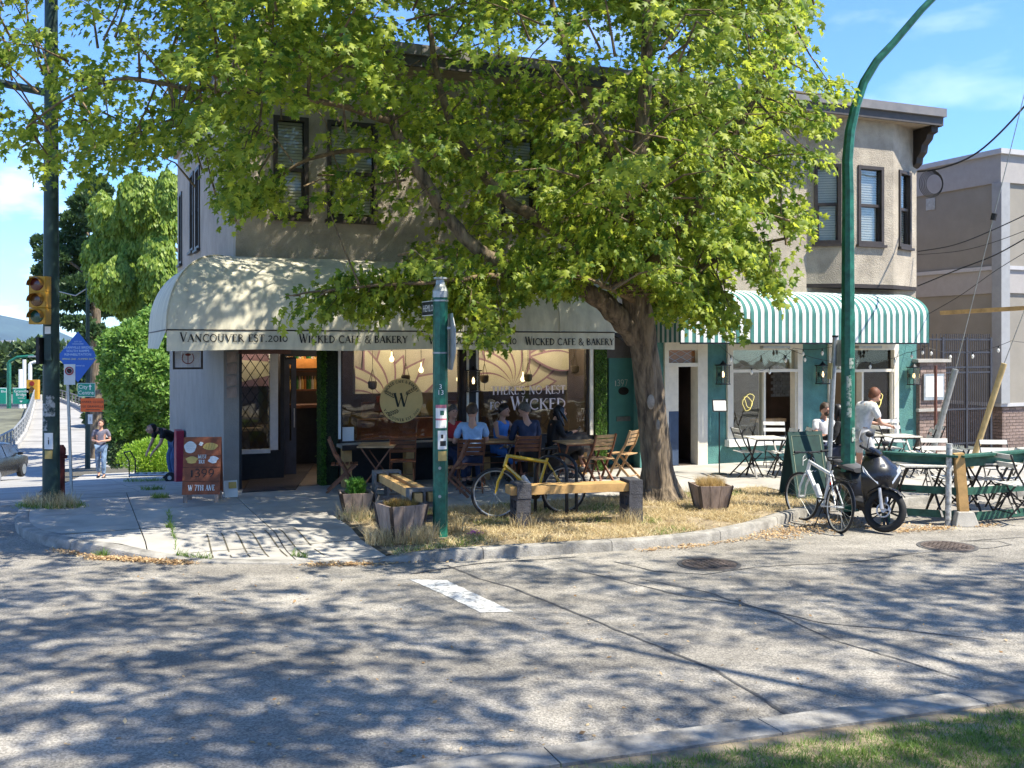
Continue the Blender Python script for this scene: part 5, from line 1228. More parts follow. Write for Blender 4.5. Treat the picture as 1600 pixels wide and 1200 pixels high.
    chn = MB(); chn.tube([bb + Vector((0, -.05, .085)), Vector((0, -.05, rw + .04)), Vector((-.03, -.05, rw)), Vector((0, -.05, rw - .04)), bb + Vector((0, -.05, -.085))], .004, 4); chn.build('chain', m_blackm, t)
    if rack:
        rk = MB()
        for y in (-.06, .06): rk.tube([(-.0, y, rw + .02), (-.05, y, .70)], .006, 5); rk.tube([(-.28, y, .70), (.22, y, .72)], .007, 5)
        for x in (-.26, -.14, -.02, .1): rk.bar((x, -.06, .70), (x, .06, .70), .01, .01)
        rk.build('luggage_rack', m_blackm, t); MB().lathe([(.03, 0), (.03, .015)], (.24, 0, .62), 10, axis='x').build('rear_reflector', mat('red_lens', (.5, .02, .01), .3), t)
        for y in (-.05, .05): pass
        MB().tube([(.35, .05, .28), (.28, .20, .0)], .008, 5).build('kickstand', m_blackm, t)
        mg = MB(); mg.tube([(rw * 1.1 * math.cos(a), 0, rw + rw * 1.1 * math.sin(a)) for a in [R(40 + 10 * i) for i in range(15)]], .012, 5); mg.build('mudguard', m_blackm, t)
    MB().tube([bb + Vector((.1, -.0, .12)), bb + Vector((.22, 0, .26))], .034, 10).build('water_bottle', mat('bottle_plastic', (.55, .56, .55), .4), t)
    return t
A_ = G(880, 801); B_ = G(775, 808); bicycle('yellow', 'yellow bicycle leaning in the black hoop rack behind the long bench', (.58, .36, .015), A_, math.atan2(B_.y - A_.y, B_.x - A_.x), lean=R(-4), steer=R(-32), wb=1.04, tyre=.02)
A_ = G(1309, 832, True); bicycle('white', 'white bicycle on its kickstand in front of the leaning grey pole', (.72, .73, .72), A_, math.atan2(.97, -.22), lean=R(5), steer=R(14), rack=True, tyre=.017)
# -------- motor scooter
m_sc = mat('graphite_fairing', (.012, .0125, .015), .3, .0, var=.06, spec=.5, coat=.15); m_seat = mat('grey_vinyl_seat', (.10, .10, .105), .6); m_scb = mat('black_plastic', (.018, .018, .02), .5)
m_sil = mat('silver_paint', (.5, .5, .52), .35, .5); m_lens = mat('clear_lens', (.55, .57, .6), .12, .2, spec=.9)
p = G(1342, 812, True); p = Vector((4.88, 14.95, 0)); t = thing('motor_scooter', 'dark grey motor scooter with big spoked wheels parked beside the white bicycle', 'scooter', p, math.atan2(-1.0, .10)); rs = .27
def sc_wheel(c, M, r, nm='wheel'):
    mb = MB(); mb.tube([M @ (Vector(c) + Vector(((r - .05) * math.cos(a), 0, (r - .05) * math.sin(a)))) for a in [2 * math.pi * i / 32 for i in range(32)]], .05, 10, closed=True); w = mb.build(nm, m_rubber, t, smooth=True)
    rm = MB(); rm.lathe([(r - .075, -.03), (r - .06, -.035), (r - .06, .035), (r - .075, .03)], n=32, axis='y'); rm.v = [tuple(M @ (Vector(v) + Vector(c))) for v in rm.v]; rm.f = rm.f[:-2]; rm.mi = rm.mi[:-2]; rm.build('rim', m_blackm, w)
    sp = MB()
    for i in range(5):
        a = 2 * math.pi * i / 5
        for da in (-.14, .14): sp.bar(M @ (Vector(c) + Vector((.03 * math.cos(a), 0, .03 * math.sin(a)))), M @ (Vector(c) + Vector(((r - .07) * math.cos(a + da), 0, (r - .07) * math.sin(a + da)))), .03, .018)
    sp.build('wheel_spokes', m_blackm, w); MB().tube([M @ (Vector(c) + Vector((0, -.06, 0))), M @ (Vector(c) + Vector((0, .06, 0)))], .035, 12).build('hub', m_sil, w)
    MB().tube([M @ (Vector(c) + Vector((.09 * math.cos(a), -.05, .09 * math.sin(a)))) for a in [2 * math.pi * i / 20 for i in range(20)]], .012, 5, closed=True).build('brake_disc', m_sil, w)
WB = 1.28; steer = R(44); hd = Vector((WB - .16, 0, .75)); ax = Vector((-.42, 0, .9)).normalized(); Ms = Matrix.Translation(hd) @ Matrix.Rotation(steer, 4, ax) @ Matrix.Translation(-hd)
sc_wheel((0, 0, rs), Matrix.Identity(4), rs); sc_wheel((WB, 0, rs + .02), Ms, rs + .02)
fk = MB()
for y in (-.10, .10): fk.tube([Ms @ Vector((WB, y, rs + .02)), Ms @ Vector((WB - .10, y, .56))], [.026, .022], 8)
fk.build('fork', m_sil, t, smooth=True); gd = MB(); gd.v = []
for i in range(9):
    a = R(50 + 12 * i)
    for y, rr_ in ((-.075, .0), (-.05, .02), (.05, .02), (.075, .0)): gd.v.append(tuple(Ms @ Vector((WB + (rs + .03 + rr_) * math.cos(a), y, rs + .02 + (rs + .03 + rr_) * math.sin(a)))))
for i in range(8):
    for k in range(3): gd.f.append((i * 4 + k, i * 4 + k + 1, i * 4 + k + 5, i * 4 + k + 4)); gd.mi.append(0)
gd.build('front_mudguard', m_sc, t, smooth=True)
# leg shield with headlamp nose
sh_ = MB(); Msh = Matrix.Translation((WB - .26, 0, .0)); 
for z, hw, x in ((.30, .12, .02), (.42, .16, .06), (.55, .20, .11), (.68, .235, .17), (.78, .235, .17), (.88, .2, .10), (.97, .14, .02), (1.0, .10, -.01)):
    for k in range(11):
        u = (k / 10 - .5) * 2; sh_.v.append((WB - .34 + x + .13 * (1 - abs(u) ** 2.2), u * hw * 1.18, z))
n = 11
for i in range(7):
    for k in range(10): sh_.f.append((i * n + k, i * n + k + 1, (i + 1) * n + k + 1, (i + 1) * n + k)); sh_.mi.append(0)
nb = len(sh_.v)
sh_.v += [(x - .07, y * .92, z) for x, y, z in sh_.v[:nb]]
for i in range(7):
    for k in range(10): sh_.f.append((nb + i * n + k, nb + (i + 1) * n + k, nb + (i + 1) * n + k + 1, nb + i * n + k + 1)); sh_.mi.append(0)
for i in range(7): sh_.f += [(i * n, (i + 1) * n, nb + (i + 1) * n, nb + i * n), (i * n + 10, nb + i * n + 10, nb + (i + 1) * n + 10, (i + 1) * n + 10)]; sh_.mi += [0, 0]
sho = sh_.build('front_fairing', m_sc, t, smooth=True)
for sg in (-1, 1):
    ls = MB(); ls.v = [(WB - .34 + .17 + .134 * (1 - .35), sg * .10, .69), (WB - .34 + .165 + .02, sg * .27, .80), (WB - .34 + .12 + .02, sg * .262, .88), (WB - .34 + .175 + .05, sg * .23, .78), (WB - .34 + .15 + .125, sg * .10, .64)]; ls.v = [(x + .022, y, z) for x, y, z in ls.v]; ls.f = [tuple(range(5)) if sg < 0 else tuple(range(5))[::-1]]; ls.mi = [0]
    ls.build('headlight', m_lens, sho)
MB().lathe([(.035, 0), (.03, .01)], (WB - .34 + .10 + .13, 0, .88), 14, axis='x').build('front_badge', m_sil, sho)
bo = MB(); loft(bo, [(-.42, .62, .05, .05), (-.34, .60, .10, .10), (-.15, .58, .145, .15), (.1, .56, .16, .17), (.33, .50, .15, .2), (.42, .42, .12, .14)], 14); bo.build('rear_body', m_sc, t, smooth=True)
MB().bx(.38, WB - .27, -.17, .17, .29, .35).build('floor_board', m_scb, t, bevel=.01)
un = MB(); loft(un, [(-.12, .30, .07, .07), (.05, .3, .1, .1), (.35, .3, .12, .1), (.6, .24, .1, .06)], 10); un.build('engine', m_scb, t, smooth=True)
se = MB(); loft(se, [(-.40, .74, .07, .03), (-.30, .77, .12, .045), (-.05, .79, .15, .05), (.1, .76, .155, .05), (.3, .75, .13, .05), (.42, .73, .07, .035)], 12); se.build('seat', m_seat, t, smooth=True)
hb_ = MB(); c = Vector((WB - .33, 0, 1.02)); loft(hb_, [(-.10, 0, .06, .04), (-.02, .02, .14, .06), (.06, .01, .13, .05), (.11, -.01, .05, .03)], 12, M=Ms @ Matrix.Translation(c)); hh = hb_.build('handlebar_cowl', m_sc, t, smooth=True)
for sg in (-1, 1):
    MB().tube([Ms @ (c + Vector((-.02, sg * .12, .01))), Ms @ (c + Vector((-.06, sg * .33, .02)))], .018, 8).build('grip', m_rubber, hh); MB().tube([Ms @ (c + Vector((.03, sg * .14, .01))), Ms @ (c + Vector((.02, sg * .30, .0)))], .006, 5).build('brake_lever', m_blackm, hh)
    mi_ = MB(); mi_.tube([Ms @ (c + Vector((-.02, sg * .2, .02))), Ms @ (c + Vector((0, sg * .26, .17)))], .006, 5); mi_.ball(Ms @ (c + Vector((0, sg * .27, .21))), .06, sc=(.35, 1, .7)); mi_.build('mirror', m_scb, hh, smooth=True)
MB().tube([(.1, -.17, .2), (-.2, -.18, .27), (-.38, -.18, .33)], [.03, .05, .05], 10).build('exhaust', m_scb, t, smooth=True)
MB().tube([(-.30, .14, .80), (-.42, .12, .82), (-.44, 0, .82), (-.42, -.12, .82), (-.30, -.14, .80)], .012, 6).build('grab_rail', m_blackm, t)
MB().tube([(.3, .08, .2), (.26, .2, 0)], .012, 6).build('kickstand', m_blackm, t)
cl = MB(); loft(cl, [(-.34, .5, .03, .02), (-.2, .58, .19, .1), (-.05, .45, .17, .18), (.0, .30, .05, .05)], 10); cl.build('draped_jacket', mat('dark_plaid_cloth', (.10, .05, .06), .9, var=.4, scale=30), t, smooth=True)
# -------- tall curved street lamp
p = G(1325, 797); t = thing('street_lamp', 'tall green street lamp pole curving to the right over the road', 'street lamp', p)
q = lambda px, py: ((px - 800) / F * p.y - p.x, 0, CH - (py - HZ) / F * p.y - p.z)
cpts = [(0, 0, 0), (0, 0, 2.5), q(1325, 300), q(1324, 250), q(1328, 205), q(1337, 165), q(1350, 128), q(1370, 95), q(1396, 67), q(1440, 15), q(1495, -40)]
dr = Vector((.93, -.03, 0)); cpts = [tuple(Vector((0, 0, c[2])) + dr * (c[0] / .93)) for c in cpts]
MB().tube(cpts, [.105, .1, .085, .08, .075, .07, .065, .06, .055, .05, .045], 8).build('pole', m_pole, t)
MB().lathe([(.17, 0), (.17, .03), (.12, .06), (.115, .25), (.1, .27)], n=8).build('base', m_pole, t)
lh = MB(); loft(lh, [(-.05, 0, .04, .04), (.1, .0, .12, .06), (.45, -.02, .13, .06), (.6, -.02, .05, .03)], 12, M=Matrix.Translation(cpts[-1]) @ Matrix.Rotation(math.atan2(dr.y, dr.x), 4, 'Z')); lh.build('lamp_head', m_steel, t, smooth=True)
for z0, z1, a in ((1.35, 1.95, -100), (1.0, 1.2, -60), (2.05, 2.2, -80)): pole_sticker(t, .108, R(a), z0, z1, .07, mat('torn_bills', (.38, .42, .36), .8, var=.4, scale=25, lo=.45, hi=.55, col2=(.03, .14, .09)), name='torn_bill')
# -------- leaning grey sign post
p = G(1292, 778); t = thing('sign_post', 'leaning galvanised post with small signs seen edge-on behind the white bicycle', 'sign post', p)
tp = ((1305 - 800) / F * p.y - p.x, 0, CH - (527 - HZ) / F * p.y - p.z)
MB().tube([(0, 0, -.1), tp], .042, 10).build('post', m_steel, t, smooth=True); MB().lathe([(.05, 0), (.05, .03)], tp, 10).build('post_cap', m_blackm, t)
MB().bar(Vector(tp) + Vector((.06, 0, -.04)), Vector(tp) + Vector((.045, 0, -.45)), .012, .3).build('sign_plate', m_steel, t)
MB().bar((tp[0] * .82 - .05, -.0, tp[2] * .84), (tp[0] * .78 - .06, 0, tp[2] * .74), .012, .2).build('sign_plate', mat('faded_yellow_sign', (.4, .36, .2), .7), t)
# -------- green patio fence
C0 = G(1505, 821, True)
def PZ(px, py, Y): return Vector(((px - 800) / F * Y, Y, CH - (py - HZ) / F * Y))
yl, yr = C0.y + .30, C0.y + .55
t = thing('patio_fence', 'green painted board fence with a timber corner post on a concrete foot', 'fence', (C0.x, C0.y, 0)); o = C0.copy(); o.z = 0
for nm, (pl, pc), h, w in (('top_rail', ((1386, 735 - 22), (1497, 742 - 22)), .14, .035), ('middle_rail', ((1398, 762), (1497, 768)), .10, .03), ('bottom_rail', ((1405, 799), (1497, 805)), .10, .03)):
    MB().bar(PZ(*pl, yl) - o, PZ(*pc, C0.y) - o + Vector((0, .03, 0)), w, h, up=(0, 0, 1)).build(nm, m_fgreen, t)
for nm, (pc, pr), h, w in (('top_rail', ((1503, 722), (1700, 706)), .14, .035), ('middle_rail', ((1508, 768), (1700, 754)), .10, .03), ('bottom_rail', ((1508, 808), (1700, 791)), .11, .03)):
    MB().bar(PZ(*pc, C0.y + .02) - o, PZ(*pr, C0.y + 1.0) - o, w, h, up=(0, 0, 1)).build(nm, m_fgreen, t)
zt = PZ(0, 708, C0.y).z
MB().bar(PZ(1384, 707, yl) - o, PZ(1497, 713, C0.y - .03) - o, .16, .03).build('cap_board', m_fgreen, t); MB().bar(PZ(1500, 713, C0.y - .03) - o, PZ(1700, 697, C0.y + 1.0) - o, .16, .03).build('cap_board', m_fgreen, t)
MB().bar((-.0, 0, .2), (-.07, .0, zt), .13, .10).build('timber_post', m_pine, t)
fb = MB(); fb.v = [(-.17, -.15, 0), (.17, -.15, 0), (.17, .15, 0), (-.17, .15, 0), (-.11, -.10, .2), (.11, -.10, .2), (.11, .10, .2), (-.11, .10, .2)]; fb.f = [(0, 3, 2, 1), (4, 5, 6, 7), (0, 1, 5, 4), (1, 2, 6, 5), (2, 3, 7, 6), (3, 0, 4, 7)]; fb.mi = [0] * 6; fb.build('concrete_foot', m_conc, t, bevel=.01)
pm = G(1481, 821, True) - o; MB().tube([(pm.x, pm.y, 0), (pm.x + .02, pm.y, PZ(0, 693, C0.y).z)], .042, 10).build('white_tube_post', mat('chipped_white', (.55, .55, .52), .6, var=.3, scale=18), t, smooth=True)
pb = PZ(1384, 800, yl) - o; MB().box(pb.x, pb.y, .5, .09, .09, 1.0).build('end_post', m_fgreen, t)
# -------- guy wires with guard tubes
for (bx_, by_), (tx_, ty_), (wx, wy), m, lab in (((1447, 741), (1493, 577), (1640, -10), m_steel, 'grey guard tube on a slanting guy wire behind the fence'), ((1516, 732), (1569, 568), (1690, 250), mat('yellow_tube', (.55, .40, .18), .6), 'yellow guard tube on a slanting guy wire, right of the iron gate')):
    p = G(bx_, by_); t = thing('guy_wire', lab, 'guy wire', p)
    Y1 = p.y - .35; a = Vector((0, 0, 0)); b = PZ(tx_, ty_, Y1) - p; c = PZ(wx, wy, p.y - 1.4) - p
    MB().tube([a, b], .055, 10).build('guard_tube', m, t, smooth=True); MB().tube([b, b + (c - b) * .3, c], .008, 5).build('wire', m_steel, t); k = b + (c - b) * .42; MB().tube([k - (c - b).normalized() * .06, k + (c - b).normalized() * .06], .05, 8).build('insulator', m_black, t)
# -------- menu display on brick pillar, iron gate, neighbour
BL = mat('brown_brick', (0.26, 0.19, 0.16), .9, var=.15, scale=20, rand=.2, bump=.3)
def bricks(par, fn, w, h, bw=.21, bh=.075, m=BL, depth=.05, gap=.01):
    me = {}; rows = int(h / bh)
    for j in range(rows):
        x = -bw / 2 * (j % 2)
        while x < w - .02:
            a, b = max(0, x), min(w, x + bw - gap)
            if b - a > .03:
                key = (round(b - a, 3))
                if key not in me: me[key] = MB().bx(0, b - a, 0, depth, 0, bh - gap).mesh('brick', m)
                o = bpy.data.objects.new('brick', me[key]); COL.objects.link(o); o.parent = par; pos, rz = fn(a, j * bh); o.location = pos; o.rotation_euler = (0, 0, rz)
            x += bw
pb0, pb1 = S(1437, .1), S(1478, .1); X_, Y_ = L2W(pb0, -.1); zt = Z(1458, 566, .1)
t = thing('brick_pillar', 'brick pillar with flat stone caps carrying a framed notice beside the iron gate', 'pillar', (X_, Y_, 0), ANG)
w = pb1 - pb0; MB().bx(.02, w - .02, .04, .4, 0, zt).build('core', m_mortar, t); bricks(t, lambda x, z: ((x, .0, z + .1), 0), w, zt - .1)
bricks(t, lambda x, z: ((.0, .4 - x, z + .1), R(-90)), .36, zt - .1)
MB().bx(-.12, w + .08, -.08, .45, zt, zt + .07).build('stone_cap', m_conc, t); zz_ = Z(1458, 638, .1); MB().bx(-.12, w * .85, -.1, -.005, zz_ - .06, zz_).build('stone_ledge', m_conc, t)
fo = MB().bx(.08, w - .1, -.05, -.006, Z(1458, 625, .1), Z(1458, 584, .1)).build('notice_frame', m_steel, t); MB().bx(.12, w - .14, -.056, -.052, Z(1458, 620, .1), Z(1458, 588, .1)).build('notice_sheet', m_paper, fo)
m_gate = mat('gate_iron', (.06, .06, .07), .5, .4)
ga, gb = S(1478, -.2), S(1553, -.2); X_, Y_ = L2W(ga, .3); t = thing('iron_gate', 'tall black iron bar gate between the restaurant and the grey building', 'gate', (X_, Y_, SW), ANG)
w = gb - ga; H1 = Z(1510, 578, -.2) - SW; H2 = Z(1510, 527, -.2) - SW
fr = MB(); 
for x in (0, w * .49, w): fr.bx(x - .03, x + .03, -.03, .03, 0, H2 if x else H2)
for z in (.12, H1 * .5, H1 - .06, H1 + .06, H2 - .35, H2 - .05): fr.bx(-.0, w, -.02, .02, z - .02, z + .02)
fr.build('frame', m_gate, t); nb = 26
for i in range(nb):
    x = w * (i + .5) / nb; MB().bx(x - .008, x + .008, -.008, .008, .05, H2 + .08).build('bar', m_gate, t)
for i in range(20):
    x = -w * .0 - (i + .5) * .12
    if x > -1.5: MB().bx(x - .008, x + .008, -.008, .008, H1 - .1, H2 + .08).build('bar', m_gate, t)
MB().bx(-1.5, 0, -.02, .02, H2 - .07, H2 - .03).build('rail', m_gate, t)
# neighbour
nc = PZ(1563, 700, 24.5); s0, v0 = W2L(nc.x, nc.y); X_, Y_ = L2W(s0, v0)
t = thing('grey_building', 'taupe stucco building with pale bands and a brick base at the right edge', 'building', (X_, Y_, 0), ANG)
zn = CH + (540 - 236) / F * 24.5; nwl = MB(); nwl.bx(0, 14, 0, 12, 1.1, zn - .3); nwl.build('wall', m_taupe, t)
MB().bx(.12, 14, .05, 12, 0, 1.1).build('base_core', m_mortar, t); bricks(t, lambda x, z: ((x + .1, .0, z + .05), 0), 2.6, 1.0, m=BL); bricks(t, lambda x, z: ((.07, 2.2 - x, z + .05), R(-90)), 2.2, 1.0, m=BL)
MB().bx(-.06, 14.1, -.07, 12, 1.04, 1.12).build('base_cap', m_taupel, t)
MB().bx(-.05, 14.1, -.06, 12.1, zn - .75, zn - .08).build('cornice_band', mat('taupe_band', (.36, .335, .315), .9, var=.04), t); MB().bx(-.14, 14.1, -.15, 12.1, zn - .08, zn + .04).build('coping', m_taupel, t)
zb_ = CH + (540 - 417) / F * 24.5; MB().bx(-.04, 14, -.05, 12, zb_ - .62, zb_ - .06).build('string_band', mat('taupe_band', (.36, .335, .315)), t); MB().bx(-.09, 14, -.1, 12, zb_ - .06, zb_ + .03).build('string_moulding', m_taupel, t)
MB().bx(-.10, .18, -.12, .16, 1.12, zn - .76).build('corner_pilaster', mat('pale_pilaster', (.31, .315, .32), .85, var=.05), t)
MB().bx(1.0, 1.7, -.02, .01, 1.5, 1.95).build('window', m_glassd, t)
vt_ = MB().bx(-.02, 0, 2.0, 2.3, zn - 1.15, zn - .85).build('vent', m_steel, t)
# overhead cables
m_cab = mat('cable', (.015, .015, .016), .6)
def cable(lab, pts, Ys, r=.012, m=m_cab):
    P = [PZ(x, y, Y) for (x, y), Y in zip(pts, Ys)]; Q = []
    for i in range(len(P) - 1):
        a = P[max(0, i - 1)]; b = P[i]; c = P[i + 1]; d = P[min(len(P) - 1, i + 2)]
        for k in range(6):
            t_ = k / 6; Q.append(.5 * ((2 * b) + (c - a) * t_ + (2 * a - 5 * b + 4 * c - d) * t_ * t_ + (3 * b - a - 3 * c + d) * t_ ** 3))
    Q.append(P[-1]); o_ = MB().tube(Q, r, 5).build('overhead_cable', m); return tag(o_, lab, 'cable', 'overhead cables')
cable('thick black service cable sweeping down to the corner of the restaurant upper floor', [(1434, 268), (1470, 263), (1520, 243), (1570, 200), (1640, 120)], [22.5, 22, 21, 20, 18], .02)
cable('cable crossing the grey building below the string band, highest of the lower cables', [(1434, 393), (1490, 383), (1550, 360), (1640, 318)], [22.6, 22, 21, 19])
cable('thin cable in the middle of those reaching the restaurant corner', [(1434, 398), (1500, 392), (1560, 376), (1640, 345)], [22.6, 22, 21, 19], .007)
cable('cable ending lowest on the restaurant corner', [(1434, 447), (1500, 420), (1560, 396), (1640, 350)], [22.6, 22, 21, 19], .014)
cable('thin loose cable running down towards the gate', [(1434, 500), (1500, 462), (1560, 420), (1640, 372)], [22.6, 22, 21, 19], .007)
c0 = PZ(1455, 287, 22.3); mb = MB()
for k in range(5): mb.tube([c0 + Vector(((.26 - .02 * k) * math.cos(a) + .02 * k, 0.01 * k, (.30 - .02 * k) * math.sin(a))) for a in [2 * math.pi * i / 20 for i in range(20)]], .009, 5, closed=True)
tag(mb.build('coiled_cable', m_cab, kind='stuff') , 'coil of spare cable hanging at the restaurant corner', 'cable'); 
tag(MB().bar(PZ(1470, 489, 20.5), PZ(1640, 479, 19), .08, .08).build('timber_pole', m_pine), 'horizontal pale timber pole spanning the side of the restaurant', 'pole')
# brown tube in front of pillar
p = G(1462, 712); tag(MB().tube([p, p + Vector((.0, 0, 1.95))], .035, 8).build('rusty_pipe', mat('rust', (.17, .07, .05), .8)), 'rusty brown upright pipe before the notice pillar', 'pipe')
# string lights
def string(lab, pts, nb):
    t = thing('string_lights', lab, 'string lights', L2W(*pts[0][:2]) + (pts[0][2],)); o = t.location.copy(); Q = []
    W = [Vector((*L2W(a, b), c)) - o for a, b, c in pts]
    for a, b in zip(W[:-1], W[1:]):
        for k in range(8): t_ = k / 8; q_ = a.lerp(b, t_); q_.z -= .12 * 4 * t_ * (1 - t_) * (b - a).length / 2; Q.append(q_)
    Q.append(W[-1]); MB().tube(Q, .005, 4).build('cord', m_blackm, t)
    for i in range(nb):
        q_ = Q[int((i + .5) / nb * (len(Q) - 1))]; MB().lathe([(.012, 0), (.012, -.05)], q_, 6).build('socket', m_blackm, t); MB().lathe([(.012, -.05), (.03, -.08), (.028, -.11), (.008, -.14)], q_, 8).build('bulb', mat('clear_bulb', (.85, .83, .75), .15, spec=.8), t)
string('string of bulbs across the left restaurant window', [(S(1084), -.9, 2.5), (S(1190, .5), -.5, 2.0), (S(1240, .3), -.3, 2.45), (S(1300, .8), -.8, 2.48)], 6)
string('string of bulbs over the right restaurant window', [(S(1220), -.2, 2.45), (S(1330, .3), -.5, 2.15), (S(1400, .3), -.6, 2.35), (S(1450, .9), -.9, 2.5)], 6)
string('string of bulbs stretched from the awning end towards the guy wires', [(S(1440, .9), -.9, 2.5), (S(1500, 1.4), -1.4, 2.35), (S(1580, 2), -2, 2.6), (S(1680, 2.5), -2.5, 2.7)], 6)
# ------------------------------------------------------------ left side street: signals, signs, bridge ramp
def zat(y, Y): return CH - (y - HZ) * Y / F
p = G(80, 789)
t = thing('traffic_signal_pole', 'dark green traffic signal pole with yellow three-light signal and peeling posters at the corner', 'traffic light', p)
PY = p.y; zl = lambda y: zat(y, PY) - p.z
pl = MB().tube([(0, 0, -.2), (0, 0, 3), (0, 0, 9)], [.125, .112, .085], 14).build('pole', m_poled, t, smooth=True)
ua = lambda px: (px - 80) / F * PY
MB().tube([(0, 0, zl(136) - .1), (ua(-40), -.3, zl(136) + .1), (ua(-420), -1.2, zl(136) + .5)], [.06, .055, .04], 8).build('mast_arm', m_poled, t)
m_yel = mat('signal_yellow', (.55, .28, .02), .45, var=.1); hx_ = ua(75); hy = -.26
for i, (y0, col, e) in enumerate(((446, (.10, .015, .012), 0), (470, (.12, .05, .01), 0), (495, (.01, .07, .04), 0))):
    h = MB().box(hx_, hy, zl(y0), .25, .2, .235).build('signal_housing', m_yel, t, bevel=.012)
    MB().lathe([(.098, 0), (.09, -.015), (.05, -.03), (.001, -.034)], (hx_, hy - .1, zl(y0)), 20, axis='y').build('lens', mat('lens_%d' % i, col, .25, spec=.8), h, smooth=True)
    vs = MB(); n = 12
    for k in range(n + 1):
        a = R(-10 + 200 * k / n); vs.v += [(hx_ + .105 * math.cos(a), hy - .1, zl(y0) + .105 * math.sin(a)), (hx_ + .10 * math.cos(a), hy - .22, zl(y0) + .10 * math.sin(a) - .01)]
    for k in range(n): vs.f.append((2 * k, 2 * k + 1, 2 * k + 3, 2 * k + 2)); vs.mi.append(0)
    vs.build('visor', mat('amber_visor', (.35, .16, .02), .5), h)
MB().bar((hx_, hy + .1, zl(440)), (0, 0, zl(440)), .04, .04).build('bracket', m_poled, t); MB().bar((hx_, hy + .1, zl(500)), (0, 0, zl(500)), .04, .04).build('bracket', m_poled, t)
MB().box(ua(69), -.12, zl(548), .055, .2, .40).build('pedestrian_signal', m_black, t, bevel=.01); MB().box(ua(82), -.13, zl(545), .1, .06, .34).build('control_box', m_poled, t)
MB().box(ua(82), -.155, zl(516), .085, .01, .11).build('white_sticker', m_paper, pl)
m_post = mat('torn_posters', (.42, .41, .38), .85, var=.5, scale=16, lo=.42, hi=.58, col2=(.03, .05, .045))
for (x0, x1, y0, y1) in ((70, 78, 630, 672), (77, 91, 617, 650), (71, 80, 655, 672)): pole_sticker(pl, .1235, R(-90) + (((x0 + x1) / 2 - 80) / 11) * .9, zl(y1), zl(y0), (x1 - x0) / F * PY, m_post, name='torn_poster')
MB().box(ua(82), -.125, zl(688), .125, .012, .24).build('button_sign', m_paper, pl); sans('i', .16, 'walking_figure', m_black, pl, face_M((ua(82), -.133, zl(688)), 0)); MB().box(ua(82), -.13, zl(709), .1, .03, .12).build('push_button_plate', m_gold, pl)
p = G(97, 787) + Vector((-.13, .25, 0)); t = thing('standpipe', 'weathered dark red standpipe right behind the signal pole', 'standpipe', p); MB().lathe([(.06, -.1), (.06, .70), (.075, .72), (.075, .80), (.04, .86)], n=12).build('body', mat('faded_red', (.16, .03, .025), .7, var=.25), t, smooth=True); MB().lathe([(.03, -.09), (.03, .09)], (0, 0, .68), 8, axis='x').build('outlet', mat('faded_red', (.16, .03, .025)), t)
p = G(112, 768); t = thing('parking_sign', 'no-parking sign on a thin steel post right of the signal pole', 'sign', p)
za = lambda y: zat(y, p.y) - p.z; xa = lambda px: (px - 800) / F * p.y - p.x
MB().bar((0, 0, -.1), (xa(105), 0, za(570)), .045, .03).build('post', m_steel, t)
f_ = MB().bx(xa(101), xa(118.5), -.03, -.02, za(601), za(569)).build('sign_plate', m_paper, t); cx = xa(109.5)
MB().tube([(cx + .066 * math.cos(a), -.034, za(579.5) + .066 * math.sin(a)) for a in [2 * math.pi * i / 20 for i in range(20)]], .011, 5, closed=True).build('red_ring', mat('sign_red', (.45, .02, .03), .5), f_); MB().lathe([(.045, 0), (.045, .002)], (cx, -.034, za(579.5)), 16, axis='y').build('black_disc', m_black, f_)
MB().bar((cx - .045, -.042, za(579.5) + .045), (cx + .045, -.042, za(579.5) - .045), .02, .004).build('red_bar', mat('sign_red', (.45, .02, .03)), f_)
# blue diamond, City Centre and detour signs on the second pole
p = G(137, 736); t = thing('sign_pole', 'thin green lamp pole carrying the blue diamond, City Centre and orange signs', 'street pole', p)
za = lambda y: zat(y, p.y) - p.z; xa = lambda px: (px - 800) / F * p.y - p.x
MB().tube([(0, 0, -.2), (0, 0, za(630)), (0, 0, za(380))], [.14, .11, .09], 8).build('pole', m_poled, t)
MB().tube([(0, 0, za(450)), (xa(118), 0, za(462)), (xa(90), 0, za(455))], .03, 6).build('lamp_arm', m_steel, t)
m_bs = mat('blue_sign', (.015, .10, .42), .5, var=.04); m_gs = mat('green_sign', (.01, .24, .16), .5, var=.04); m_os = mat('orange_sign', (.75, .12, .02), .5, var=.05)
r_ = 31; cx, cy = 124, 557
d_ = MB().prism([(xa(cx - r_ * 1.03), za(cy)), (xa(cx), za(cy + r_ * 1.3)), (xa(cx + r_), za(cy)), (xa(cx), za(cy - r_ * 1.25))], -.17, -.15, fn=lambda x, z, y: (x, y, z)).build('diamond_sign', m_bs, t)
m_wb = mat('pale_blue_ink', (.45, .6, .75), .6)
for txt, yy, sz, m in (('CITY OF', 534, 3.2, m_wb), ('VANCOUVER', 537.5, 3.0, m_wb), ('GRANVILLE BRIDGE', 543, 5.4, m_wb), ('SOUTH RAMPS', 548.5, 5.4, m_wb), ('REHABILITATION', 554, 5.4, m_wb), ('SPRING 2022 - SUMMER 2024', 561, 3.9, mat('yellow_ink', (.6, .6, .2), .6)), ('vancouver.ca', 571, 4, m_wb)):
    sans(txt, sz * p.y / F, 'sign_lettering', m, d_, face_M((xa(cx), -.175, za(yy)), 0))
g_ = MB().bx(xa(124), xa(150), -.16, -.15, za(619), za(599)).build('guide_sign', m_gs, t); MB().bx(xa(123.4), xa(150.6), -.149, -.14, za(619.6), za(598.4)).build('sign_edge', m_white, g_)
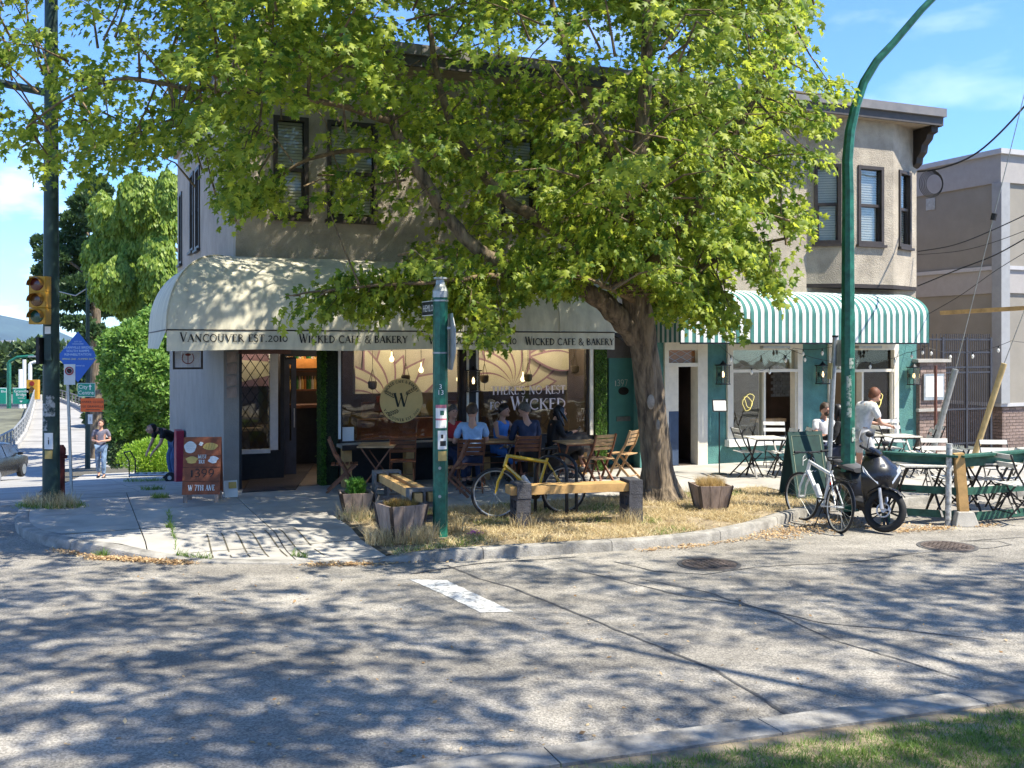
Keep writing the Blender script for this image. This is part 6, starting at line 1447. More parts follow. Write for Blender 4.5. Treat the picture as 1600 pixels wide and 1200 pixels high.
sans('City', 8.5 * p.y / F, 'sign_lettering', m_white, g_, face_M((xa(132), -.164, za(604.5)), 0)); sans('Centre', 8.5 * p.y / F, 'sign_lettering', m_white, g_, face_M((xa(136.5), -.164, za(613.5)), 0))
ar = MB(); ar.bar((xa(143), -.166, za(609)), (xa(143), -.166, za(602)), .05, .004, up=(0, 1, 0)); ar.add([(xa(140.5), -.166, za(604)), (xa(145.5), -.166, za(604)), (xa(143), -.166, za(600))], [(0, 1, 2)]); ar.build('arrow', m_white, g_)
o_ = MB().bx(xa(128), xa(164), -.16, -.15, za(643), za(622)).build('detour_sign', m_os, t)
for txt, yy in (('BARRIER CLOSED', 628), ('USE GRANVILLE', 635)): sans(txt, 5.0 * p.y / F, 'sign_lettering', m_black, o_, face_M((xa(146), -.164, za(yy)), 0))
ar = MB(); ar.bar((xa(136), -.166, za(640)), (xa(158), -.166, za(640)), .03, .004, up=(0, 1, 0)); ar.build('arrow', m_black, o_)
s_ = MB().bx(xa(140), xa(147), -.2, -.19, za(662), za(647)).build('button_sign', m_paper, t); sans('i', .28, 'walking_figure', m_black, s_, face_M((xa(143.5), -.205, za(654.5)), 0))
# tall timber post at the hedge
p = G(235, 722); tag(MB().tube([(p.x, p.y, p.z - .3), (p.x, p.y, zat(492, p.y))], [.115, .105], 12).build('timber_post', mat('pale_log', (.42, .30, .19), .85, var=.15, stretch=(1, 1, .15), scale=9), smooth=True), 'tall pale round timber post standing in front of the laurel hedge', 'post')
# dark estate car
m_car = mat('black_car_paint', (.010, .011, .014), .28, .0, spec=.5, coat=.15, var=.03)
p = G(-18, 752, True); t = thing('parked_car', 'dark SUV seen from behind at the left edge, driving towards the bridge', 'car', p, math.atan2(.955, -.10)) 
secs = [(-2.2, .52, .62, .70, .80, .90), (-2.12, .35, .96, 1.10, .86, .74), (-1.85, .30, 1.02, 1.46, .90, .62), (-1.2, .28, 1.02, 1.60, .92, .66), (0, .26, 1.0, 1.62, .92, .68), (.6, .26, .98, 1.55, .92, .66), (1.25, .26, .95, 1.02, .92, .74), (2.0, .30, .82, .86, .88, .72), (2.25, .42, .70, .72, .78, .66)]
cb_ = MB(); M_ = 10
for x, zb_, zbl, zrf, hw, hr in secs:
    for y, z in ((-hw * .9, zb_), (-hw, (zb_ + zbl) / 2), (-hw * .97, zbl), (-hr, zrf - .06), (-hr * .8, zrf), (hr * .8, zrf), (hr, zrf - .06), (hw * .97, zbl), (hw, (zb_ + zbl) / 2), (hw * .9, zb_)): cb_.v.append((x, y, z))
for i in range(len(secs) - 1):
    for k in range(10): cb_.f.append((i * 10 + k, i * 10 + (k + 1) % 10, i * 10 + 10 + (k + 1) % 10, i * 10 + 10 + k)); cb_.mi.append(0)
cb_.f += [tuple(range(10))[::-1], tuple(range(80, 90))]; cb_.mi += [0, 0]; cb_.build('body', m_car, t, smooth=True)
m_tint = mat('tinted_glass', (.02, .025, .03), .08, spec=.9)
def carq(nm, pts, m, par=None): o = MB(); o.v = pts; o.f = [tuple(range(len(pts)))]; o.mi = [0]; return o.build(nm, m, par or t)
carq('rear_window', [(-2.13, -.70, 1.06), (-1.875, -.58, 1.42), (-1.875, .58, 1.42), (-2.13, .70, 1.06)], m_tint)
for sg in (-1, 1):
    carq('side_window', [(-1.7, sg * .905, 1.05), (-1.55, sg * .72, 1.46), (-.6, sg * .715, 1.53), (-.6, sg * .915, 1.05)], m_tint); carq('side_window', [(-.52, sg * .915, 1.05), (-.52, sg * .715, 1.53), (.45, sg * .715, 1.5), (.9, sg * .89, 1.05)], m_tint)
    tl_ = MB().box(-2.09, sg * .78, .93, .14, .24, .13).build('tail_light', mat('amber_red_lens', (.5, .08, .02), .25, spec=.8, emit=(.8, .12, .02), estr=.25), t, bevel=.02)
    MB().box(.75, sg * 1.0, 1.08, .14, .2, .13).build('door_mirror', m_car, t, bevel=.03)
    for x in (-1.4, 1.35):
        w = MB().lathe([(.28, -.11), (.33, -.09), (.345, 0), (.33, .09), (.28, .11)], (x, sg * .82, .345), 24, axis='y').build('wheel', m_rubber, t, smooth=True); MB().lathe([(.22, 0), (.22, .01), (.05, .02)], (x, sg * (.93 if sg > 0 else .95), .345), 14, axis='y').build('rim', m_steel, w)
MB().box(-2.22, 0, .52, .1, 1.6, .26).build('bumper', m_scb, t, bevel=.03); MB().box(-2.28, 0, .60, .02, .5, .14).build('licence_plate', m_paper, t); MB().box(-2.26, .55, .5, .05, .25, .06).build('reflector', mat('red_lens', (.5, .02, .01), .3), t); MB().box(-2.26, -.55, .5, .05, .25, .06).build('reflector', mat('red_lens', (.5, .02, .01), .3), t)
# bridge railings, walls and far roadside things
def railing(lab, pxs, n, m, h=1.05):
    W = [G(x, y, True) for x, y in pxs]; t = thing('bridge_railing', lab, 'railing', W[0]); o = W[0].copy(); P = []
    for a, b in zip(W[:-1], W[1:]):
        for k in range(n): P.append(a.lerp(b, k / n) - o)
    P.append(W[-1] - o)
    for k, (hh, w) in enumerate(((h, .12), (h * .72, .05), (h * .48, .05), (h * .24, .05))):
        mb = MB(); mb.tube([q_ + Vector((0, 0, hh)) for q_ in P], w / 2, 6); mb.build('top_rail' if k == 0 else 'rail', m, t)
    for q_ in P: MB().box(q_.x, q_.y, q_.z + h / 2, .1, .1, h).build('post', m, t)
    for a, b in zip(P[:-1], P[1:]): MB().bar(a + Vector((0, 0, .1)), b + Vector((0, 0, .1)), .35, .35).build('parapet_base', m_conc, t)
m_rail = mat('pale_railing', (.25, .255, .25), .6, var=.1)
railing('curving pale railing along the left side of the bridge ramp', ((-60, 740), (0, 716), (22, 702), (37, 681), (45, 661), (50, 642), (55, 624)), 4, m_rail, 1.2)
railing('dark railing along the right side of the bridge ramp', ((80, 622), (103, 629), (123, 637), (143, 649), (177, 661), (204, 680)), 4, mat('grey_railing', (.15, .14, .13), .7))
def farbox(name, lab, cat, x0, x1, y0, y1, Y, dpt, m):
    a, b = PZ(x0, y1, Y), PZ(x1, y0, Y); o = MB().bx(a.x, b.x, Y, Y + dpt, a.z, b.z).build(name, m); return tag(o, lab, cat)
m_ov = mat('shaded_concrete', (.26, .24, .23), .9, var=.15)  # darker copy of the concrete, shade of deck and piers put into the colour
# overpass deck on piers
a, b = PZ(-60, 648, 120), PZ(64, 618, 120); t = thing('overpass', 'concrete overpass crossing behind the green highway signs at the far left', 'overpass', (a.x, 120, a.z))
MB().bx(0, b.x - a.x, 0, 9, 0, b.z - a.z - .9).build('deck', m_ov, t); MB().bx(0, b.x - a.x, -.1, .3, b.z - a.z - .9, b.z - a.z + .1).build('parapet', m_conc, t); 
for k in range(4): MB().bx(1 + k * 2.6, 1.6 + k * 2.6, 1, 4, -8, 0).build('pier', m_ov, t)
def farsign(lab, x0, x1, y0, y1, Y, lines, arrow=True, pole=None):
    a, b = PZ(x0, y1, Y), PZ(x1, y0, Y); t = thing('highway_sign', lab, 'highway sign', (a.x, Y, a.z)); w, h = b.x - a.x, b.z - a.z
    s_ = MB().bx(0, w, 0, .1, 0, h).build('sign_panel', m_gs, t); MB().bx(-.06, w + .06, .101, .15, -.06, h + .06).build('sign_edge', m_white, s_)
    for txt, fy, sz in lines: sans(txt, sz * h, 'sign_lettering', m_white, s_, face_M((w / 2, -.01, h * fy), 0))
    if arrow: MB().add([(w * .4, -.015, h * .2), (w * .5, -.015, h * .08), (w * .6, -.015, h * .2)], [(0, 1, 2)]).build('arrow', m_white, s_)
    return t
farsign('green sign reading Granville Bridge beyond the signal pole', 20, 46, 607, 631, 100, (('Granville', .82, .26), ('Bridge', .6, .26), ('Centre', .38, .15)))
farsign('partly cut green highway sign at the left edge of the picture', -18, 9, 607, 631, 100, (('4th Ave / Blvd', .8, .22), ('only', .5, .18)))
farsign('small green sign on the far green pole', 7, 21, 645, 656, 98, (('4th Ave', .5, .5),), False)
def fpole(lab, px, y0, y1, Y, r, m, arm=None):
    a, b = PZ(px, y1, Y), PZ(px, y0, Y); t = thing('lamp_post', lab, 'lamp post', (a.x, Y, a.z)); h = b.z - a.z; MB().tube([(0, 0, 0), (0, 0, h)], r, 6).build('pole', m, t)
    if arm: e = (arm[0] - px) / F * Y; g = (y0 - arm[1]) / F * Y; MB().tube([(0, 0, h), (e * .35, 0, h + g * .8), (e, 0, h + g)], r * .7, 5).build('arm', m, t); MB().box(e, 0, h + g - .05, .9, .3, .15).build('lamp_head', m_steel, t)
fpole('far green lamp post at the left edge with a curved arm', 14, 566, 700, 98, .22, m_pole, (52, 556)); fpole('thin white lamp post left of centre behind Granville Bridge sign', 32, 577, 672, 105, .2, m_white); fpole('second thin white lamp post behind the Granville Bridge sign', 38, 562, 660, 112, .2, m_white); fpole('white lamp post with curved arm near the small signal', 47, 568, 660, 104, .2, m_white, (66, 565))
a = PZ(50, 624, 100); t = thing('traffic_light', 'small yellow traffic signal far off beside the Granville Bridge sign', 'traffic light', a)
MB().bx(-.55, .55, 0, .5, 0, 1.9).build('signal_housing', m_yel, t); 
for k, c in enumerate(((.25, .02, .01), (.1, .05, .01), (.01, .08, .05))): MB().lathe([(.24, 0), (.24, .03)], (0, -.04, 1.55 - .58 * k), 12, axis='y').build('lens', mat('small_lens_%d' % k, c, .4), t)
MB().tube([(0, .3, 0), (0, .3, -7)], .15, 6).build('post', m_white, t)
# hand truck
p = G(246, 752) + Vector((0, -.1, 0)); t = thing('hand_truck', 'aluminium hand truck lying flat on two black wheels by the building corner', 'hand truck', p, R(-4))
L_ = .9
for y in (-.16, .16): MB().tube([(-.55, y, .16), (.42, y, .19)], .03, 6).build('side_rail', m_steel, t)
for i in range(5): x = -.5 + i * .2; MB().box(x, 0, .17 + .008 * i, .07, .32, .03).build('cross_bar', m_steel, t)
MB().tube([(-.55, -.16, .12), (-.56, -.16, .5), (-.68, -.16, .68)], .016, 6).build('handle', m_blackm, t); MB().tube([(-.55, .16, .12), (-.56, .16, .5), (-.68, .16, .68), (-.68, -.16, .68)], .016, 6).build('handle', m_blackm, t)
for y in (-.21, .21): w = MB().lathe([(.06, -.035), (.12, -.03), (.125, 0), (.12, .03), (.06, .035)], (.42, y, .125), 18, axis='y').build('wheel', m_rubber, t, smooth=True); MB().lathe([(.05, -.04), (.05, .04)], (.42, y, .125), 10, axis='y').build('hub', m_steel, w)
p = PZ(273, 745, 22.3); X_, Y_ = L2W(LS - .12, 6.2); tag(MB().box(X_, Y_, zs(LS, 6.2) + .55, .16, .5, 1.15, ANG).build('red_cabinet', mat('raspberry_red', (.35, .02, .05), .5)), 'narrow red cabinet against the side wall of the cafe', 'cabinet')

# ------------------------------------------------------------ people
def skin_mesh(J, E, rad, root, name, m, par, sub=1, extra=None):
    names = list(J); idx = {n: i for i, n in enumerate(names)}
    me = bpy.data.meshes.new(name); me.from_pydata([tuple(J[n]) for n in names], [(idx[a], idx[b]) for a, b in E], []); o = bpy.data.objects.new(name, me); COL.objects.link(o)
    md = o.modifiers.new('s', 'SKIN'); lay = me.skin_vertices[0] if me.skin_vertices else None
    if lay is None:
        bm = bmesh.new(); bm.from_mesh(me); bm.verts.layers.skin.verify(); bm.to_mesh(me); bm.free(); lay = me.skin_vertices[0]
    for n in names:
        r = rad[n]; r = (r, r) if not isinstance(r, tuple) else r; lay.data[idx[n]].radius = r; lay.data[idx[n]].use_root = (n == root)
    md.use_smooth_shade = True; ss = o.modifiers.new('u', 'SUBSURF'); ss.levels = sub; ss.render_levels = sub
    bpy.context.view_layer.update(); me2 = bpy.data.meshes.new_from_object(o.evaluated_get(bpy.context.evaluated_depsgraph_get())); bpy.data.objects.remove(o)
    if extra:
        bm = bmesh.new(); bm.from_mesh(me2); vs = [bm.verts.new(v) for v in extra.v]
        for f in extra.f:
            try: bm.faces.new([vs[i] for i in f])
            except ValueError: pass
        bm.to_mesh(me2); bm.free()
    if sub > 1:
        from mathutils import noise as mno
        for v in me2.vertices:
            q_ = v.co; d_ = mno.noise(Vector((q_.x * 9, q_.y * 9, q_.z * 16 + 3))) * .012 + mno.noise(Vector((q_.x * 22, q_.y * 22, q_.z * 34))) * .006; v.co = q_ + v.normal * d_
    me2.materials.clear(); me2.materials.append(m); me2.polygons.foreach_set('use_smooth', [True] * len(me2.polygons)); me2.polygons.foreach_set('material_index', [0] * len(me2.polygons)); me2.update()
    r = bpy.data.objects.new(name, me2); COL.objects.link(r); r.parent = par; return r
def cloth(name, c, rough=.85, var=.12): return mat('cloth_' + name, c, rough, var=var, scale=12, bump=.25, bscale=18)
V3 = Vector
SIT = dict(pel=(0, -.03, .55), waist=(0, -.05, .69), chest=(0, -.02, .90), neck=(0, .0, 1.075), head=(0, .04, 1.225), shL=(-.175, -.01, 1.02), elL=(-.23, .06, .76), wrL=(-.12, .29, .76), shR=(.175, -.01, 1.02), elR=(.23, .06, .76), wrR=(.12, .29, .76),
           hipL=(-.09, .0, .53), knL=(-.12, .42, .51), anL=(-.12, .38, .09), toeL=(-.12, .52, .03), hipR=(.09, .0, .53), knR=(.12, .42, .51), anR=(.12, .40, .09), toeR=(.12, .54, .03))
STAND = dict(pel=(0, 0, .93), waist=(0, 0, 1.07), chest=(0, .01, 1.29), neck=(0, .01, 1.47), head=(0, .05, 1.62), shL=(-.18, 0, 1.41), elL=(-.235, -.02, 1.13), wrL=(-.22, .08, .89), shR=(.18, 0, 1.41), elR=(.235, -.02, 1.13), wrR=(.22, .08, .89),
             hipL=(-.09, 0, .90), knL=(-.1, .03, .49), anL=(-.1, -.02, .09), toeL=(-.11, .14, .03), hipR=(.09, 0, .90), knR=(.1, .03, .49), anR=(.1, -.02, .09), toeR=(.11, .14, .03))
def person(lab, loc, rz, base, ov, top, bottom, shoes, hair, sleeve=.55, legs='long', long_hair=False, beard=None, turn=0, nod=0, scale=1.0, woman=False, bald=False, skin=m_skin, group='people'):
    J = {k: V3(v) for k, v in base.items()}; J.update({k: V3(v) for k, v in ov.items()})
    t = thing('person', lab, 'person', loc, rz); t.scale = (scale,) * 3
    k = .9 if woman else 1.0
    if woman:
        for s_ in 'LR':
            for n in ('sh' + s_,): J[n] = V3((J[n].x * .88, J[n].y, J[n].z))
    rad = dict(pel=(.125, .11), waist=(.115 * k, .095), chest=(.135 * k, .11), neck=.052, hb=.055)
    E = [('pel', 'waist'), ('waist', 'chest'), ('chest', 'neck'), ('neck', 'hb')]; K = dict(J); hd = K.pop('head'); K['hb'] = hd - V3((0, 0, .03))
    for s_ in 'LR':
        sg = -1 if s_ == 'L' else 1
        rad.update({'sh' + s_: .056 * k, 'el' + s_: .04 * k, 'wr' + s_: .026, 'hip' + s_: .085, 'kn' + s_: .055, 'an' + s_: .036, 'toe' + s_: .03}); E += [('chest', 'sh' + s_), ('sh' + s_, 'el' + s_), ('el' + s_, 'wr' + s_), ('pel', 'hip' + s_), ('hip' + s_, 'kn' + s_), ('kn' + s_, 'an' + s_), ('an' + s_, 'toe' + s_)]
        d = (J['wr' + s_] - J['el' + s_]).normalized(); K['pm' + s_] = J['wr' + s_] + d * .075; rad['pm' + s_] = (.036, .02); E.append(('wr' + s_, 'pm' + s_))
        x = V3((1, 0, 0)) - d * d.x; x.normalize()
        for f in range(4):
            n1, n2 = 'f%d%s' % (f, s_), 'g%d%s' % (f, s_); o_ = x * (f - 1.5) * .021; ln = (.07, .08, .075, .058)[f]
            K[n1] = K['pm' + s_] + o_ + d * ln * .55; K[n2] = K[n1] + d * ln * .35 + V3((0, 0, -.03)); rad[n1] = .0095; rad[n2] = .0075; E += [('pm' + s_, n1), (n1, n2)]
        K['th' + s_] = J['wr' + s_] + d * .05 - x * sg * .045; K['ti' + s_] = K['th' + s_] + d * .035; rad['th' + s_] = .011; rad['ti' + s_] = .009; E += [('wr' + s_, 'th' + s_), ('th' + s_, 'ti' + s_)]
    Mh = Matrix.Translation(hd) @ Matrix.Rotation(turn, 4, 'Z') @ Matrix.Rotation(-nod, 4, 'X')
    ex = MB(); R3 = Mh.to_3x3().to_4x4(); ex.ball(hd, .1, 14, 10, (.78, .95, 1.18), M=R3); P_ = lambda x, y, z: Mh @ V3((x, y, z))
    ex.ball(P_(0, .098, -.012), .022, 8, 6, (.7, .9, 1.2), M=R3); ex.ball(P_(-.078, -.005, -.005), .024, 6, 5, (.4, .7, 1.2), M=R3); ex.ball(P_(.078, -.005, -.005), .024, 6, 5, (.4, .7, 1.2), M=R3); ex.ball(P_(0, .06, -.085), .045, 8, 6, (1, .8, .6), M=R3)
    skin_mesh(K, E, rad, 'pel', 'body', skin, t, 1, ex)
    ey = MB(); 
    for sx in (-1, 1): ey.ball(P_(sx * .031, .088, .018), .009, 6, 5)
    ey.build('eyes', m_black, t, kind='stuff'); MB().ball(P_(0, .094, -.052), .02, 8, 5, (1, .3, .25), M=R3).build('mouth', mat('lips', (.35, .1, .08), .5), t)
    # clothes
    KT = {n: J[n] for n in ('pel', 'waist', 'chest', 'neck', 'shL', 'shR')}; KT['neck'] = J['chest'].lerp(J['neck'], .86); KT['pel'] = J['pel'] + (J['pel'] - J['waist']) * .25
    rt = dict(pel=(.148, .135), waist=(.138 * k, .12), chest=(.152 * k, .128), neck=.066, shL=.072 * k, shR=.072 * k); ET = [('pel', 'waist'), ('waist', 'chest'), ('chest', 'neck'), ('chest', 'shL'), ('chest', 'shR')]
    for s_ in 'LR':
        if sleeve > 0:
            KT['s' + s_] = J['sh' + s_].lerp(J['el' + s_], min(1, sleeve)); rt['s' + s_] = .064 * k; ET.append(('sh' + s_, 's' + s_))
            if sleeve > 1: KT['w' + s_] = J['el' + s_].lerp(J['wr' + s_], .93); rt['w' + s_] = .04; ET.append(('s' + s_, 'w' + s_))
        else: rt['sh' + s_] = .05
    skin_mesh(KT, ET, rt, 'pel', 'dress' if legs == 'dress' else 'shirt', top, t, 2)
    KB = {'pel': J['pel']}; rb = dict(pel=(.148, .125)); EB = []
    for s_ in 'LR':
        KB['hip' + s_] = J['hip' + s_]; rb['hip' + s_] = .10; EB.append(('pel', 'hip' + s_)); KB['kn' + s_] = J['kn' + s_] if legs != 'short' else J['hip' + s_].lerp(J['kn' + s_], .85); rb['kn' + s_] = .075 if legs != 'dress' else .095; EB.append(('hip' + s_, 'kn' + s_))
        if legs == 'long': KB['an' + s_] = J['kn' + s_].lerp(J['an' + s_], .93); rb['an' + s_] = .056; EB.append(('kn' + s_, 'an' + s_))
        if legs == 'dress': KB['an' + s_] = J['kn' + s_].lerp(J['an' + s_], .5); rb['an' + s_] = .08; EB.append(('kn' + s_, 'an' + s_))
        a, b = J['an' + s_], J['toe' + s_]; d = (b - a); d.z = 0; d.normalize(); sh_ = MB(); Mx = Matrix.Translation((a.x, a.y, b.z - .03)) @ Matrix.Rotation(math.atan2(d.y, d.x), 4, 'Z')
        loft(sh_, [(-.09, .05, .03, .045), (-.03, .05, .042, .055), (.06, .04, .045, .042), (.15, .03, .046, .03), (.19, .025, .025, .02)], 10, M=Mx); sh_.build('shoe', shoes, t, smooth=True)
    skin_mesh(KB, EB, rb, 'pel', 'trousers' if legs != 'dress' else 'skirt', bottom, t, 2)
    if hair:
        h = MB(); n, m_ = 14, 9; 
        for i in range(m_ + 1):
            ph = math.pi * i / m_
            for q_ in range(n):
                a = 2 * math.pi * q_ / n; x, y, z = math.sin(ph) * math.cos(a), math.sin(ph) * math.sin(a), math.cos(ph); lim = -.15 - .5 * max(0, -y) if not long_hair else -.6 - .6 * max(0, -y); fr = max(0, y)
                zmin = lim + fr * (.5 if not bald else 1.1); z2 = max(z, zmin) if True else z; rr_ = .108 + .006 * math.sin(9 * a + 5 * ph) + rnd.uniform(-.002, .002); h.v.append(tuple(P_(x * rr_ * .86, y * rr_ * .98 - .006, z2 * rr_ * 1.16 + .008)))
        for i in range(m_):
            for q_ in range(n): h.f.append((i * n + q_, (i + 1) * n + q_, (i + 1) * n + (q_ + 1) % n, i * n + (q_ + 1) % n)); h.mi.append(0)
        if long_hair:
            for sx in (-.05, 0, .05): h.tube([P_(sx, -.06, .03), P_(sx * 1.5, -.095, -.1), P_(sx * 1.6, -.09, -.24)], [.05, .05, .02], 8)
            for sx in (-1, 1): h.tube([P_(sx * .075, -.01, .05), P_(sx * .085, .0, -.08), P_(sx * .09, -.0, -.2)], [.025, .03, .012], 6)
        h.build('hair', hair, t, smooth=True)
    if beard: MB().ball(P_(0, .055, -.075), .058, 10, 7, (1, .85, .75), M=R3).build('beard', beard, t, smooth=True)
    return t
m_hb = mat('brown_hair', (.07, .04, .022), .6, var=.3, scale=40); m_hk = mat('black_hair', (.012, .01, .01), .45, var=.3, scale=40); m_hg = mat('grey_hair', (.11, .095, .08), .6, var=.3, scale=40); m_hr = mat('auburn_hair', (.15, .055, .025), .6)
navy = cloth('navy', (.02, .03, .07)); jean = cloth('denim', (.16, .24, .36), var=.25); blk = cloth('black', (.016, .016, .018)); m_sh_ = mat('dark_shoe', (.03, .03, .03), .5)
def at(px, py): return G(px, py)
person('man in a light blue shirt seen from behind on a wooden chair', at(738, 766), R(4), SIT, dict(wrL=(-.25, .28, .74), elL=(-.28, .05, .74), wrR=(.1, .3, .76)), cloth('light_blue', (.30, .45, .66)), navy, m_sh_, m_hb, sleeve=.8, turn=R(-15), nod=R(8), scale=1.06)
person('person in a red top mostly hidden behind the green pole', at(706, 753), R(-150), SIT, {}, cloth('red', (.42, .03, .035)), navy, m_sh_, m_hg, sleeve=.7)
person('woman in a bright blue sleeveless dress with dark hair pinned up', at(785, 749), R(-138), SIT, dict(elL=(-.2, .1, .78), elR=(.2, .1, .78)), cloth('cornflower', (.07, .22, .6)), cloth('cornflower', (.07, .22, .6)), m_sh_, m_hk, sleeve=0, legs='dress', woman=True, nod=R(-5), turn=R(25))
person('man in a dark jacket sitting with his back to the road', at(822, 757), R(22), SIT, dict(head=(0, .08, 1.22)), navy, blk, m_sh_, m_hg, sleeve=1.1, turn=R(35), nod=R(8), scale=1.05)
wb_ = person('woman in black with long dark hair looking down at her phone', at(868, 750), R(-70), SIT, dict(head=(0, .08, 1.21), wrL=(-.06, .30, .84), wrR=(.06, .30, .84), elL=(-.19, .08, .78), elR=(.19, .08, .78), knR=(.04, .44, .60), anR=(-.06, .55, .22), toeR=(-.06, .68, .14)), blk, blk, m_sh_, m_hk, sleeve=1.1, legs='dress', woman=True, long_hair=True, nod=R(-32))
MB().box(0, .42, .87, .075, .012, .15, M=Matrix.Rotation(R(-35), 4, 'X')).build('held_phone', m_black, wb_)
person('bearded man in a white short-sleeved shirt smiling at a bistro table', at(1287, 745), R(-158), SIT, dict(wrL=(-.08, .32, .78), wrR=(.16, .30, .78)), cloth('white_shirt', (.70, .70, .70)), navy, m_sh_, m_hb, sleeve=.75, beard=m_hb, turn=R(-5))
person('person with dark hair and black jacket sitting between the two poles', at(1312, 752), R(60), SIT, {}, blk, cloth('dark_denim', (.04, .05, .09)), m_sh_, m_hk, sleeve=1.1, long_hair=True, woman=True)
person('standing man in white polo shirt and pale shorts leaning forward behind the scooter', at(1347, 762), R(-70), STAND, dict(chest=(0, .08, 1.28), neck=(0, .18, 1.43), head=(0, .26, 1.55), shL=(-.18, .11, 1.37), shR=(.18, .11, 1.37), elL=(-.24, .16, 1.10), wrL=(-.18, .40, 1.06), elR=(.24, .16, 1.10), wrR=(.16, .42, 1.04), knR=(.1, .12, .5), anR=(.1, .15, .09), toeR=(.1, .3, .03)), cloth('white_polo', (.72, .71, .69)), cloth('pale_grey_shorts', (.5, .5, .5)), m_sh_, m_hr, sleeve=.8, legs='short')
person('man in grey T-shirt and jeans walking up the pavement looking at his phone', at(158, 747), R(190), STAND, dict(elL=(-.25, -.02, 1.12), wrL=(-.08, .24, 1.12), elR=(.25, -.02, 1.12), wrR=(.08, .24, 1.12), knL=(-.1, .14, .52), anL=(-.1, .10, .09), toeL=(-.1, .26, .03), knR=(.1, -.02, .5), anR=(.1, -.18, .11), toeR=(.1, -.04, .03)), cloth('heather_grey', (.17, .16, .2)), jean, m_sh_, m_hb, sleeve=.7, nod=R(-28), scale=1.03)
person('person in a dark top and jeans bending beside the red cabinet', at(266, 752) + V3((-.12, .5, 0)), R(135), STAND, dict(pel=(0, -.1, .85), waist=(0, .02, .97), chest=(0, .22, 1.08), neck=(0, .38, 1.15), head=(0, .5, 1.16), shL=(-.18, .30, 1.1), shR=(.18, .30, 1.1), elL=(-.22, .38, .85), wrL=(-.15, .5, .68), elR=(.22, .38, .85), wrR=(.15, .5, .68), hipL=(-.09, -.1, .83), hipR=(.09, -.1, .83)), blk, cloth('jeans_blue', (.06, .12, .25)), m_sh_, m_hk, sleeve=.7, nod=R(-40))
# ------------------------------------------------------------ vegetation
HAZE = 4.2e-5
LEAF = np.array([(0, 0), (.2, .5), (.38, .2), (.74, .52), (.66, .16), (1, 0), (.66, -.16), (.74, -.52), (.38, -.2), (.2, -.5)], float)
def leaves(name, C, D, Nn, size, m, par, maple=True, **kw):
    """C centres, D blade direction, Nn blade normal, one island per leaf"""
    n = len(C); D = D / np.linalg.norm(D, axis=1)[:, None]; Sd = np.cross(Nn, D); Sd /= np.linalg.norm(Sd, axis=1)[:, None]; Nn = np.cross(D, Sd); size = size[:, None]
    if maple:
        P = np.zeros((n, 11, 3)); P[:, 0] = C + D * size * .36 + Nn * size * .07
        for k, (x, y) in enumerate(LEAF): P[:, k + 1] = C + D * size * x + Sd * size * y - Nn * size * (.16 * abs(y) + .12 * x * x)
        base = np.arange(n)[:, None, None] * 11; tri = np.array([(0, k + 1, (k + 1) % 10 + 1) for k in range(10)])[None]; Fs = (base + tri).reshape(-1, 3)
    else:
        P = np.zeros((n, 4, 3)); P[:, 0] = C; P[:, 1] = C + D * size * .5 + Sd * size * .28; P[:, 2] = C + D * size; P[:, 3] = C + D * size * .5 - Sd * size * .28
        Fs = (np.arange(n)[:, None] * 4 + np.arange(4)[None])
    return npmesh(name, P.reshape(-1, 3), Fs, m, par, **kw)
def spray_cloud(pos, out, rs, per=30, rad=.30, lsz=.125, droop=.75):
    n = len(pos); N = n * per; c = np.repeat(pos, per, 0); o = np.repeat(out, per, 0)
    t = rs.rand(N)[:, None]; side = np.cross(o, [0, 0, 1.0]); side /= (np.linalg.norm(side, axis=1)[:, None] + 1e-6)
    off = o * (t * 2 - 1) * rad * 1.15 + side * rs.normal(0, .42, (N, 1)) * rad * (1.15 - t * .7); off[:, 2] += rs.normal(0, .22, N) * rad - .25 * rad * (t[:, 0] ** 2)
    D = o * .55 + side * rs.normal(0, .55, (N, 1)) + rs.normal(0, .25, (N, 3)); D[:, 2] -= droop * (.5 + rs.rand(N)); Nn = np.tile([0, 0, 1.0], (N, 1)) + o * .5 + rs.normal(0, .45, (N, 3))
    return c + off, D, Nn, lsz * (.6 + .75 * rs.rand(N))
m_leaf = leaf_mat('maple_leaf', (.07, .15, .018), (.38, .44, .05), .48)
m_bark = mat('maple_bark', (.25, .19, .125), .95, var=.35, scale=11, bump=2.2, bscale=20, stretch=(1, 1, .16), col2=(.065, .05, .036), lo=.38, hi=.6)
m_barkl = mat('limb_bark', (.24, .17, .09), .9, var=.3, scale=9, bump=.8, bscale=30, col2=(.06, .045, .03))
t = thing('street_tree', 'large maple with thick furrowed trunk whose leafy crown fills the upper half of the view', 'tree', (2.1, 15.9, SW)); TO = t.location.copy()
MAPLE = t
path = [(1033, 784, 15.9, 54), (1032, 772, 15.9, 43), (1030, 756, 15.9, 36), (1027, 735, 15.85, 31), (1024, 700, 15.8, 28), (1018, 640, 15.7, 26.5), (1011, 580, 15.6, 26), (1003, 530, 15.5, 27), (996, 490, 15.4, 27), (990, 455, 15.35, 25), (988, 400, 15.3, 20), (994, 300, 15.2, 16), (1003, 210, 15.1, 13), (1010, 120, 15, 11), (1012, 0, 15, 9), (1020, -180, 15, 5)]
P = []; Rr = []
for i in range(len(path) - 1):
    a, b = path[i], path[i + 1]; n = 6
    for k in range(n):
        f = k / n; x, y, Y, r = [a[q_] + (b[q_] - a[q_]) * f for q_ in range(4)]; P.append(PZ(x, y, Y)); Rr.append(r / F * Y)
nn = 44; V = []; Rr = [r * (.84 if p.z < 3.6 else .9) for p, r in zip(P, Rr)]
from mathutils import noise as mn
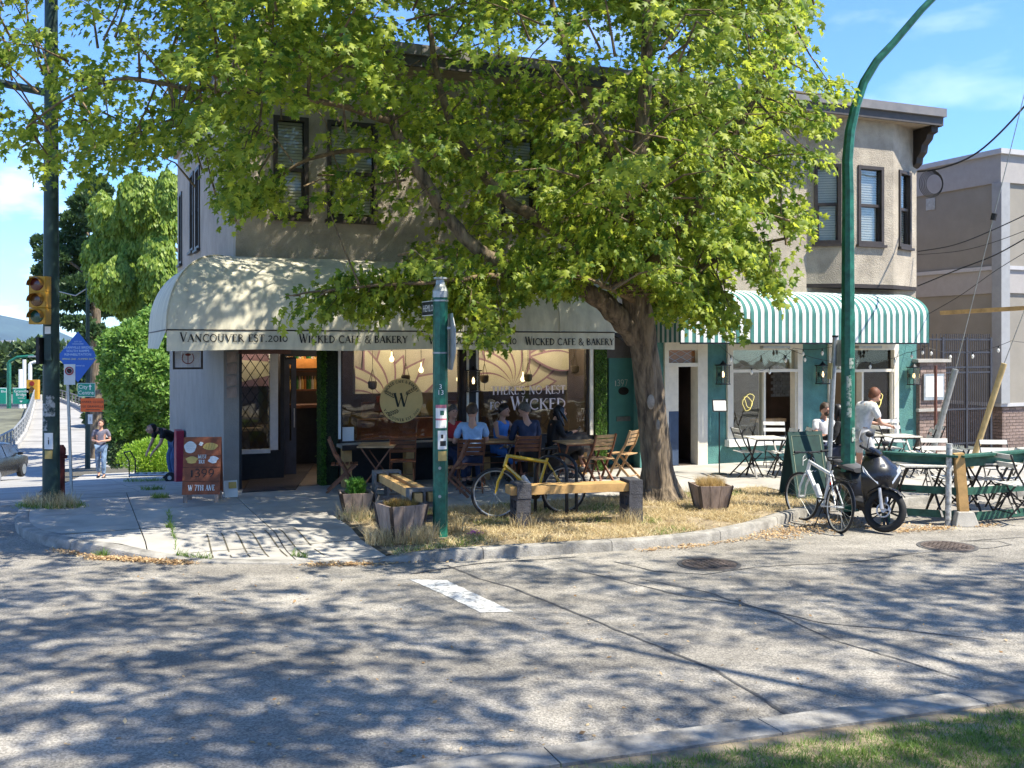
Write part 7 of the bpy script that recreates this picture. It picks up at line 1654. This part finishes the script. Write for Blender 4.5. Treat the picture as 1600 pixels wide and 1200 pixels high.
for i, (p, r) in enumerate(zip(P, Rr)):
    zb = p.z
    for k in range(nn):
        a = 2 * math.pi * k / nn; fl = max(0, 1 - (zb - .1) / .7)
        rr = r * (1 + .10 * fl * math.sin(a * 5 + 1.3) + .05 * math.sin(a * 3 + zb)) ; q_ = Vector((math.cos(a) * 3.2, math.sin(a) * 3.2, zb * .9)); rd = mn.noise(q_ * 1.3) * .035 + abs(mn.noise(Vector((math.cos(a) * 7, math.sin(a) * 7, zb * 1.1)))) * -.04 + mn.noise(Vector((math.cos(a) * 12, math.sin(a) * 12, zb * 4))) * .02
        rr += rd * min(1, r / .25); V.append((p.x + rr * math.cos(a) - TO.x, p.y + rr * math.sin(a) - TO.y, p.z - TO.z))
Fs = [(i * nn + k, i * nn + (k + 1) % nn, (i + 1) * nn + (k + 1) % nn, (i + 1) * nn + k) for i in range(len(P) - 1) for k in range(nn)]
npmesh('trunk', V, Fs, m_bark, t, smooth=True)
sc_ = MB(); 
for (x, y, w, h) in ((1017, 628, 6, 12), (1028, 664, 3, 9)): c_ = PZ(x, y, 15.65 - .42); sc_.ball(c_ - TO, 1, 14, 8, (w / F * 15, .03, h / F * 15))
sc_.build('bark_scar', mat('bare_bark', (.30, .27, .23), .9, var=.2, scale=14, bump=.4), t, smooth=True)
# climbing plant and moss near the base
LIMBS = [[(996, 525, 15.5, 22), (965, 492, 15.3, 18), (930, 463, 15.1, 15), (880, 440, 14.9, 12.5), (830, 425, 14.7, 11.5), (790, 414, 14.6, 11), (733, 378, 14.4, 10), (700, 338, 14.3, 10.5), (668, 290, 14.1, 10), (640, 245, 14, 9), (612, 190, 13.9, 7.5), (585, 120, 13.8, 6), (560, 20, 13.6, 4)],
 [(988, 450, 15.3, 13), (940, 412, 15.2, 12), (890, 375, 15.2, 11), (840, 343, 15.1, 10), (800, 318, 15, 9), (755, 272, 15, 8), (715, 220, 14.9, 7), (690, 140, 14.8, 6), (670, 40, 14.8, 4)],
 [(612, 190, 13.9, 6), (540, 168, 13.6, 5), (460, 150, 13.4, 4.5), (380, 142, 13.2, 4), (290, 138, 13.0, 4), (200, 122, 12.9, 3), (110, 150, 12.8, 2), (40, 200, 12.8, 1.4)],
 [(990, 440, 15.3, 12), (1035, 395, 15.1, 10), (1085, 330, 14.8, 8), (1130, 250, 14.6, 6), (1170, 170, 14.5, 4.5), (1220, 90, 14.4, 3)],
 [(998, 480, 15.4, 8), (1050, 440, 15, 6), (1110, 410, 14.7, 4.5), (1170, 385, 14.5, 3.2), (1230, 372, 14.3, 2)],
 [(994, 300, 15.2, 9), (940, 220, 15.4, 7), (900, 120, 15.5, 5.5), (860, 0, 15.6, 4), (820, -120, 15.6, 3)], [(1003, 210, 15.1, 7), (1060, 120, 15.3, 5), (1110, 20, 15.5, 4), (1150, -80, 15.5, 3)],
 [(830, 425, 14.7, 6), (760, 432, 14.2, 4.5), (680, 440, 13.9, 3.4), (600, 445, 13.7, 2.6), (520, 452, 13.6, 2), (448, 462, 13.6, 1.2)], [(640, 245, 14, 6), (560, 235, 14.3, 4), (480, 250, 14.4, 3), (420, 290, 14.4, 2), (385, 330, 14.4, 1.5)],
 [(988, 400, 15.3, 9), (985, 330, 14.3, 6), (975, 270, 13.4, 4), (960, 220, 12.6, 3)], [(990, 470, 15.3, 6), (960, 455, 14.3, 4), (930, 440, 13.5, 3)]]
LP = []
for L_ in LIMBS:
    pts = [PZ(x, y, Y) - TO for x, y, Y, r in L_]; rr = [r / F * Y for x, y, Y, r in L_]; Q = []; q2 = []
    for i in range(len(pts) - 1):
        a = pts[max(0, i - 1)]; b = pts[i]; c = pts[i + 1]; d = pts[min(len(pts) - 1, i + 2)]
        for k in range(4):
            t_ = k / 4; Q.append(.5 * ((2 * b) + (c - a) * t_ + (2 * a - 5 * b + 4 * c - d) * t_ * t_ + (3 * b - a - 3 * c + d) * t_ ** 3) + Vector((rnd.uniform(-.015, .015),) * 3)); q2.append(rr[i] + (rr[i + 1] - rr[i]) * t_)
    Q.append(pts[-1]); q2.append(rr[-1]); MB().tube(Q, q2, 10).build('limb', m_barkl if rr[0] < .13 else m_bark, t, smooth=True); LP += [tuple(q_ + TO) for q_ in Q]
LP = np.array(LP)
xb = [-400, 0, 40, 70, 100, 130, 170, 210, 250, 290, 330, 352, 372, 405, 430, 470, 520, 560, 610, 650, 700, 745, 790, 850, 905, 960, 1005, 1050, 1100, 1160, 1200, 1245, 1262, 1278, 1300, 1325, 1345, 1360]
yb = [330, 338, 318, 292, 322, 318, 300, 285, 292, 262, 250, 330, 352, 345, 375, 368, 345, 350, 372, 400, 455, 520, 515, 470, 462, 436, 440, 478, 512, 506, 468, 452, 395, 320, 215, 140, 66, -900]
HO = [(455, 238, 58, 90, .96), (545, 218, 62, 70, .88), (655, 270, 30, 40, .8), (705, 338, 36, 34, .85), (765, 392, 44, 24, .85), (215, 100, 30, 42, .8), (812, 315, 40, 42, .9), (1135, 95, 24, 18, .7), (700, 300, 30, 40, .6), (650, 350, 60, 30, .55), (30, 250, 50, 45, .6), (20, 120, 60, 60, .6), (120, 262, 45, 25, .5), (735, 410, 60, 22, .55), (1232, 230, 30, 40, .6), (320, 300, 34, 60, .95), (1130, 330, 30, 60, .5), (790, 235, 60, 30, .4), (330, 195, 30, 30, .4), (875, 330, 25, 25, .4)]
rs = np.random.RandomState(11)
pos = []
cen = np.array([1.9, 14.6, 7.2])
while len(pos) < 3000:
    p = rs.uniform(-1, 1, 3); rr = np.linalg.norm(p)
    if rr > 1 or (rr < .45 and rs.rand() < .8): continue
    sx = 10.2 if p[0] < 0 else 4.6
    w = cen + p * [sx, 5.0 if p[1] < 0 else 5.5, 4.4 if p[2] < 0 else 5.6]
    s_, v_ = W2L(w[0], w[1])
    if v_ > -.45 and w[2] < 8.2: continue
    if v_ > -1.6 and w[2] < 8.4 and w[2] > 6.9: continue
    if w[1] < 8.2: continue
    px = 800 + F * w[0] / w[1]; py = HZ - F * (w[2] - CH) / w[1]
    if py > np.interp(px + (90 if px > 900 else 24), xb, yb) - 26 - abs(rs.normal(0, 9)): continue
    xg, yg = w[0] - .625 * w[2], w[1] + .253 * w[2]
    lim = np.interp(xg, [-6, -4.5, -3, 6], [12.4, 13.8, 15.6, 16.2])
    if yg < lim and rs.rand() < (.95 if px < 780 else .8): continue
    if px > 1340 and py > -40: continue
    if px < 270 and rs.rand() < .5: continue
    if 270 <= px < 560 and py > 60 and rs.rand() < .22: continue
    if any(((px - a) / c) ** 2 + ((py - b) / d) ** 2 < 1 and rs.rand() < e for a, b, c, d, e in HO): continue
    if py < -260 and rs.rand() < .5: continue
    # keep crowding near a limb: clumps with hollows between
    if mn.noise(Vector(w * .62)) + .30 * mn.noise(Vector(w * 1.7)) < -.12 and rs.rand() < .75: continue
    pos.append(w)
for k in range(74):     # low hanging branch across the awning
    f = rs.rand(); x = 448 + (760 - 448) * f ** .8; y = np.interp(x, [448, 520, 600, 680, 760], [462, 452, 446, 440, 434]) + rs.normal(6 + 10 * f, 8 + 10 * f); Y = np.interp(x, [448, 830], [13.6, 14.6]) + rs.normal(0, .25); pos.append(np.array(PZ(x, y, Y)))
for x0, y0, x1, y1, n in ((1150, 500, 1090, 470, 14), (1225, 445, 1180, 425, 10), (1220, 350, 1262, 345, 10), (1190, 300, 1270, 250, 14), (375, 335, 420, 300, 12), (1270, 170, 1305, 130, 6), (740, 505, 800, 500, 14), (1240, 200, 1290, 175, 10), (790, 420, 905, 445, 44), (1000, 440, 1110, 490, 34), (940, 380, 1010, 430, 26), (860, 300, 960, 400, 30), (1090, 360, 1200, 420, 26)):
    for k in range(n): f = rs.rand(); pos.append(np.array(PZ(x0 + (x1 - x0) * f, y0 + (y1 - y0) * f - 12 + rs.normal(0, 7), 14.2 + rs.normal(0, .3))))
pos = np.array(pos); near = np.array([LP[np.argmin(((LP - p) ** 2).sum(1))] for p in pos]); out = pos - near; out[:, 2] *= .3; out += (pos - [1.9, 15.2, 7]) * .08; out /= (np.linalg.norm(out, axis=1)[:, None] + 1e-6)
C, D, Nn, sz = spray_cloud(pos, out, rs, per=33, rad=.33, lsz=.100)
leaves('foliage', C - np.array(TO), D, Nn, sz, m_leaf, t, kind='stuff')
tw = MB(); pos_a = pos
for i in range(0, len(pos), 2):
    p, q_ = Vector(pos[i]), Vector(near[i]); L_ = (p - q_).length
    if L_ > .75: q_ = p + (q_ - p) * (.75 / L_) + Vector(tuple(rs.normal(0, .22, 3)))
    mid = p.lerp(q_, .5) + Vector((0, 0, .06 * L_)) + Vector(tuple(rs.normal(0, .04, 3))); tw.tube([p + Vector(out[i]) * .28 - TO, p - TO, mid - TO, q_ - TO], [.003, .006, .011, .018], 4, cap=False)
tw.build('twigs', m_barkl, t, kind='stuff')
# two street trees behind and beside the camera whose crowns shade the road
m_leaf2 = leaf_mat('shade_tree_leaf', (.05, .11, .015), (.12, .20, .03), .35)
def shade_tree(lab, base, cen, rad, n, seed):
    t = thing('street_tree', lab, 'tree', base); rs = np.random.RandomState(seed); pos = []
    while len(pos) < n:
        p = rs.uniform(-1, 1, 3)
        if np.linalg.norm(p) > 1: continue
        w = np.array(cen) + p * rad
        if w[2] < CH + .345 * max(0, w[1]) + .6: continue
        if mn.noise(Vector(w * .85)) + .6 * mn.noise(Vector(w * 1.9)) < .0 and rs.rand() < .8: continue
        pos.append(w)
    pos = np.array(pos); out = pos - np.array(cen); out[:, 2] *= .3; out /= np.linalg.norm(out, axis=1)[:, None]
    C, D, Nn, sz = spray_cloud(pos, out, rs, per=16, rad=.34, lsz=.18); leaves('foliage', C - np.array(base), D, Nn, sz, m_leaf2, t, maple=False, kind='stuff')
    b = Vector(base); c = Vector(cen); H = c.z; MB().tube([(0, 0, -.2), (0, 0, .3), (.05, 0, H * .3), (.0, .0, H * .6)], [.40, .30, .25, .2], 14).build('trunk', m_bark, t, smooth=True)
    for k in range(9):
        a = k * 2.4; e = c - b + Vector((math.cos(a) * rad[0] * .75, math.sin(a) * rad[1] * .7, rs.uniform(-.2, .9) * rad[2] * .6)); s0 = Vector((0, 0, H * .45 + .12 * k)); m1 = s0.lerp(e, .5) + Vector((0, 0, .5)); MB().tube([s0, m1, e], [.12, .07, .02], 7).build('limb', m_bark, t, smooth=True)
shade_tree('shade tree beside the camera to the right, out of view', (10.5, 2.6, .05), (10.6, 4.4, 12.2), np.array([7.4, 5.2, 2.9]), 1150, 3)
shade_tree('shade tree beside the camera to the left, out of view', (-4.2, .2, .05), (1.0, 3.8, 11.9), np.array([6.4, 5.0, 2.6]), 900, 4)
shade_tree('shade tree far right of the camera, out of view', (19.5, 5.0, .05), (18.5, 6.6, 12.4), np.array([4.8, 4.0, 2.6]), 420, 5)
# ---- trees and hedges on the left
def cloud(name, lab, cat, spots, n, lsz, m, style='ball', trunk=None, seed=1, part='crown', tw_=None, group=None):
    c0 = Vector(spots[0][:3]); base = Vector((trunk[0], trunk[1], trunk[2])) if trunk else Vector((c0.x, c0.y, c0.z - spots[0][5])); t = thing(name, lab, cat, base, group=group); rs = np.random.RandomState(seed); C = []; O = []
    tot = sum(s_[3] * s_[5] for s_ in spots)
    for (x, y, z, rx, ry, rz) in spots:
        k = int(n * rx * rz / tot); p = rs.normal(0, 1, (k, 3)); p /= np.linalg.norm(p, axis=1)[:, None]; rr = rs.rand(k) ** .33; rr = .55 + .45 * rr
        lump = 1 + .16 * np.array([mn.noise(Vector(tuple(q_ * 2.3 + x))) for q_ in p]) * 2
        C.append(np.array([x, y, z]) + p * (rr * lump)[:, None] * [rx, ry, rz]); O.append(p)
    C = np.concatenate(C); O = np.concatenate(O); N_ = len(C)
    if style == 'hang': D = O * .25 + rs.normal(0, .2, (N_, 3)); D[:, 2] -= 1.2
    elif style == 'up': D = O * .8 + rs.normal(0, .4, (N_, 3)); D[:, 2] += .5
    else: D = O * .6 + rs.normal(0, .6, (N_, 3))
    Nn = O + rs.normal(0, .5, (N_, 3)); Nn[:, 2] += .4
    leaves(part, C - np.array(base), D, Nn, lsz * (.6 + .8 * rs.rand(N_)), m, t, maple=False, kind='stuff')
    if trunk:
        MB().tube([(0, 0, -.3), (0, 0, trunk[3] * .5), (0, 0, trunk[3])], [trunk[4], trunk[4] * .8, trunk[4] * .3], 10).build('trunk', m_bark, t, smooth=True)
        for i in range(0, len(spots), 1):
            s_ = spots[i]; e = Vector(s_[:3]) - base; st_ = Vector((0, 0, max(.5, e.z - 1.2))); MB().tube([st_, st_.lerp(e, .6) + Vector((0, 0, .2)), e], [trunk[4] * .3, trunk[4] * .2, .03], 6).build('limb', m_bark, t)
    return t
def WP(px, py, Y): p = PZ(px, py, Y); return (p.x, p.y, p.z)
m_cyp = leaf_mat('cypress_frond', (.10, .19, .02), (.30, .38, .06), .35); m_pin = leaf_mat('pine_needle', (.025, .06, .02), (.075, .13, .04), .2); m_lau = leaf_mat('laurel_leaf', (.07, .17, .02), (.24, .38, .08), .3); m_lime = leaf_mat('lime_shrub_leaf', (.13, .26, .02), (.30, .44, .05), .35); m_far = leaf_mat('far_tree_leaf', (.035, .065, .02), (.10, .15, .05), .2)
g = lambda Y: zr(*W2L(-.45 * Y, Y))
sp = []
for px, py, w, h in ((215, 310, 30, 40), (190, 350, 38, 45), (240, 350, 34, 50), (205, 400, 44, 50), (250, 420, 30, 50), (180, 440, 36, 40), (225, 470, 40, 45), (160, 330, 22, 30), (150, 400, 22, 34), (265, 300, 20, 34), (262, 480, 22, 40), (235, 520, 34, 30)): sp.append((*WP(px, py, 47 + rnd.uniform(-2, 2)), w / F * 47, w / F * 47, h / F * 47))
cloud('cypress_tree', 'tall yellow-green weeping cypress behind the awning at the left', 'tree', sp, 80000, .21, m_cyp, 'hang', (*L2W(-1.2, 40)[:2], -3.0, 11, .4), 21)
sp = []
for px, py, w, h in ((120, 350, 22, 16), (105, 382, 24, 14), (82, 400, 20, 12), (70, 425, 16, 10), (110, 425, 28, 16), (130, 450, 26, 18), (112, 470, 24, 12), (140, 395, 24, 20), (160, 475, 26, 18), (85, 455, 14, 8), (120, 505, 20, 8), (145, 520, 18, 10), (135, 320, 20, 16), (96, 500, 8, 6), (62, 380, 10, 8), (150, 300, 20, 18)): sp.append((*WP(px, py, 56 + rnd.uniform(-2, 2)), w / F * 56, w / F * 56, h / F * 56))
pt = WP(150, 700, 56)
cloud('pine_tree', 'dark open-branched pine left of the cypress', 'tree', sp, 18000, .26, m_pin, 'up', (pt[0], pt[1], -3.8, 14, .35), 22)
sp = []
for px, py, w, h in ((205, 545, 40, 40), (240, 520, 36, 34), (190, 590, 32, 40), (230, 590, 46, 46), (205, 640, 34, 36), (250, 640, 34, 44), (215, 670, 36, 28), (172, 545, 18, 28), (262, 570, 22, 40), (186, 662, 14, 22)): sp.append((*WP(px, py, 37 + rnd.uniform(-1.2, 1.2)), w / F * 37, w / F * 30, h / F * 37))
cloud('laurel_bush', 'big glossy green laurel bush behind the timber post', 'bush', sp, 42000, .155, m_lau, 'ball', None, 23)
p = G(228, 744); cloud('round_shrub', 'low rounded lime-green shrub beside the pavement behind the hand truck', 'shrub', [(p.x - .45, p.y + 1.1, p.z + .45, .75, .7, .5), (p.x + .35, p.y + 1.1, p.z + .42, .7, .7, .5), (p.x - .05, p.y + 1.3, p.z + .5, .8, .7, .55)], 9000, .085, m_lime, 'up', None, 24)
cloud('dark_bush', 'small dark bush left of the round shrub', 'bush', [(*WP(182, 705, 36), .35, .4, .55)], 1500, .12, m_pin, 'ball', None, 25)
p = G(192, 703); cloud('dry_bush', 'dry brown feathery bush between the man and the laurel', 'bush', [(*WP(193, 692, 37.5), .45, .4, .4)], 1500, .16, leaf_mat('dry_frond', (.25, .13, .06), (.45, .28, .14), .2), 'up', None, 26)
for k, (px, py, w, h, Y) in enumerate(((15, 575, 40, 34, 150), (58, 570, 34, 36, 145), (100, 580, 34, 36, 140), (-40, 585, 46, 40, 150), (140, 590, 34, 40, 135), (60, 610, 30, 20, 142), (110, 622, 30, 18, 128), (5, 665, 30, 34, 130), (38, 690, 20, 30, 118), (165, 640, 26, 28, 75), (125, 566, 20, 26, 130))):
    cloud('far_tree', 'green tree beyond the bridge ramp, %s' % ('behind the left highway sign', 'above the Granville Bridge sign', 'just right of the signal pole', 'outside the left edge', 'behind the City Centre sign', 'low behind the small signal', 'at the end of the ramp behind the sign post', 'under the overpass at the left edge', 'below the Granville Bridge sign', 'behind the orange sign', 'beneath the blue diamond sign')[k], 'tree', [(*WP(px, py, Y), w / F * Y, w / F * Y, h / F * Y), (*WP(px + w * .4, py + h * .3, Y - 2), w * .6 / F * Y, w * .6 / F * Y, h * .7 / F * Y), (*WP(px - w * .45, py + h * .2, Y - 1), w * .55 / F * Y, w * .5 / F * Y, h * .7 / F * Y)], 5000, 1.0 if Y > 100 else .5, m_far, 'ball', (*WP(px, py, Y)[:2], WP(px, py, Y)[2] - h / F * Y - 3, h / F * Y + 3, .3), 30 + k, group='trees beyond the bridge ramp')
# city and mountains across the water
m_mt = mat('forested_mountain', (.05, .085, .07), 1, var=.25, scale=.003)
V = []; Fs = []; xs = list(range(-4200, 5200, 60)); prof_px = [(-4000, 470), (-900, 500), (-300, 478), (-60, 492), (0, 491), (22, 487), (34, 490), (60, 504), (90, 520), (130, 531), (200, 528), (500, 505), (900, 515), (1600, 500), (5200, 480)]
rows = ((0, 1.0), (.25, .8), (.5, .52), (.75, .25), (1, 0))
for j, (f, h) in enumerate(rows):
    Y = 9500 - 2300 * f
    for px in xs:
        y = np.interp(px, [a for a, b in prof_px], [b for a, b in prof_px]); z = (HZ - y) / F * 9500 * h; z += (30 * mn.noise(Vector((px * .013, j * 1.3, 0))) + 14 * mn.noise(Vector((px * .05, j * 2.1, 3)))) * (1 if 0 < h < 1 else .3); V.append(((px - 800) / F * 9500, Y, z - 4 if h else -10))
n = len(xs); Fs = [(j * n + i, j * n + i + 1, (j + 1) * n + i + 1, (j + 1) * n + i) for j in range(4) for i in range(n - 1)]
npmesh('mountains', V, Fs, m_mt, smooth=True, kind='structure')
rs = np.random.RandomState(5); mb = MB()
for k in range(330):
    Y = rs.uniform(3000, 6500); px = rs.uniform(-250, 260); w = rs.uniform(12, 40); h = rs.uniform(6, 26); p = PZ(px, 540, Y); mb.box(p.x, Y, -8 + h / 2, w, w, h)
mb.build('far_city', mat('pale_city_blocks', (.55, .53, .5), .8, var=.3, scale=.02), kind='stuff')
# ---- grasses and litter
def blades(name, pts, h, w, m, lean=.35, seed=2):
    rs = np.random.RandomState(seed); n = len(pts); B_ = np.array(pts); d = rs.normal(0, lean, (n, 3)); d[:, 2] = 1; hh = h * (.35 + .9 * rs.rand(n))[:, None]; a = rs.rand(n) * 6.28; sd = np.stack([np.cos(a), np.sin(a), 0 * a], 1) * w
    V = np.zeros((n, 5, 3)); mid = B_ + d * hh * .55; tip = B_ + d * hh + np.stack([d[:, 0], d[:, 1], -.3 * np.abs(d[:, 0])], 1) * hh * .5
    V[:, 0] = B_ - sd; V[:, 1] = B_ + sd; V[:, 2] = mid - sd * .7; V[:, 3] = mid + sd * .7; V[:, 4] = tip
    Fs = (np.arange(n)[:, None, None] * 5 + np.array([(0, 1, 3), (0, 3, 2), (2, 3, 4)])[None]).reshape(-1, 3)
    return npmesh(name, V.reshape(-1, 3), Fs, m, kind='stuff')
m_dry = leaf_mat('dry_grass', (.34, .26, .12), (.66, .56, .33), .25); m_grn = leaf_mat('green_grass', (.07, .15, .02), (.22, .32, .07), .35); m_lit = leaf_mat('fallen_leaves', (.30, .17, .07), (.66, .50, .28), .2)
rs = np.random.RandomState(9); dry = []; grn = []
while len(dry) < 26000:
    s_, v_ = rs.uniform(-4.0, 3.2), rs.uniform(-6.45, -3.16)
    if not in_poly(STRIP, s_, v_): continue
    k = mn.noise(Vector((s_ * 1.4, v_ * 1.9, 0))) + .6 * mn.noise(Vector((s_ * 4, v_ * 4, 5))); 
    if k < -.22 and rs.rand() < .85: continue
    if s_ > 1.4 and rs.rand() < .35: continue
    x, y = L2W(s_, v_); q_ = (x, y, zs(s_, v_) - .01)
    if mn.noise(Vector((s_ * 1.1, v_ * 1.3, 9))) > .14 and rs.rand() < .5: grn.append(q_)
    else: dry.append(q_)
blades('dry_grass', dry, .075, .0045, m_dry, .9); blades('green_grass', grn, .07, .004, m_grn, .7)
tall = []
for px, py, r_, n in ((640, 846, .35, 500), (600, 850, .25, 300), (668, 840, .15, 160), (660, 850, .12, 200), (712, 832, .15, 120), (1050, 780, .3, 150), (815, 826, .2, 120), (980, 820, .2, 150), (78, 790, .4, 500), (92, 793, .3, 260), (560, 812, .3, 260)):
    c_ = G(px, py)
    for k in range(n): a = rs.rand() * 6.28; q_ = r_ * rs.rand() ** .5; tall.append((c_.x + q_ * math.cos(a), c_.y + q_ * .6 * math.sin(a), c_.z))
blades('tall_dry_grass', tall, .22, .0035, m_dry, .25, 5)
wd = []
for px, py, r_, n in ((78, 790, .34, 350), (95, 792, .3, 200), (66, 793, .3, 150), (265, 825, .03, 60), (250, 778, .1, 160), (228, 752, .35, 400), (238, 765, .14, 150)):
    c_ = G(px, py)
    for k in range(n): a = rs.rand() * 6.28; q_ = r_ * rs.rand() ** .5; wd.append((c_.x + q_ * 1.5 * math.cos(a), c_.y + q_ * .7 * math.sin(a), c_.z))
for (x0, y0, x1, y1, n) in ((262, 800, 275, 865, 110), (275, 868, 330, 874, 90), (455, 868, 480, 872, 60), (150, 868, 170, 868, 60)):
    a_, b_ = G(x0, y0), G(x1, y1)
    for k in range(n): q_ = a_.lerp(b_, rs.rand()); wd.append((q_.x + rs.normal(0, .012), q_.y + rs.normal(0, .012), zs(*W2L(q_.x, q_.y))))
blades('weeds', wd, .085, .0045, m_grn, .45, 6)
a_, b_, nr_ = VERGE; gp = []
while len(gp) < 60000:
    f, d_ = rs.rand(), .16 + rs.rand() ** 1.3 * 3.2; p = a_ + (b_ - a_) * f + nr_ * d_; x, y = L2W(p.x, p.y)
    if not (0 < x < .62 * y + .6 and y > 3.2): continue
    gp.append((x, y, .045 + .06 * min(1, d_ / 1.6) - .01 - (.05 * rs.rand() if d_ < .4 else 0)))
blades('verge_grass', gp, .06, .003, m_grn, .5, 7)
lit = []
for (x0, y0, x1, y1, n, sp_) in ((80, 860, 150, 872, 260, .05), (140, 872, 300, 881, 1500, .07), (480, 884, 600, 882, 420, .06), (600, 881, 700, 876, 160, .05), (1000, 862, 1100, 852, 160, .05), (1190, 842, 1320, 812, 1500, .20), (1060, 858, 1180, 842, 200, .04), (1320, 825, 1480, 826, 420, .14), (1400, 832, 1480, 826, 300, .06), (1525, 824, 1560, 820, 120, .05)):
    a_, b_ = G(x0, y0, True), G(x1, y1, True)
    for k in range(n): q_ = a_.lerp(b_, rs.rand()); lit.append((q_.x + rs.normal(0, sp_), q_.y + rs.normal(0, sp_ * .8), .008 + rs.rand() * .02))
for k in range(500):
    q_ = G(rs.uniform(540, 1240), rs.uniform(775, 850))
    if in_poly(STRIP, *W2L(q_.x, q_.y)): lit.append((q_.x, q_.y, q_.z + .02))
for k in range(260): q_ = G(rs.uniform(100, 1600), rs.uniform(890, 1190), True); lit.append((q_.x, q_.y, .008))
lit = np.array(lit); n = len(lit); D = rs.normal(0, 1, (n, 3)); D[:, 2] *= .25; Nn = np.tile([0, 0, 1.], (n, 1)) + rs.normal(0, .35, (n, 3)); leaves('leaf_litter', lit, D, Nn, .035 * (.5 + rs.rand(n)), m_lit, None, maple=False, kind='stuff')
# small purple flowers in the strip
c_ = G(742, 836); mb = MB(); 
for k in range(40): a = rs.rand() * 6.28; q_ = rs.rand() * .12; mb.ball((c_.x + q_ * math.cos(a), c_.y + q_ * math.sin(a), c_.z + .02 + rs.rand() * .03), .008, 5, 4)
tag(mb.build('pink_flowers', mat('pink_petal', (.45, .12, .35), .7), kind='stuff'), 'small clump of pink flowers in the dry grass', 'flowers')
# ---- air
hm = bpy.data.materials.new('air'); hm.use_nodes = True; nt = hm.node_tree; nt.nodes.clear(); o_ = nt.nodes.new('ShaderNodeOutputMaterial'); v_ = nt.nodes.new('ShaderNodeVolumePrincipled')
v_.inputs['Density'].default_value = HAZE; v_.inputs['Color'].default_value = (.50, .72, 1.0, 1); v_.inputs['Anisotropy'].default_value = .2; nt.links.new(v_.outputs[0], o_.inputs['Volume'])
MB().bx(-9000, 9000, -600, 10500, -40, 620).build('haze', hm, kind='stuff')
# ---- buildings across the street behind the camera, seen only in the shop glass
t = thing('opposite_building', 'pale two storey building across the road behind the camera', 'building', (*L2W(4, -27)[:2], 0), ANG)
ob = MB(); holes(ob, -16, 16, 0, 6.5, -6, 6, [(-14 + 5 * k, -11.5 + 5 * k, 1.0, 2.8) for k in range(6)]); ob.build('wall', mat('pink_beige_render', (.5, .36, .34), .9, var=.1), t)
for k in range(6): MB().bx(-14 + 5 * k, -11.5 + 5 * k, -1.5, -1.4, 1.0, 2.8).build('shop_window', m_tint, t)
